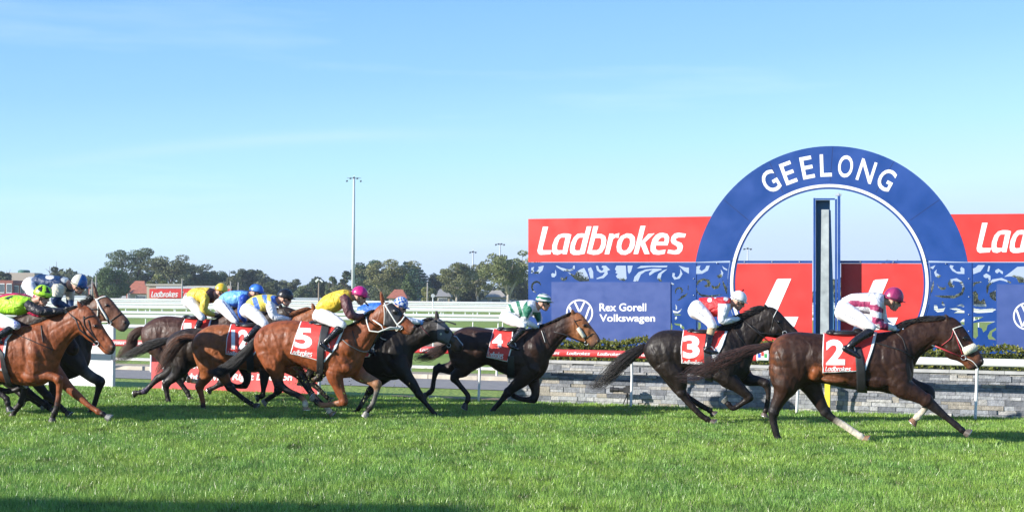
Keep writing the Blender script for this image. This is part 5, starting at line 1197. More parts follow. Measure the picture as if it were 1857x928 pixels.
# ------------------------------------------------------------------ the leader, number 2
V2 = (1340, 490, 2.8124)
def T(*rows): return [r for r in rows]
h2 = dict(view=V2, px=1590, Y=20.4, col=D1, label='dark bay leading horse number 2 with sheepskin noseband and white socks', sl=-.27,
 trunk=[(158,400,155,470,.06,BR),(172,368,168,540,.17,BR),(205,336,205,600,.24,BR),(270,314,300,610,.28,D1),(350,316,365,575,.27,D1),(440,326,440,578,.28,D1),(520,335,520,597,.29,D1),(610,330,620,612,.29,D1),(700,318,715,618,.27,D1),(780,308,790,632,.25,D1),(835,296,850,615,.21,D1),(868,290,884,560,.15,D1),(880,300,892,500,.10,D1)],
 neck=[(780,330,850,560,.16),(830,295,890,500,.14),(880,268,925,440,.12),(940,253,975,405,.105),(1000,247,1020,388,.09),(1045,240,1045,412,.085),(1085,236,1055,440,.09),(1125,262,1080,455,.09),(1165,315,1110,462,.078),(1200,370,1140,478,.065,BR),(1228,412,1162,500,.058,(.13,.05,.025)),(1248,452,1182,506,.05,KK),(1250,475,1212,502,.035,KK)],
 mus=[(740,470,75,52,55,.17,.10,None),(700,560,70,40,10,.18,.07,None),(245,450,80,95,0,.14,.145,None),(330,480,50,80,20,.14,.13,None),(610,480,120,60,0,.17,.115,None),(830,560,50,45,30,.12,.09,None),(392,520,34,44,20,.17,.10,(.20,.06,.02)),(480,560,60,16,5,.20,.06,(.13,.045,.017))],
 legs=[dict(s=-1,h=1,dark=3,p=[(245,500,95),(235,590,70),(215,640,42),(178,720,26),(176,770,20),(190,830,18),(200,858,16),(208,878,17)]),
       dict(s=1,h=1,dark=3,p=[(330,520,85),(370,590,55),(400,650,38),(440,718,26),(480,755,19),(530,785,18,SOCK),(590,825,18,SOCK),(620,845,16,SOCK),(655,866,18)],hc=(.3,.16,.08)),
       dict(s=-1,h=0,dark=4,p=[(790,500,85),(830,590,62),(900,630,42),(955,662,32),(988,690,27),(1060,750,17),(1108,788,18),(1135,812,15),(1172,836,17)],hc=(.15,.12,.10)),
       dict(s=1,h=0,dark=2,p=[(830,560,55),(890,590,38),(965,612,30),(972,640,24),(955,690,18),(940,715,16,SOCK),(912,745,17,SOCK),(880,778,16)],hc=(.35,.18,.10))],
 ears=[(1075,262,1056,232)], eye=(1150,345), nostril=(1240,462),
 tail=[(165,380,16),(110,395,22),(40,415,30),(-60,455,42),(-170,500,50),(-270,540,40),(-340,560,18)], tailcol=((.02,.014,.012),(.07,.028,.022)), ntail=170,
 crest=[(838,292),(900,262),(960,247),(1010,243),(1062,242)], mane=(75,26), droop=.12,
 cloth=dict(L=[(430,322),(426,420),(428,520)], R=[(706,320),(685,400),(645,512)], num=('2',(444,353,541,482)), word=(440,488,572,512), ws=2, saddle=(545,322,90), girth=([(588,395),(598,500),(603,618)],[(622,395),(645,500),(655,620)])),
 straps=[([(1092,300),(1115,345),(1150,412)],.013,'bridle',STRW),([(1090,300),(1115,290),(1140,283)],.015,'browband',STRW),([(1095,300),(1080,345),(1035,382)],.011,'throat_strap',STRR),([(1100,310),(1118,370),(1140,430)],.011,'bridle',STRR),
  ([(690,368),(760,388),(830,410),(890,445)],.02,'breastplate',STRB),([(800,318),(835,350),(852,410)],.012,'neck_strap',STRB),([(1150,445),(1190,462),(1218,495)],.011,'bit_strap',STRW)],
 roll=(1145,416,1212,386,.058), ring=(1146,444))
O2, F2, S2 = horse(h2)
J2V = (1500, 510, 5.8)
MAR = (.30, .03, .10)
def pat2(x, y):
    if in_poly(x, y, [(205,225),(240,200),(460,210),(450,275),(330,265),(220,260)]): return MAR
    if in_poly(x, y, [(440,250),(520,240),(590,290),(590,335),(455,300)]): return MAR
    if in_poly(x, y, [(470,365),(600,400),(600,455),(475,450)]): return MAR
    if in_poly(x, y, [(545,440),(645,440),(640,520),(560,505)]): return MAR
    if in_poly(x, y, [(160,110),(600,95),(600,122),(430,120),(250,132),(160,175)]): return (.16,.02,.06)
    return None
j2 = dict(view=J2V, label='jockey in white and maroon silks with maroon cap riding the leading horse number 2',
 torso=[(150,180,190,268,.12),(250,132,262,305,.155),(350,118,365,335,.17),(450,117,462,345,.19),(545,120,535,320,.19),(600,140,600,270,.13)],
 arm=[(520,215,62),(512,330,60),(525,430,52),(600,470,45),(720,498,26)], arm2=[(560,220,55),(575,330,50),(600,410,42),(650,450,34),(735,490,25)], lata=[.17,.20,.21,.17,.06],
 hips=[(95,270,75,330,.10),(130,200,100,390,.165),(200,205,190,430,.17),(270,250,270,440,.12)],
 leg=[(165,290,98),(270,365,92),(380,430,72),(480,490,48)], boot=[(455,525,52),(350,590,46),(270,650,40),(225,700,36)], foot=[(185,700,38),(250,740,36),(340,795,20)],
 cap=((705,150),104,88,18), cpat=lambda u, v: (.33,.03,.12) if int(u*8+.2)%2 else (.22,.02,.09), pat=pat2, base=(.72,.72,.74), glove=(.35,.5,.75), name=('J.FARLEY',(180,330,340,360),90), peakc=(.10,.01,.04))
R2, RF2, H2 = rider(j2, F2)
def reins(o, sf, fig, hand, pts, m, wd=.009, side=-1, name='rein'):
    """from a hand, through traced points on the neck, to the bit"""
    mb = MB(); pp = [hand] + [sf.hit(x, y, .02, side) if k == len(pts) - 1 else fig.P(x, y, side * lt) for k, (x, y, lt) in enumerate(pts)]; mb.tube(pp, wd, 6); return mb.build(name, m, o, True)
def hp(h): return h[1] + (h[1] - h[0]).normalized() * .06
reins(O2, S2, F2, hp(H2[0]), [(1000,385,.16)], STRW, .013); mb = MB(); mb.tube([F2.P(1000,385,-.16), S2.hit(1146,444,.02)], .010); mb.build('rein', STRR, O2, True)
mb = MB(); mb.tube([hp(H2[1]), S2.hit(1146,444,.02,1)], .01); mb.build('rein', STRW, O2, True)

# ------------------------------------------------------------------ number 3
V3 = (1040, 500, 3.0929); BK = (.014, .009, .007)
h3 = dict(view=V3, px=1300, Y=23.3, col=BK, label='black horse number 3 just behind the leader in front of the arch',
 trunk=[(393,405,398,440,.07),(412,368,425,490,.17),(450,328,480,545,.24),(500,306,560,570,.28),(570,303,610,545,.28),(640,310,650,548,.28),(710,316,710,562,.29),(780,316,775,582,.29),(850,302,830,605,.26),(905,280,885,612,.22),(950,270,945,590,.17),(975,300,990,545,.10)],
 neck=[(850,310,930,560,.15),(900,272,990,510,.14),(945,245,1018,430,.12),(990,222,1045,380,.10),(1040,198,1070,348,.09),(1078,176,1085,342,.088),(1115,175,1105,345,.088),(1155,200,1135,350,.085),(1190,238,1165,355,.075),(1222,272,1190,357,.06),(1250,300,1212,356,.055),(1262,318,1235,352,.04)],
 mus=[(860,440,60,50,60,.17,.10,None),(830,560,60,38,10,.17,.07,None),(490,440,75,80,0,.13,.15,None),(560,470,50,75,20,.14,.13,None),(720,450,110,60,0,.17,.115,None)],
 legs=[dict(s=-1,h=1,dark=9,p=[(530,480,90),(580,560,62),(600,610,40),(606,655,27),(655,720,18),(715,780,17),(750,803,15),(790,828,17)],hc=(.10,.07,.06)),
       dict(s=1,h=1,dark=9,p=[(520,490,75),(560,580,48),(590,640,30),(625,672,22),(690,712,17),(740,740,16),(765,755,14),(788,780,16)],hc=(.10,.07,.06)),
       dict(s=-1,h=0,dark=9,p=[(850,500,80),(860,570,58),(915,615,38),(960,655,28),(985,682,22),(945,715,15),(895,742,16),(870,720,14),(840,692,17)],hc=(.35,.33,.30)),
       dict(s=1,h=0,dark=9,p=[(940,540,55),(985,580,38),(1040,590,28),(1080,605,24),(1093,660,15),(1085,725,15),(1078,755,14),(1068,785,16)],hc=(.16,.11,.09))],
 ears=[(1085,190,1072,168)], eye=(1150,258), nostril=(1252,322),
 tail=[(400,395,18),(355,425,30),(290,468,42),(225,530,50),(165,590,48),(110,615,25),(80,610,8)], tailcol=((.016,.013,.013),(.025,.018,.016)),
 crest=[(865,300),(920,262),(965,236),(1020,210),(1085,176)], mane=(85,26), droop=.05, nmane=230,
 cloth=dict(L=[(615,310),(603,400),(606,488)], R=[(866,314),(835,400),(785,495)], num=('3',(613,334,708,462)), word=(606,466,722,500), ws=7, flash=.72, saddle=(725,316,80), girth=([(728,400),(735,480),(740,580)],[(765,400),(775,480),(780,584)])),
 straps=[([(1108,210),(1120,235),(1110,290),(1100,330)],.012,'bridle',STRB),([(1120,235),(1135,205),(1140,196)],.012,'browband',STRW),([(1120,235),(1150,275),(1180,315)],.012,'bridle',STRB),([(910,310),(935,350),(975,400)],.011,'neck_strap',STRB)], ring=(1185,320))
O3, F3, S3 = horse(h3)
RD = (.62, .03, .035)
def pat3(x, y):
    for cx, cy, r in ((345,190,28),(540,175,28),(410,160,14)):
        if (x-cx)**2+(y-cy)**2 < r*r: return (.78,.78,.78)
    if y > 235 and x > 445 and not in_poly(x, y, [(590,150),(640,170),(650,310),(600,300)]): return (.74,.76,.80)
    return None
j3 = dict(view=(1235,515,6.6286), label='jockey in red silks with white sleeves and white cap with red pompom',
 torso=[(212,165,270,255,.12),(290,158,345,375,.15),(380,157,420,392,.17),(460,156,480,380,.19),(540,156,545,340,.19),(600,172,612,300,.13)],
 arm=[(530,262,68),(505,350,60),(495,432,54),(580,435,42),(690,415,26)], lata=[.17,.20,.21,.17,.06],
 hips=[(100,270,85,340,.10),(140,210,120,400,.165),(210,190,220,440,.17),(280,250,290,440,.12)],
 leg=[(180,275,96),(260,355,88),(340,440,68),(385,515,52)], boot=[(348,600,50),(335,680,46),(318,750,40),(315,775,36)], foot=[(290,790,34),(350,812,30),(440,820,16)], latb=[.22,.27,.30],
 bpat=lambda x, y: (.50,.38,.25) if y > 525 and x > 290 else None,
 cap=((700,158),100,78,22), cpat=lambda u, v: (.78,.78,.78), pat=pat3, base=RD, glove=(.75,.77,.8), name=('J.DANIELS',(150,290,300,330),120), peakc=(.5,.5,.5), pom=1)
R3, RF3, H3 = rider(j3, F3)
mb = MB(); A = F3.P(*((1040 - 1040), 0)) ; 
# sock piece between breeches and boot
mb = MB(); Fx = RF3
for sd_ in (-1, 1): Fx.limb(mb, [(372,520,50),(362,560,48),(350,600,46)], [sd_*.21, sd_*.225, sd_*.24], n=14)
mb.build('stocking', mat('tan stocking', (.5,.36,.22), .8), R3, True)
mb = MB(); mb.tube([hp(H3[0]), F3.P(1050,320,-.14), S3.hit(1185,330,.02)], .009); mb.build('rein', STRB, O3, True)
mb = MB(); mb.tube([hp(H3[1]), S3.hit(1185,330,.02,1)], .009); mb.build('rein', STRB, O3, True)
mb = MB(); mb.tube([hp(H3[0]), F3.P(1000,290,-.16), F3.P(1110,380,-.16)], .008); mb.build('rein', STRB, O3, True)

# ------------------------------------------------------------------ number 4
V4 = (720, 500, 3.315); D4 = (.030, .014, .010)
h4 = dict(view=V4, px=930, Y=25.3, col=D4, label='dark bay horse number 4 with lighter brown head in front of the sponsor board', headcol=(.2,.08,.03),
 trunk=[(308,385,312,450,.07,BR),(325,358,330,520,.17),(360,328,365,570,.24),(410,308,420,590,.28),(470,305,480,560,.28),(535,315,545,535,.28),(600,325,605,572,.28),(670,328,670,600,.29),(740,322,735,628,.28),(810,312,800,642,.26),(865,302,855,618,.22),(900,300,895,575,.15),(915,330,912,530,.08)],
 neck=[(800,325,850,570,.15),(860,300,905,520,.14),(915,283,945,460,.12),(960,264,978,412,.10),(1005,244,1012,378,.09),(1045,224,1040,365,.085,(.10,.04,.02)),(1085,218,1062,378,.088,(.24,.09,.035)),(1120,240,1090,392,.085,(.26,.10,.04)),(1152,282,1115,396,.072,(.26,.10,.04)),(1185,325,1140,405,.06,(.28,.12,.05)),(1212,362,1158,422,.056,(.16,.08,.05)),(1222,385,1180,430,.04,(.07,.05,.04))],
 mus=[(820,440,60,50,60,.16,.10,None),(790,560,60,38,10,.16,.07,None),(395,430,70,80,0,.13,.15,None),(450,460,50,70,20,.14,.12,None),(670,460,110,60,0,.17,.115,None)],
 legs=[dict(s=1,h=1,dark=2,p=[(380,520,70),(330,552,45),(275,556,28),(240,560,23),(222,620,15),(212,680,16),(195,700,15),(160,722,17)],hc=(.05,.04,.035)),
       dict(s=-1,h=1,dark=2,p=[(400,500,80),(400,560,50),(355,590,30),(345,615,24),(380,660,16),(425,715,16),(425,745,15),(400,795,17)],hc=(.05,.04,.035)),
       dict(s=-1,h=0,dark=2,p=[(800,540,75),(755,620,48),(710,660,34),(668,698,26),(630,745,17),(595,785,16),(582,800,14),(568,822,16)],hc=(.05,.04,.035)),
       dict(s=1,h=0,dark=3,p=[(800,590,50),(820,640,38),(832,690,28),(820,738,24),(760,742,16),(705,722,16),(690,705,14),(672,690,15)],hc=(.05,.04,.035))],
 ears=[(1058,232,1050,208)], eye=(1128,298), nostril=(1208,392),
 tail=[(318,395,14),(290,428,26),(240,458,38),(180,480,40),(130,490,28),(95,492,10)], tailcol=((.07,.03,.02),(.025,.018,.015)), ntail=120,
 crest=[(850,300),(915,282),(965,260),(1010,238),(1050,220)], mane=(40,10), droop=.4,
 cloth=dict(L=[(585,308),(560,400),(540,485)], R=[(700,325),(695,420),(668,515)], num=('4',(572,350,636,428)), word=(548,452,640,492), ws=8, saddle=(690,326,75), girth=([(668,480),(668,540),(665,600)],[(705,480),(708,540),(710,605)])),
 straps=[([(1065,265),(1085,300),(1110,340),(1140,400)],.013,'bridle',STRB),([(1065,275),(1085,268),(1105,262)],.012,'browband',STRB),([(1125,382),(1150,365),(1178,345)],.014,'noseband',STRB),([(880,320),(905,400),(950,470)],.010,'neck_strap',STRB),([(868,330),(890,400)],.010,'neck_strap',STRW)],
 roll=(1088,312,1128,368,.035), ring=(1140,402))
O4, F4, S4 = horse(h4)
GN = (.02, .16, .09)
def pat4(x, y):
    for p in ([(205,175),(240,170),(290,280),(245,270)],[(300,140),(340,135),(400,330),(350,325)],[(390,190),(440,130),(445,190),(480,200),(500,250),(440,345),(400,320),(380,250)],[(500,270),(600,270),(605,370),(550,400),(510,350)]):
        if in_poly(x, y, p): return GN
    return None
j4 = dict(view=(890,525,6.6286), label='jockey in white silks with dark green stripes and green hooped white cap',
 torso=[(205,182,230,260,.12),(255,150,300,310,.15),(330,134,370,345,.17),(410,127,440,340,.19),(490,124,510,310,.19),(550,140,575,270,.13)],
 arm=[(470,215,56),(430,300,52),(400,370,44),(460,410,40),(545,445,28)], arm2=[(540,240,50),(570,320,45),(585,370,38),(590,400,30),(585,425,26)], lata=[.17,.20,.21,.17,.06],
 hips=[(120,310,115,350,.10),(160,240,150,395,.165),(230,220,230,415,.17),(300,280,300,420,.12)],
 leg=[(190,325,82),(270,370,74),(345,400,56),(400,440,42)], boot=[(385,475,46),(320,545,38),(270,605,34),(250,640,30)], foot=[(215,650,32),(265,690,28),(340,718,15)],
 cap=((637,112),96,64,8), cpat=lambda u, v: GN if int(v*5.2)%2 else (.78,.78,.78), pat=pat4, base=(.72,.72,.74), glove=(.45,.55,.75), peakc=(.02,.12,.08))
R4, RF4, H4 = rider(j4, F4)
mb = MB(); mb.tube([hp(H4[0]), F4.P(1000,350,-.14), S4.hit(1140,402,.02)], .009); mb.build('rein', STRB, O4, True)
mb = MB(); mb.tube([hp(H4[1]), S4.hit(1140,402,.02,1)], .009); mb.build('rein', STRB, O4, True)

# ------------------------------------------------------------------ number 5
V5 = (420, 490, 3.2)
h5 = dict(view=V5, px=605, Y=23.7, col=BAY, label='bright bay horse number 5 with black blinkers and white bridle', headcol=BAY,
 trunk=[(138,395,142,450,.07),(152,362,162,500,.17),(182,328,205,545,.24),(235,302,270,575,.28),(300,290,330,560,.28),(370,290,380,545,.28),(440,300,440,565,.28),(510,308,510,595,.29),(580,315,575,615,.29),(650,320,645,625,.26),(700,318,705,615,.22),(735,322,745,575,.15),(755,345,765,530,.08)],
 neck=[(640,340,700,570,.15),(700,318,760,520,.14),(745,296,800,460,.12),(785,268,830,400,.105),(822,236,850,365,.092),(855,205,870,350,.088),(893,185,892,345,.088,(.20,.06,.02)),(930,192,920,350,.088),(965,222,950,352,.08),(1000,256,978,362,.068),(1035,288,1008,372,.06),(1062,315,1035,375,.052,(.12,.06,.04)),(1070,335,1050,370,.035,(.05,.035,.03))],
 mus=[(660,450,62,50,60,.17,.10,None),(640,560,62,38,10,.17,.07,None),(235,430,78,85,0,.13,.155,None),(300,470,50,78,20,.14,.13,None),(520,460,110,60,0,.17,.115,None),(190,400,40,60,-10,.14,.12,None)],
 legs=[dict(s=-1,h=1,dark=3,p=[(230,470,92),(255,560,62),(268,610,40),(272,655,27),(330,700,19),(392,728,18),(418,750,16,TAN),(428,775,16,SOCK),(430,808,17)],hc=(.45,.3,.18)),
       dict(s=1,h=1,dark=2,p=[(300,520,70),(370,575,45),(410,620,30),(432,660,25),(465,715,17),(520,770,16),(550,795,15,SOCK),(565,815,15,SOCK),(588,840,17)],hc=(.45,.3,.18)),
       dict(s=-1,h=0,dark=5,p=[(630,500,80),(600,600,56),(615,660,38),(632,710,30),(650,760,24),(590,775,16,TAN),(528,782,16,TAN),(495,765,15,KK),(462,735,17)],hc=(.3,.28,.25)),
       dict(s=1,h=0,dark=2,p=[(700,560,60),(750,610,42),(800,635,32,TAN),(842,660,27,TAN),(840,710,16,GRY),(820,770,15,GRY),(800,800,15,KK),(770,845,17)],hc=(.3,.28,.25))],
 ears=[(878,200,866,140)], eye=(945,238), nostril=(1058,330),
 tail=[(146,392,14),(112,440,26),(60,500,34),(0,548,34),(-67,588,32),(-110,590,22),(-150,578,8)], tailcol=((.013,.012,.013),(.018,.016,.016)), ntail=190,
 crest=[(640,318),(690,315),(740,293),(785,262),(830,226)], mane=(40,4), droop=.3, nmane=170,
 cloth=dict(L=[(402,300),(370,390),(343,480)], R=[(655,345),(610,450),(542,530)], num=('5',(366,332,468,450)), word=(342,456,470,490), ws=12, ns=5, saddle=(545,312,85), girth=([(525,320),(500,450),(498,600)],[(575,322),(540,470),(538,606)])),
 straps=[([(885,190),(915,240),(960,310),(985,330)],.026,'bridle',STRW),([(880,205),(905,200),(930,185)],.022,'browband',STRW),([(960,315),(985,295),(1008,262)],.024,'noseband',STRW),([(885,210),(888,260),(885,320)],.014,'throat_strap',STRW),([(700,350),(715,400),(725,440)],.014,'neck_strap',STRB),([(640,400),(690,440),(760,470),(800,465)],.014,'breastplate',mat('grey strap',(.25,.25,.24),.6)),([(960,320),(955,350),(975,335)],.014,'bit_strap',STRW)], ring=(982,330))
O5, F5, S5 = horse(h5)
patch(S5, [(905,188),(893,250),(890,320)], [(985,215),(990,262),(945,335)], 'blinker_hood', RUB, O5, .010, 14, 14)
patch(S5, [(905,188),(893,250),(890,320)], [(985,215),(990,262),(945,335)], 'blinker_hood', RUB, O5, .010, 14, 14, side=1)
for sd_ in (-1, 1):
    p = S5.hit(950, 238, .012, sd_); mb = MB(); mb.ell(p, F5.pl.t * .05, Vector((0, 0, .05)), F5.pl.n * .035, 14, 10); mb.build('blinker_cup', BLACK, O5, True)
YG = (.72, .50, .04); BN = (.10, .03, .035)
def pat5(x, y):
    if in_poly(x, y, [(280,130),(325,100),(375,140),(420,230),(480,270),(480,330),(330,310),(300,240)]): return BN
    if x > 400: return BN
    return None
j5 = dict(view=(555,510,4.64), label='jockey in yellow silks with dark brown sleeves and bright pink cap', 
 torso=[(92,200,120,262,.12),(150,128,185,268,.155),(220,92,245,262,.17),(290,70,300,230,.19),(345,68,360,190,.18),(385,85,398,165,.12)],
 arm=[(335,155,45),(350,230,42),(378,285,38),(430,300,30),(478,290,20)], lata=[.17,.20,.20,.15,.06],
 hips=[(75,280,70,320,.10),(100,220,85,340,.16),(150,225,145,350,.165),(200,250,200,350,.12)],
 leg=[(125,285,62),(190,310,60),(260,345,50),(315,370,34)], boot=[(285,395,38),(230,450,30),(180,495,26),(160,515,24)], foot=[(130,525,24),(170,560,20),(215,595,12)],
 cap=((455,92),70,52,14), cpat=lambda u, v: (.60,.02,.20) if int(u*6+.3)%2 else (.48,.02,.16), pat=pat5, base=YG, glove=(.72,.74,.78), peakc=(.4,.01,.12))
R5, RF5, H5 = rider(j5, F5)
mb = MB(); A = hp(H5[0]); mb.tube([A, F5.P(870,320,-.16), F5.P(880,345,-.15), S5.hit(982,332,.02)], .011); mb.build('rein', STRW, O5, True)
mb = MB(); mb.tube([A, F5.P(785,300,-.17), F5.P(800,350,-.17), F5.P(850,358,-.16), F5.P(920,330,-.14), S5.hit(982,332,.02)], .011); mb.build('rein', STRW, O5, True)
mb = MB(); mb.tube([hp(H5[1]), S5.hit(982,332,.02,1)], .010); mb.build('rein', STRW, O5, True)
wh = MB(); A = H5[1][1]; wh.tube([RF5.P(525,205,.05), RF5.P(420,95,.14), RF5.P(295,12,.16)], [.012,.011,.016]); tag(wh.build('whip', RUB), 'black riding whip pointing up behind the pink cap', 'whip', 'riding whips')

# ------------------------------------------------------------------ black hooded horse behind number 5
VH = (560, 520, 3.713); KH = (.010, .007, .006)
hh = dict(view=VH, px=745, Y=24.6, col=KH, label='black horse with grey blinker hood and unnumbered side hidden behind number 5', headcol=(.05,.04,.035),
 trunk=[(-50,340,-45,400,.07),(-20,305,-15,460,.18),(40,280,50,520,.25),(120,272,130,560,.28),(220,285,230,560,.28),(320,292,330,590,.28),(420,295,420,610,.29),(500,288,510,625,.28),(580,275,590,625,.24),(640,272,645,600,.19),(680,290,690,545,.12)],
 neck=[(560,300,640,580,.15),(620,275,690,520,.14),(670,262,705,450,.12),(715,250,755,412,.10),(765,240,800,392,.09),(810,218,845,375,.086),(850,205,872,372,.088,(.05,.045,.045)),(895,222,895,380,.088,(.06,.055,.055)),(930,258,925,388,.08,(.06,.05,.05)),(965,300,948,410,.068),(1005,350,972,430,.058,(.12,.06,.03)),(1035,385,990,442,.05,(.05,.03,.025)),(1042,405,1022,436,.035)],
 mus=[(570,440,65,52,60,.16,.10,None),(540,560,60,40,10,.16,.07,None)],
 legs=[dict(s=-1,h=0,dark=9,p=[(590,500,85),(650,595,50),(700,655,36),(742,722,26),(790,785,17),(835,838,16),(850,855,14),(875,880,16)],hc=(.03,.03,.03)),
       dict(s=1,h=0,dark=9,p=[(560,540,75),(500,610,45),(450,655,34),(412,700,26),(375,755,18,GRY),(345,805,16),(330,825,14),(300,855,16)],hc=(.03,.03,.03)),
       dict(s=-1,h=1,dark=9,p=[(60,440,90),(40,530,55),(15,580,34),(-12,620,25),(60,680,18),(110,730,16),(125,745,14),(150,770,16)],hc=(.05,.04,.035)),
       dict(s=1,h=1,dark=9,p=[(60,460,80),(110,540,48),(80,590,30),(50,620,24),(-10,615,17,TAN),(-50,612,15,TAN),(-60,630,14,TAN),(-62,660,15)],hc=(.3,.17,.09))],
 ears=[(862,215,856,172)], eye=(925,290), nostril=(1028,400),
 tail=[(-40,345,12),(-60,380,20),(-90,430,25),(-110,500,20)], ntail=60,
 crest=[(620,275),(670,260),(720,248),(775,236),(835,208)], mane=(45,22), droop=.1, nmane=120,
 cloth=dict(L=[(250,285),(240,380),(240,480)], R=[(475,300),(450,380),(410,470)], saddle=(360,285,80)),
 straps=[([(755,262),(785,300),(815,330)],.014,'neck_strap',mat('maroon strap',(.08,.01,.015),.5)),([(985,325),(1010,360),(1038,392)],.016,'noseband',mat('pale strap',(.35,.4,.5),.5)),([(900,250),(915,320),(950,385)],.012,'bridle',STRB),([(480,340),(500,352),(520,356)],.016,'breastplate',STRW)], ring=(945,392))
OH, FH, SH = horse(hh)
patch(SH, [(868,212),(862,280),(870,360)], [(930,250),(965,320),(940,385)], 'blinker_hood', mat('grey hood',(.10,.10,.11),.6), OH, .008, 12, 12)
mb = MB(); mb.ell(SH.hit(892, 317, .012), FH.pl.t * .018, Vector((0,0,.018)), FH.pl.n * .01); mb.build('hood_badge', mat('cream badge',(.6,.6,.4),.5), OH)
mb = MB(); mb.ell(SH.hit(930, 292, .012), FH.pl.t * .045, Vector((0,0,.05)), FH.pl.n * .03); mb.build('blinker_cup', BLACK, OH, True)
BW = ((.03,.12,.50), (.72,.74,.78))
jh = dict(view=(555,510,4.64), label='jockey with blue and white checked cap crouching behind the head of horse number 5',
 torso=[(440,215,460,280,.12),(500,190,520,290,.15),(580,178,600,295,.17),(660,178,670,280,.19),(715,190,722,260,.13)],
 arm=[(680,225,40),(740,280,36),(800,320,32),(880,335,26),(950,345,20)], lata=[.17,.19,.18,.12,.06],
 hips=[(420,290,420,320,.10),(450,235,440,350,.16),(500,240,500,355,.165),(540,260,540,350,.12)],
 leg=[(470,290,58),(540,330,54),(600,370,42),(640,400,30)], boot=[(620,420,34),(580,480,28),(545,530,24),(530,550,22)], foot=[(505,560,22),(545,590,18),(580,615,12)],
 cap=((803,180),62,52,24), cpat=lambda u, v: BW[(int(u*14)+int(v*6))%2], pat=lambda x, y: (.72,.74,.78) if y > 262 else None, base=(.04,.16,.55), glove=(.15,.3,.65), peakc=(.03,.1,.4))
RH, RFH, HH = rider(jh, FH)
mb = MB(); mb.tube([hp(HH[0]), SH.hit(945,392,.02)], .009); mb.build('rein', STRB, OH, True); mb = MB(); mb.tube([hp(HH[1]), SH.hit(945,392,.02,1)], .009); mb.build('rein', STRB, OH, True)
wh = MB(); A = hp(HH[0]); wh.tube([A - FH.pl.t * .1, A, FH.P(930,232,-.1), FH.P(990,252,-.1)], [.01,.011,.010,.014]); tag(wh.build('whip', RUB), 'black riding whip held level above the hooded black horse head', 'whip', 'riding whips')
# ------------------------------------------------------------------ number 12
V12 = (190, 560, 4.6414); CHN = (.24, .075, .024)
h12 = dict(view=V12, px=450, Y=25.4, col=CHN, label='chestnut horse number 12 just behind number 5, its shaded black forelegs under it', headcol=CHN,
 trunk=[(742,290,748,360,.07),(762,235,790,440,.18),(820,175,850,500,.25),(890,138,930,530,.28),(980,128,1010,505,.28),(1070,132,1090,500,.28),(1160,145,1170,512,.28),(1250,152,1260,525,.29),(1340,160,1345,545,.29),(1430,162,1440,555,.26),(1510,155,1520,535,.21),(1560,180,1570,480,.12)],
 neck=[(1440,180,1520,500,.15),(1500,130,1590,430,.14),(1560,80,1640,340,.12),(1620,45,1690,260,.10),(1680,15,1740,200,.09),(1735,-5,1770,165,.086),(1790,-10,1800,160,.088),(1850,20,1840,170,.085),(1910,70,1885,185,.075),(1965,120,1930,200,.06),(2010,160,1965,212,.052),(2025,185,1995,212,.035)],
 mus=[(1400,350,90,72,60,.16,.10,None),(860,370,110,120,0,.13,.155,None),(960,420,70,110,20,.14,.13,None),(1200,350,160,85,0,.17,.115,None),(800,300,55,80,-10,.14,.12,None)],
 legs=[dict(s=-1,h=1,dark=9,p=[(870,400,130),(868,500,88),(850,570,56),(800,650,36),(812,720,25),(826,780,22),(828,810,20,KK),(830,845,22)],hc=(.05,.04,.04)),
       dict(s=1,h=1,dark=3,p=[(950,450,110),(985,530,66),(1020,600,44,(.25,.09,.03)),(1052,655,34),(1120,715,22),(1190,770,22),(1230,795,20),(1290,828,22)],hc=(.05,.04,.04)),
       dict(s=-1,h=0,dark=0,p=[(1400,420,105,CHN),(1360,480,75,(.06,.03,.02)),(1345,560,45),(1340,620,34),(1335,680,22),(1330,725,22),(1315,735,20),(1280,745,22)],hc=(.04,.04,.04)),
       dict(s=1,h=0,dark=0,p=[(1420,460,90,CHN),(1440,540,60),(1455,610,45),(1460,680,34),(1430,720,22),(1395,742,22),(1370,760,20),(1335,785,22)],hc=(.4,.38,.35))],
 ears=[(1760,10,1745,-35)], eye=(1860,60), nostril=(2010,180),
 tail=[(765,240,22),(690,245,40),(610,285,55),(545,370,62),(500,450,60),(455,515,45),(430,545,15)], tailcol=((.20,.07,.03),(.05,.025,.018),(.10,.04,.02)), ntail=200,
 crest=[(1500,130),(1560,78),(1620,40),(1680,12),(1740,-8)], mane=(90,22), droop=.1, manecol=(.17,.06,.02), nmane=200,
 cloth=dict(L=[(1062,135),(1030,250),(1022,378)], R=[(1390,165),(1330,290),(1250,400)], num=('12',(1066,175,1215,338)), word=(1034,350,1180,385), ws=10, saddle=(1230,140,110), girth=([(1200,300),(1200,420),(1205,515)],[(1255,300),(1260,420),(1265,520)])),
 straps=[([(1770,20),(1820,80),(1880,170)],.013,'bridle',STRB)], ring=(1885,172))
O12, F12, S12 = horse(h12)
def pat12(x, y):
    for p in ([(905,235),(960,215),(1010,365),(950,380)],[(1025,195),(1085,190),(1090,300),(1055,290)],[(1160,200),(1240,215),(1250,300),(1230,345),(1195,310),(1140,270),(1130,215)],[(960,380),(1060,400),(1100,470),(1000,420)]):
        if in_poly(x, y, p): return (.06,.17,.55)
    if x > 1075 and y > 290 or in_poly(x, y, [(1080,260),(1200,290),(1250,520),(1080,520)]): return (.74,.75,.79)
    return None
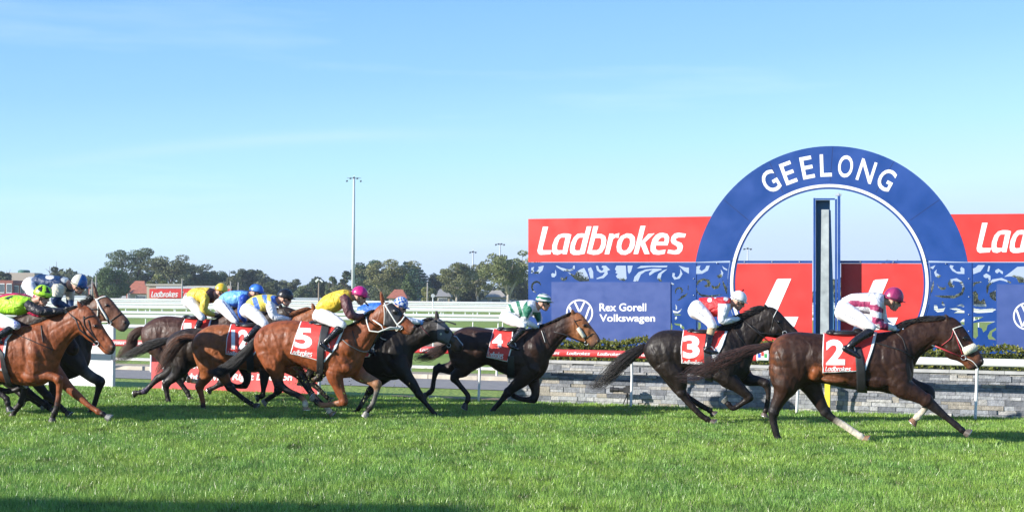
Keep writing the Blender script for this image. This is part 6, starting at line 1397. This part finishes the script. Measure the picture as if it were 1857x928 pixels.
j12 = dict(view=(320,505,6.629), label='jockey in blue and yellow striped silks with white sleeves and black cap',
 torso=[(855,268,900,350,.12),(920,215,960,395,.15),(990,195,1040,410,.17),(1070,188,1110,390,.19),(1150,192,1180,350,.19),(1215,210,1235,315,.13)],
 arm=[(1125,285,60),(1140,370,56),(1175,455,46),(1260,478,38),(1350,482,26)], lata=[.17,.20,.20,.15,.06],
 hips=[(790,360,785,420,.10),(830,295,810,460,.16),(890,290,890,490,.165),(950,330,950,490,.12)],
 leg=[(865,365,84),(940,430,80),(1015,500,66),(1070,560,50)], boot=[(990,590,52),(930,640,44),(885,690,38),(865,720,34)], foot=[(825,725,32),(870,745,26),(900,752,16)],
 cap=((1312,192),100,68,12), cpat=lambda u, v: (.012,.012,.014), pat=pat12, base=(.72,.58,.10), glove=(.6,.7,.85), peakc=(.01,.01,.01))
R12, RF12, H12 = rider(j12, F12)
mb = MB(); mb.tube([hp(H12[0]), S12.hit(1885,172,.02)], .009); mb.build('rein', STRB, O12, True); mb = MB(); mb.tube([hp(H12[1]), S12.hit(1885,172,.02,1)], .009); mb.build('rein', STRB, O12, True)

# ------------------------------------------------------------------ dark horse between 12 and 1
DL = (.026, .016, .011)
hl = dict(view=V12, px=430, Y=26.5, col=DL, label='very dark brown horse half hidden behind number 12, black tail streaming', headcol=DL,
 trunk=[(535,265,540,330,.07),(550,235,560,420,.18),(590,200,610,510,.25),(660,168,690,520,.28),(750,160,780,480,.28),(850,165,860,470,.28),(950,168,950,490,.29),(1050,170,1050,505,.29),(1140,165,1145,505,.26),(1200,165,1210,480,.20),(1240,190,1250,430,.12)],
 neck=[(1130,170,1200,440,.15),(1200,135,1260,360,.13),(1270,90,1330,270,.11),(1340,48,1400,210,.095),(1410,15,1450,185,.088),(1470,-12,1490,150,.086),(1520,-22,1520,130,.085),(1570,-8,1560,120,.078),(1620,15,1600,118,.062),(1655,40,1630,118,.05),(1668,60,1650,108,.035)],
 mus=[(640,350,100,110,0,.13,.15,None)],
 legs=[dict(s=-1,h=1,dark=1,p=[(650,400,115),(635,500,80),(590,565,48),(520,625,34),(520,690,23),(530,745,22),(535,770,20),(540,800,22)]),
       dict(s=1,h=1,dark=1,p=[(620,440,90),(560,520,60),(500,555,38),(440,590,30),(390,640,22),(340,690,24,(.06,.04,.09)),(300,700,20),(245,708,22)]),
       dict(s=-1,h=0,dark=1,p=[(1100,400,100),(1060,500,60),(1010,580,40),(980,620,30),(930,655,20),(900,668,20),(890,672,18),(870,685,20)]),
       dict(s=1,h=0,dark=1,p=[(1150,400,90),(1180,500,55),(1200,580,36),(1180,640,28),(1120,650,20),(1080,640,20),(1060,630,18),(1035,615,20)])],
 ears=[(1480,0,1470,-40)], eye=(1560,30), nostril=(1655,75),
 tail=[(545,258,20),(480,275,34),(400,300,42),(320,335,44),(240,375,38),(150,420,30),(60,460,12)], tailcol=((.012,.011,.012),(.018,.015,.015)), ntail=170,
 crest=[(1200,135),(1270,88),(1340,45),(1410,12),(1465,-10)], mane=(70,15), droop=.1, nmane=90,
 cloth=dict(L=[(880,170),(870,260),(868,350)], R=[(1120,170),(1090,260),(1050,340)], saddle=(1000,160,100)),
 straps=[([(1500,0),(1540,50),(1590,100)],.014,'bridle',STRB),([(1570,100),(1600,70),(1625,30)],.014,'noseband',STRB)], ring=(1595,100))
OL, FL, SLf = horse(hl)
def patl(x, y):
    if in_poly(x, y, [(740,220),(800,180),(860,200),(850,260),(820,300),(820,560),(740,520),(760,380)]): return (.03,.10,.50)
    if y > 300 or x > 850: return (.04,.14,.55)
    if y < 150 and x > 700: return (.05,.13,.5)
    return None
jl = dict(view=(320,505,6.629), label='jockey in sky blue silks with darker blue sleeves and royal blue cap',
 torso=[(530,215,560,280,.12),(590,165,630,320,.15),(660,146,700,345,.17),(740,140,770,335,.19),(820,142,850,280,.18),(880,160,900,235,.12)],
 arm=[(800,235,52),(785,320,46),(775,400,42),(790,460,36),(820,510,26)], lata=[.17,.20,.20,.15,.06],
 hips=[(470,290,470,350,.10),(505,240,500,410,.16),(570,240,570,430,.165),(630,290,630,430,.12)],
 leg=[(540,310,78),(600,380,72),(665,455,58),(720,520,42)], boot=[(700,550,42),(660,610,38),(620,670,34),(600,700,30)], foot=[(570,705,30),(610,730,24),(640,740,15)],
 cap=((965,126),90,58,14), cpat=lambda u, v: (.03,.13,.58) if (int(u*5+.5)%2 or v < .3) else (.08,.25,.7), pat=patl, base=(.16,.42,.72), glove=SK, bpat=lambda x, y: (.05,.09,.25) if abs(y - (270 + (x - 560) * 1.35)) < 12 and x > 560 else None, peakc=(.02,.1,.5))
RL, RFL, HL_ = rider(jl, FL)
mb = MB(); mb.tube([hp(HL_[0]), SLf.hit(1595,100,.02)], .009); mb.build('rein', STRB, OL, True); mb = MB(); mb.tube([hp(HL_[1]), SLf.hit(1595,100,.02,1)], .009); mb.build('rein', STRB, OL, True)

# ------------------------------------------------------------------ number 1, farthest
D0 = (.06, .026, .018)
h1 = dict(view=V12, px=370, Y=27.6, col=D0, label='reddish dark brown horse number 1, farthest from the camera, with long brown tail', headcol=D0,
 trunk=[(325,185,328,240,.07),(338,145,350,320,.18),(385,100,400,390,.25),(450,68,470,420,.28),(530,58,550,400,.28),(620,66,630,390,.28),(710,80,710,400,.28),(800,90,800,410,.29),(890,92,890,415,.26),(960,88,960,390,.20),(1000,110,1010,340,.12)],
 neck=[(890,100,960,350,.15),(960,70,1020,290,.13),(1020,40,1080,220,.11),(1080,5,1130,160,.095),(1130,-22,1160,135,.088),(1180,-38,1190,135,.086),(1230,-28,1220,140,.085),(1280,0,1260,150,.075),(1330,50,1300,170,.06),(1370,90,1330,180,.05),(1385,115,1360,172,.035)],
 mus=[(440,240,90,100,0,.13,.15,None)],
 legs=[dict(s=-1,h=1,dark=1,p=[(440,280,105),(500,400,70),(560,500,45),(610,580,32),(650,640,22),(695,700,21),(705,725,18),(720,765,20)]),
       dict(s=1,h=1,dark=1,p=[(450,300,95),(540,420,60),(620,500,40),(680,560,28),(660,600,20),(640,620,19),(630,600,17),(620,580,18)]),
       dict(s=-1,h=0,dark=1,p=[(860,320,95),(900,430,55),(900,520,38),(860,590,28),(800,612,20,TAN),(750,606,20,SOCK),(735,604,18,TAN),(700,596,20)],hc=(.3,.2,.13)),
       dict(s=1,h=0,dark=1,p=[(900,320,90),(960,430,52),(1000,520,36),(1010,600,26),(960,640,19),(920,660,18),(905,668,16),(880,680,18)])],
 ears=[(1160,-20,1150,-58)], eye=(1230,10), nostril=(1368,120),
 tail=[(335,170,22),(285,185,38),(235,240,48),(225,310,52),(170,350,45),(110,410,28),(50,450,10)], tailcol=((.13,.06,.04),(.07,.03,.02)), ntail=190,
 crest=[(960,68),(1020,38),(1080,2),(1150,-30)], mane=(70,15), droop=.1, nmane=80,
 cloth=dict(L=[(678,82),(655,130),(635,220)], R=[(905,88),(880,160),(820,240)], num=('1',(665,120,730,175)), saddle=(760,76,85)),
 straps=[([(1190,-10),(1230,60),(1270,140)],.014,'bridle',STRB)], ring=(1275,142))
O1, F1, S1 = horse(h1)
def pat1(x, y):
    if in_poly(x, y, [(350,160),(400,110),(500,120),(500,240),(400,310),(395,230)]): return (.06,.025,.025)
    return None
j1 = dict(view=(320,505,6.629), label='jockey in plain yellow silks and yellow cap farthest from the camera',
 torso=[(140,170,180,260,.12),(190,122,230,280,.15),(260,106,290,300,.17),(340,105,370,300,.19),(410,110,440,290,.18),(460,135,480,240,.12)],
 arm=[(350,215,54),(335,300,50),(330,375,44),(380,415,38),(445,435,28)], lata=[.17,.20,.20,.15,.06],
 hips=[(90,250,95,310,.10),(125,195,130,350,.16),(190,200,200,380,.165),(250,260,250,400,.12)],
 leg=[(170,270,78),(220,340,66),(275,420,54),(315,480,40)], boot=[(285,520,42),(262,560,36),(240,610,32),(235,640,28)], foot=[(210,650,28),(245,670,22),(280,680,14)],
 cap=((545,117),78,62,20), cpat=lambda u, v: (.75,.48,.03) if int(u*7+.3)%2 else (.68,.56,.08), pat=pat1, base=(.74,.55,.06), glove=SK, peakc=(.6,.4,.03))
R1, RF1, H1 = rider(j1, F1)
mb = MB(); mb.tube([hp(H1[0]), S1.hit(1275,142,.02)], .009); mb.build('rein', STRB, O1, True); mb = MB(); mb.tube([hp(H1[1]), S1.hit(1275,142,.02,1)], .009); mb.build('rein', STRB, O1, True)

# ------------------------------------------------------------------ bright bay at the left edge (green silks)
VP = (0, 480, 3.0923)
def P1(l): return l
hg = dict(view=(0, 0, 1.0), px=60, Y=22.5, col=BAY, label='bright bay horse at the left edge with black bridle, rear half out of frame', headcol=BAY,
 trunk=[(-120,612,-118,635,.07),(-114,602,-110,665,.18),(-98,594,-92,690,.25),(-70,588,-65,690,.28),(-42,588,-40,684,.28),(-15,590,-15,688,.28),(8,592,8,693,.29),(32,592,32,697,.29),(55,588,55,700,.27),(78,582,80,697,.23),(95,582,98,680,.17),(102,592,107,660,.09)],
 neck=[(62,588,92,678,.15),(82,578,108,655,.14),(102,571,118,634,.12),(120,564,131,617,.10),(136,557,142,608,.092),(150,552,150,608,.086),(162,557,156,614,.088),(173,569,164,619,.085),(183,585,174,625,.074),(194,603,183,634,.062),(204,617,190,641,.056),(209,626,198,643,.045,(.06,.04,.03)),(209,631,204,642,.03,(.05,.04,.04))],
 mus=[(62,640,22,16,60,.17,.10,None),(55,682,20,12,10,.17,.07,None),(-92,640,28,26,0,.13,.155,None),(10,650,36,20,0,.17,.115,None)],
 legs=[dict(s=-1,h=0,dark=5,p=[(60,655,27),(66,683,15),(85,681,9),(106,688,8),(107,712,5.5),(103,738,6),(99,748,5.5,KK),(93,766,6)],hc=(.05,.04,.04)),
       dict(s=1,h=0,dark=6,p=[(80,655,22),(105,680,13),(125,703,9.5),(143,719,7.5),(162,735,5),(178,746,5.2),(186,750,4.6),(200,760,5.5)],hc=(.2,.2,.2)),
       dict(s=-1,h=1,dark=2,p=[(-85,640,30),(-60,680,20),(-38,692,12),(-18,702,8),(2,714,5.5),(12,723,5.5),(14,730,5),(17,745,5.6)],hc=(.02,.02,.02)),
       dict(s=1,h=1,dark=2,p=[(-80,650,26),(-50,690,14),(-25,700,10),(-5,706,7),(15,709,5),(30,706,5),(35,703,4.4),(43,696,5)],hc=(.03,.03,.03))],
 ears=[(148,562,141,549)], eye=(172.5,591), nostril=(204.5,629),
 crest=[(70,586),(85,577),(103,570),(122,562),(142,555)], mane=(30,5), droop=.30, nmane=240,
 cloth=dict(L=[(-55,588),(-62,620),(-66,650)], R=[(34,592),(14,618),(6,672)], saddle=(-20,588,28), girth=([(0,630),(4,665),(14,698)],[(8,640),(14,665),(26,699)])),
 straps=[([(152,573),(154,590),(165,605),(176,616)],.016,'bridle',STRB),([(153,578),(162,574),(172,573)],.016,'browband',STRB),([(160,580),(166,600),(176,617)],.014,'bridle',STRB),([(27,606),(50,614),(75,625),(97,634)],.014,'breastplate',STRB),([(75,590),(76,605),(79,621)],.016,'neck_strap',STRB),([(150,590),(155,605),(180,628)],.012,'throat_strap',STRB)], ring=(176.5,622))
OG, FG, SG = horse(hg)
LM = (.44, .80, .03)
def patg(x, y):
    if in_poly(x, y, [(40,290),(90,265),(130,262),(80,300)]): return (.02,.02,.025)
    if in_poly(x, y, [(215,340),(260,300),(330,330),(700,350),(700,470),(330,450),(250,410)]): return (.018,.016,.022)
    return None
jg = dict(view=(0,485,5.154), label='jockey in lime green silks with black sleeves and lime cap with black triangles',
 torso=[(-90,380,-80,440,.12),(-40,310,-20,440,.15),(30,275,45,440,.17),(110,257,120,445,.18),(180,258,195,445,.19),(250,270,260,410,.18),(300,285,310,370,.12)],
 arm=[(270,350,50),(330,390,46),(400,415,42),(500,412,36),(590,408,28)], lata=[.17,.20,.20,.12,.06],
 hips=[(-130,470,-130,520,.10),(-90,390,-100,540,.16),(-30,400,-30,560,.165),(30,430,30,560,.12)],
 leg=[(-80,470,72),(0,495,68),(80,520,58),(160,545,40)], boot=[(110,570,42),(50,605,38),(-10,640,34),(-30,655,30)], foot=[(-60,665,30),(-20,690,24),(20,705,15)],
 bpat=lambda x, y: (.12,.15,.45) if x > 130 and (x * 7 + y * 3) % 50 < 24 else None,
 cap=((402,228),92,66,12), cpat=lambda u, v: (.02,.02,.02) if (abs((u * 6) % 1 - .5) < .38 * (v * 1.6 - .15) and v < .72 and v > .15) else LM, pat=patg, base=LM, glove=(.25,.25,.25), peakc=(.25,.5,.03))
RG, RFG, HG = rider(jg, FG)
mb = MB(); mb.tube([hp(HG[0]), FG.P(138,580,-.12), FG.P(144,597,-.12), SG.hit(176.5,622,.02)], .012); mb.build('rein', STRB, OG, True); mb = MB(); mb.tube([hp(HG[1]), SG.hit(176.5,622,.02,1)], .009); mb.build('rein', STRB, OG, True)

# ------------------------------------------------------------------ dark horse beyond it (navy silks)
DN = (.035, .024, .020); HN = (.14, .06, .035)
hn = dict(view=(0, 0, 1.0), px=100, Y=24.4, col=DN, label='dark brown horse with white bridle beyond the bright bay at the left edge', headcol=HN,
 trunk=[(-50,606,-48,630,.07),(-42,594,-40,660,.18),(-20,588,-18,682,.25),(10,586,12,680,.28),(40,588,40,680,.28),(70,588,70,684,.29),(98,586,98,688,.28),(122,582,124,688,.25),(142,578,148,678,.20),(152,580,160,662,.13),(156,592,163,645,.08)],
 neck=[(115,585,150,668,.15),(132,572,163,640,.14),(145,562,170,615,.12),(155,553,176,598,.10),(166,545,182,588,.09,(.09,.045,.03)),(178,537,186,584,.088,HN),(189,535,190,585,.088,HN),(200,541,198,588,.085,HN),(211,554,205,592,.074,HN),(221,566,212,597,.06,HN),(231,577,219,601,.055,(.10,.06,.05)),(236,585,226,601,.04,(.08,.07,.07))],
 mus=[(118,640,20,16,60,.16,.10,None)],
 legs=[dict(s=-1,h=0,dark=3,p=[(130,645,25),(150,670,12,DN),(168,684,10,GRY),(181,692,9),(177,712,5.5),(172,730,5.2),(168,740,5),(160,754,6)],hc=(.02,.02,.02)),
       dict(s=1,h=0,dark=2,p=[(110,655,20),(98,685,11),(98,712,9),(94,728,8),(72,727,5),(58,722,5),(50,722,4.6),(38,730,5.5)],hc=(.4,.4,.4)),
       dict(s=-1,h=1,dark=1,p=[(-10,640,28),(15,680,17),(35,698,11),(52,712,8),(70,724,5.5),(84,734,5.4),(88,738,4.8),(97,745,5.6)],hc=(.05,.05,.05)),
       dict(s=1,h=1,dark=1,p=[(-10,645,24),(10,685,13),(25,700,9),(40,714,7),(55,722,5),(68,730,5),(72,733,4.5),(80,740,5)],hc=(.3,.3,.3))],
 ears=[(176,543,170,520)], eye=(193.5,553.5), nostril=(226,584),
 tail=[(-48,612,5),(-60,622,10),(-75,640,12),(-90,655,5)], ntail=50,
 crest=[(135,572),(148,560),(158,551),(170,541)], mane=(14,13), droop=-.2, nmane=110,
 cloth=dict(L=[(5,588),(2,615),(2,650)], R=[(85,590),(76,615),(66,650)], saddle=(48,587,26)),
 straps=[([(175,542),(184,560),(196,580)],.034,'bridle',STRW),([(175,545),(183,540),(192,538)],.030,'browband',STRW),([(177,545),(178,560),(177,573)],.022,'throat_strap',STRW),([(198,583),(210,575),(222,567)],.014,'noseband',STRB),([(185,583),(193,583),(201,584)],.018,'noseband',STRW)], ring=(199.5,584))
ON, FN, SN = horse(hn)
NV = (.010, .038, .115); CRM = (.55, .53, .42)
def patn(x, y):
    if (x-465)**2/40**2 + (y-88)**2/22**2 < 1 or (x-605)**2/35**2 + (y-115)**2/28**2 < 1: return (.7,.7,.66)
    if in_poly(x, y, [(475,190),(500,155),(570,150),(625,190),(600,275),(480,270)]): return CRM
    if in_poly(x, y, [(615,225),(700,225),(700,300),(615,300)]): return CRM
    if x > 560 and y < 230: return (.012,.02,.05)
    return None
jn = dict(view=(0,485,5.154), label='jockey in navy blue silks with cream sleeves and cream and blue quartered cap',
 torso=[(325,90,330,165,.12),(370,60,380,190,.15),(430,65,445,205,.17),(510,75,520,215,.19),(590,85,595,235,.19),(645,105,655,215,.13)],
 arm=[(550,205,62),(535,260,52),(520,315,42),(570,345,38),(640,375,26)], arm2=[(640,190,50),(655,260,42),(655,320,36),(660,350,30),(670,372,24)], lata=[.17,.20,.20,.14,.06],
 hips=[(235,150,232,200,.10),(265,95,255,230,.16),(320,90,320,240,.165),(370,120,370,230,.12)],
 leg=[(285,170,66),(310,240,58),(350,320,48),(390,390,36)], boot=[(370,400,36),(340,470,32),(315,530,28),(305,550,26)], foot=[(280,560,26),(320,580,20),(350,590,13)],
 cap=((745,132),78,72,22), cpat=lambda u, v: (.02,.09,.30) if (u < .19 or u > .81) else (.6,.58,.48), pat=patn, base=NV, glove=(.03,.04,.06), peakc=(.02,.05,.15))
RN, RFN, HN_ = rider(jn, FN)
mb = MB(); mb.tube([hp(HN_[0]), FN.P(176,560,-.12), SN.hit(199.5,584,.02)], .009); mb.build('rein', STRB, ON, True); mb = MB(); mb.tube([hp(HN_[1]), SN.hit(199.5,584,.02,1)], .009); mb.build('rein', STRB, ON, True)
# ------------------------------------------------------------------ red silks seen between the two, horse mostly hidden
hr = dict(hg); hr.update(px=20, Y=23.45, col=(.05,.028,.02), label='dark horse almost wholly hidden between the bright bay and the dark brown horse', headcol=(.05,.03,.02), name='racehorse')
def sh(rows, dx, dy): return [(r[0] + dx, r[1] + dy, r[2] + dx, r[3] + dy) + tuple(r[4:5]) for r in rows]
hr['trunk'] = sh(hg['trunk'], -46, -3); hr['neck'] = sh(hg['neck'], -66, 2); hr['mus'] = []
hr['legs'] = [dict(s=l['s'], h=l['h'], dark=1, p=[(p[0] - 46 - 4 * i, p[1] - 3 - (4 if i > 3 else 0) , p[2]) for i, p in enumerate(l['p'])]) for l in hg['legs'][:2]] + [dict(s=s, h=1, dark=1, p=[(p[0] - 46, p[1] - 6, p[2]) for p in l['p']]) for s, l in ((-1, hg['legs'][2]), (1, hg['legs'][3]))]
hr['ears'] = [(82,564,76,554)]; hr['eye'] = (106,593); hr['nostril'] = (138,631); hr['crest'] = [(4,587),(40,573),(76,558)]; hr['nmane'] = 60; hr['straps'] = []; hr['ring'] = (110,624)
hr['cloth'] = dict(L=[(-101,585),(-108,617),(-112,647)], R=[(-12,589),(-32,615),(-40,669)], saddle=(-66,585,28))
ORr, FR, SR = horse(hr)
jr = dict(jg); jr.update(label='jockey bent low in crimson silks, mostly hidden behind the lime green jockey')
def sj(l, dx, dy): return [(p[0] + dx, p[1] + dy) + tuple(p[2:]) for p in l]
jr['torso'] = [(-90,340,-80,430,.12),(-30,282,-20,430,.15),(40,250,50,430,.17),(120,238,130,430,.18),(190,238,200,420,.19),(245,250,255,390,.17),(290,270,300,350,.12)]
jr['arm'] = sj(jg['arm'], -30, 10); jr['cap'] = ((380,262), 62, 50, 14); jr['cpat'] = plain((.5,.02,.06)); jr['pat'] = lambda x, y: (.25,.02,.04) if abs(x - 185) < 22 and y < 262 else None; jr['base'] = (.58,.03,.10); jr['glove'] = (.1,.1,.1)
jr['leg'] = sj(jg['leg'], -30, -10); jr['boot'] = sj(jg['boot'], -60, -10); jr['foot'] = sj(jg['foot'], -60, -10); jr['bpat'] = lambda x, y: None; jr['peakc'] = (.4,.02,.05)
RR_, RFR, HR_ = rider(jr, FR)

# ------------------------------------------------------------------ flying turf
mb = MB(); r = np.random.default_rng(5); cF = F5
c0 = F5.P(440, 550, .12)
pts = c0 + Vector((0, 0, 0)); n = 900
P_ = np.array(c0) + r.normal(size=(n, 3)) * np.array([.15, .08, .075]) * r.uniform(.3, 1, (n, 1)); g_ = r.random((n, 1))
cl = np.array([.14, .22, .03]) * g_ + np.array([.09, .06, .03]) * (1 - g_)
tag(leafmesh('turf_clod', P_, .022, cl, asp=.3), 'clod of grass and soil kicked up between the hind legs of horse number 5', 'turf clod')
segs = [(330,560,590,800,240), (560,620,800,760,90), (60,700,330,830,60), (800,640,1050,760,40)]
PP = []
for x0, y0, x1, y1, n in segs:
    for i in range(n): PP.append(F5.P(r.uniform(x0, x1), r.uniform(y0, y1), r.uniform(-.3, .5)))
n = len(PP); g_ = r.random((n, 1)); cl = np.array([.30, .40, .08]) * g_ + np.array([.25, .2, .12]) * (1 - g_)
tag(leafmesh('flying_grass', np.array([tuple(p) for p in PP]), .02, cl, asp=.3), 'bits of grass and dirt thrown up by the hooves under the bunch', 'grass bits', kind='stuff')
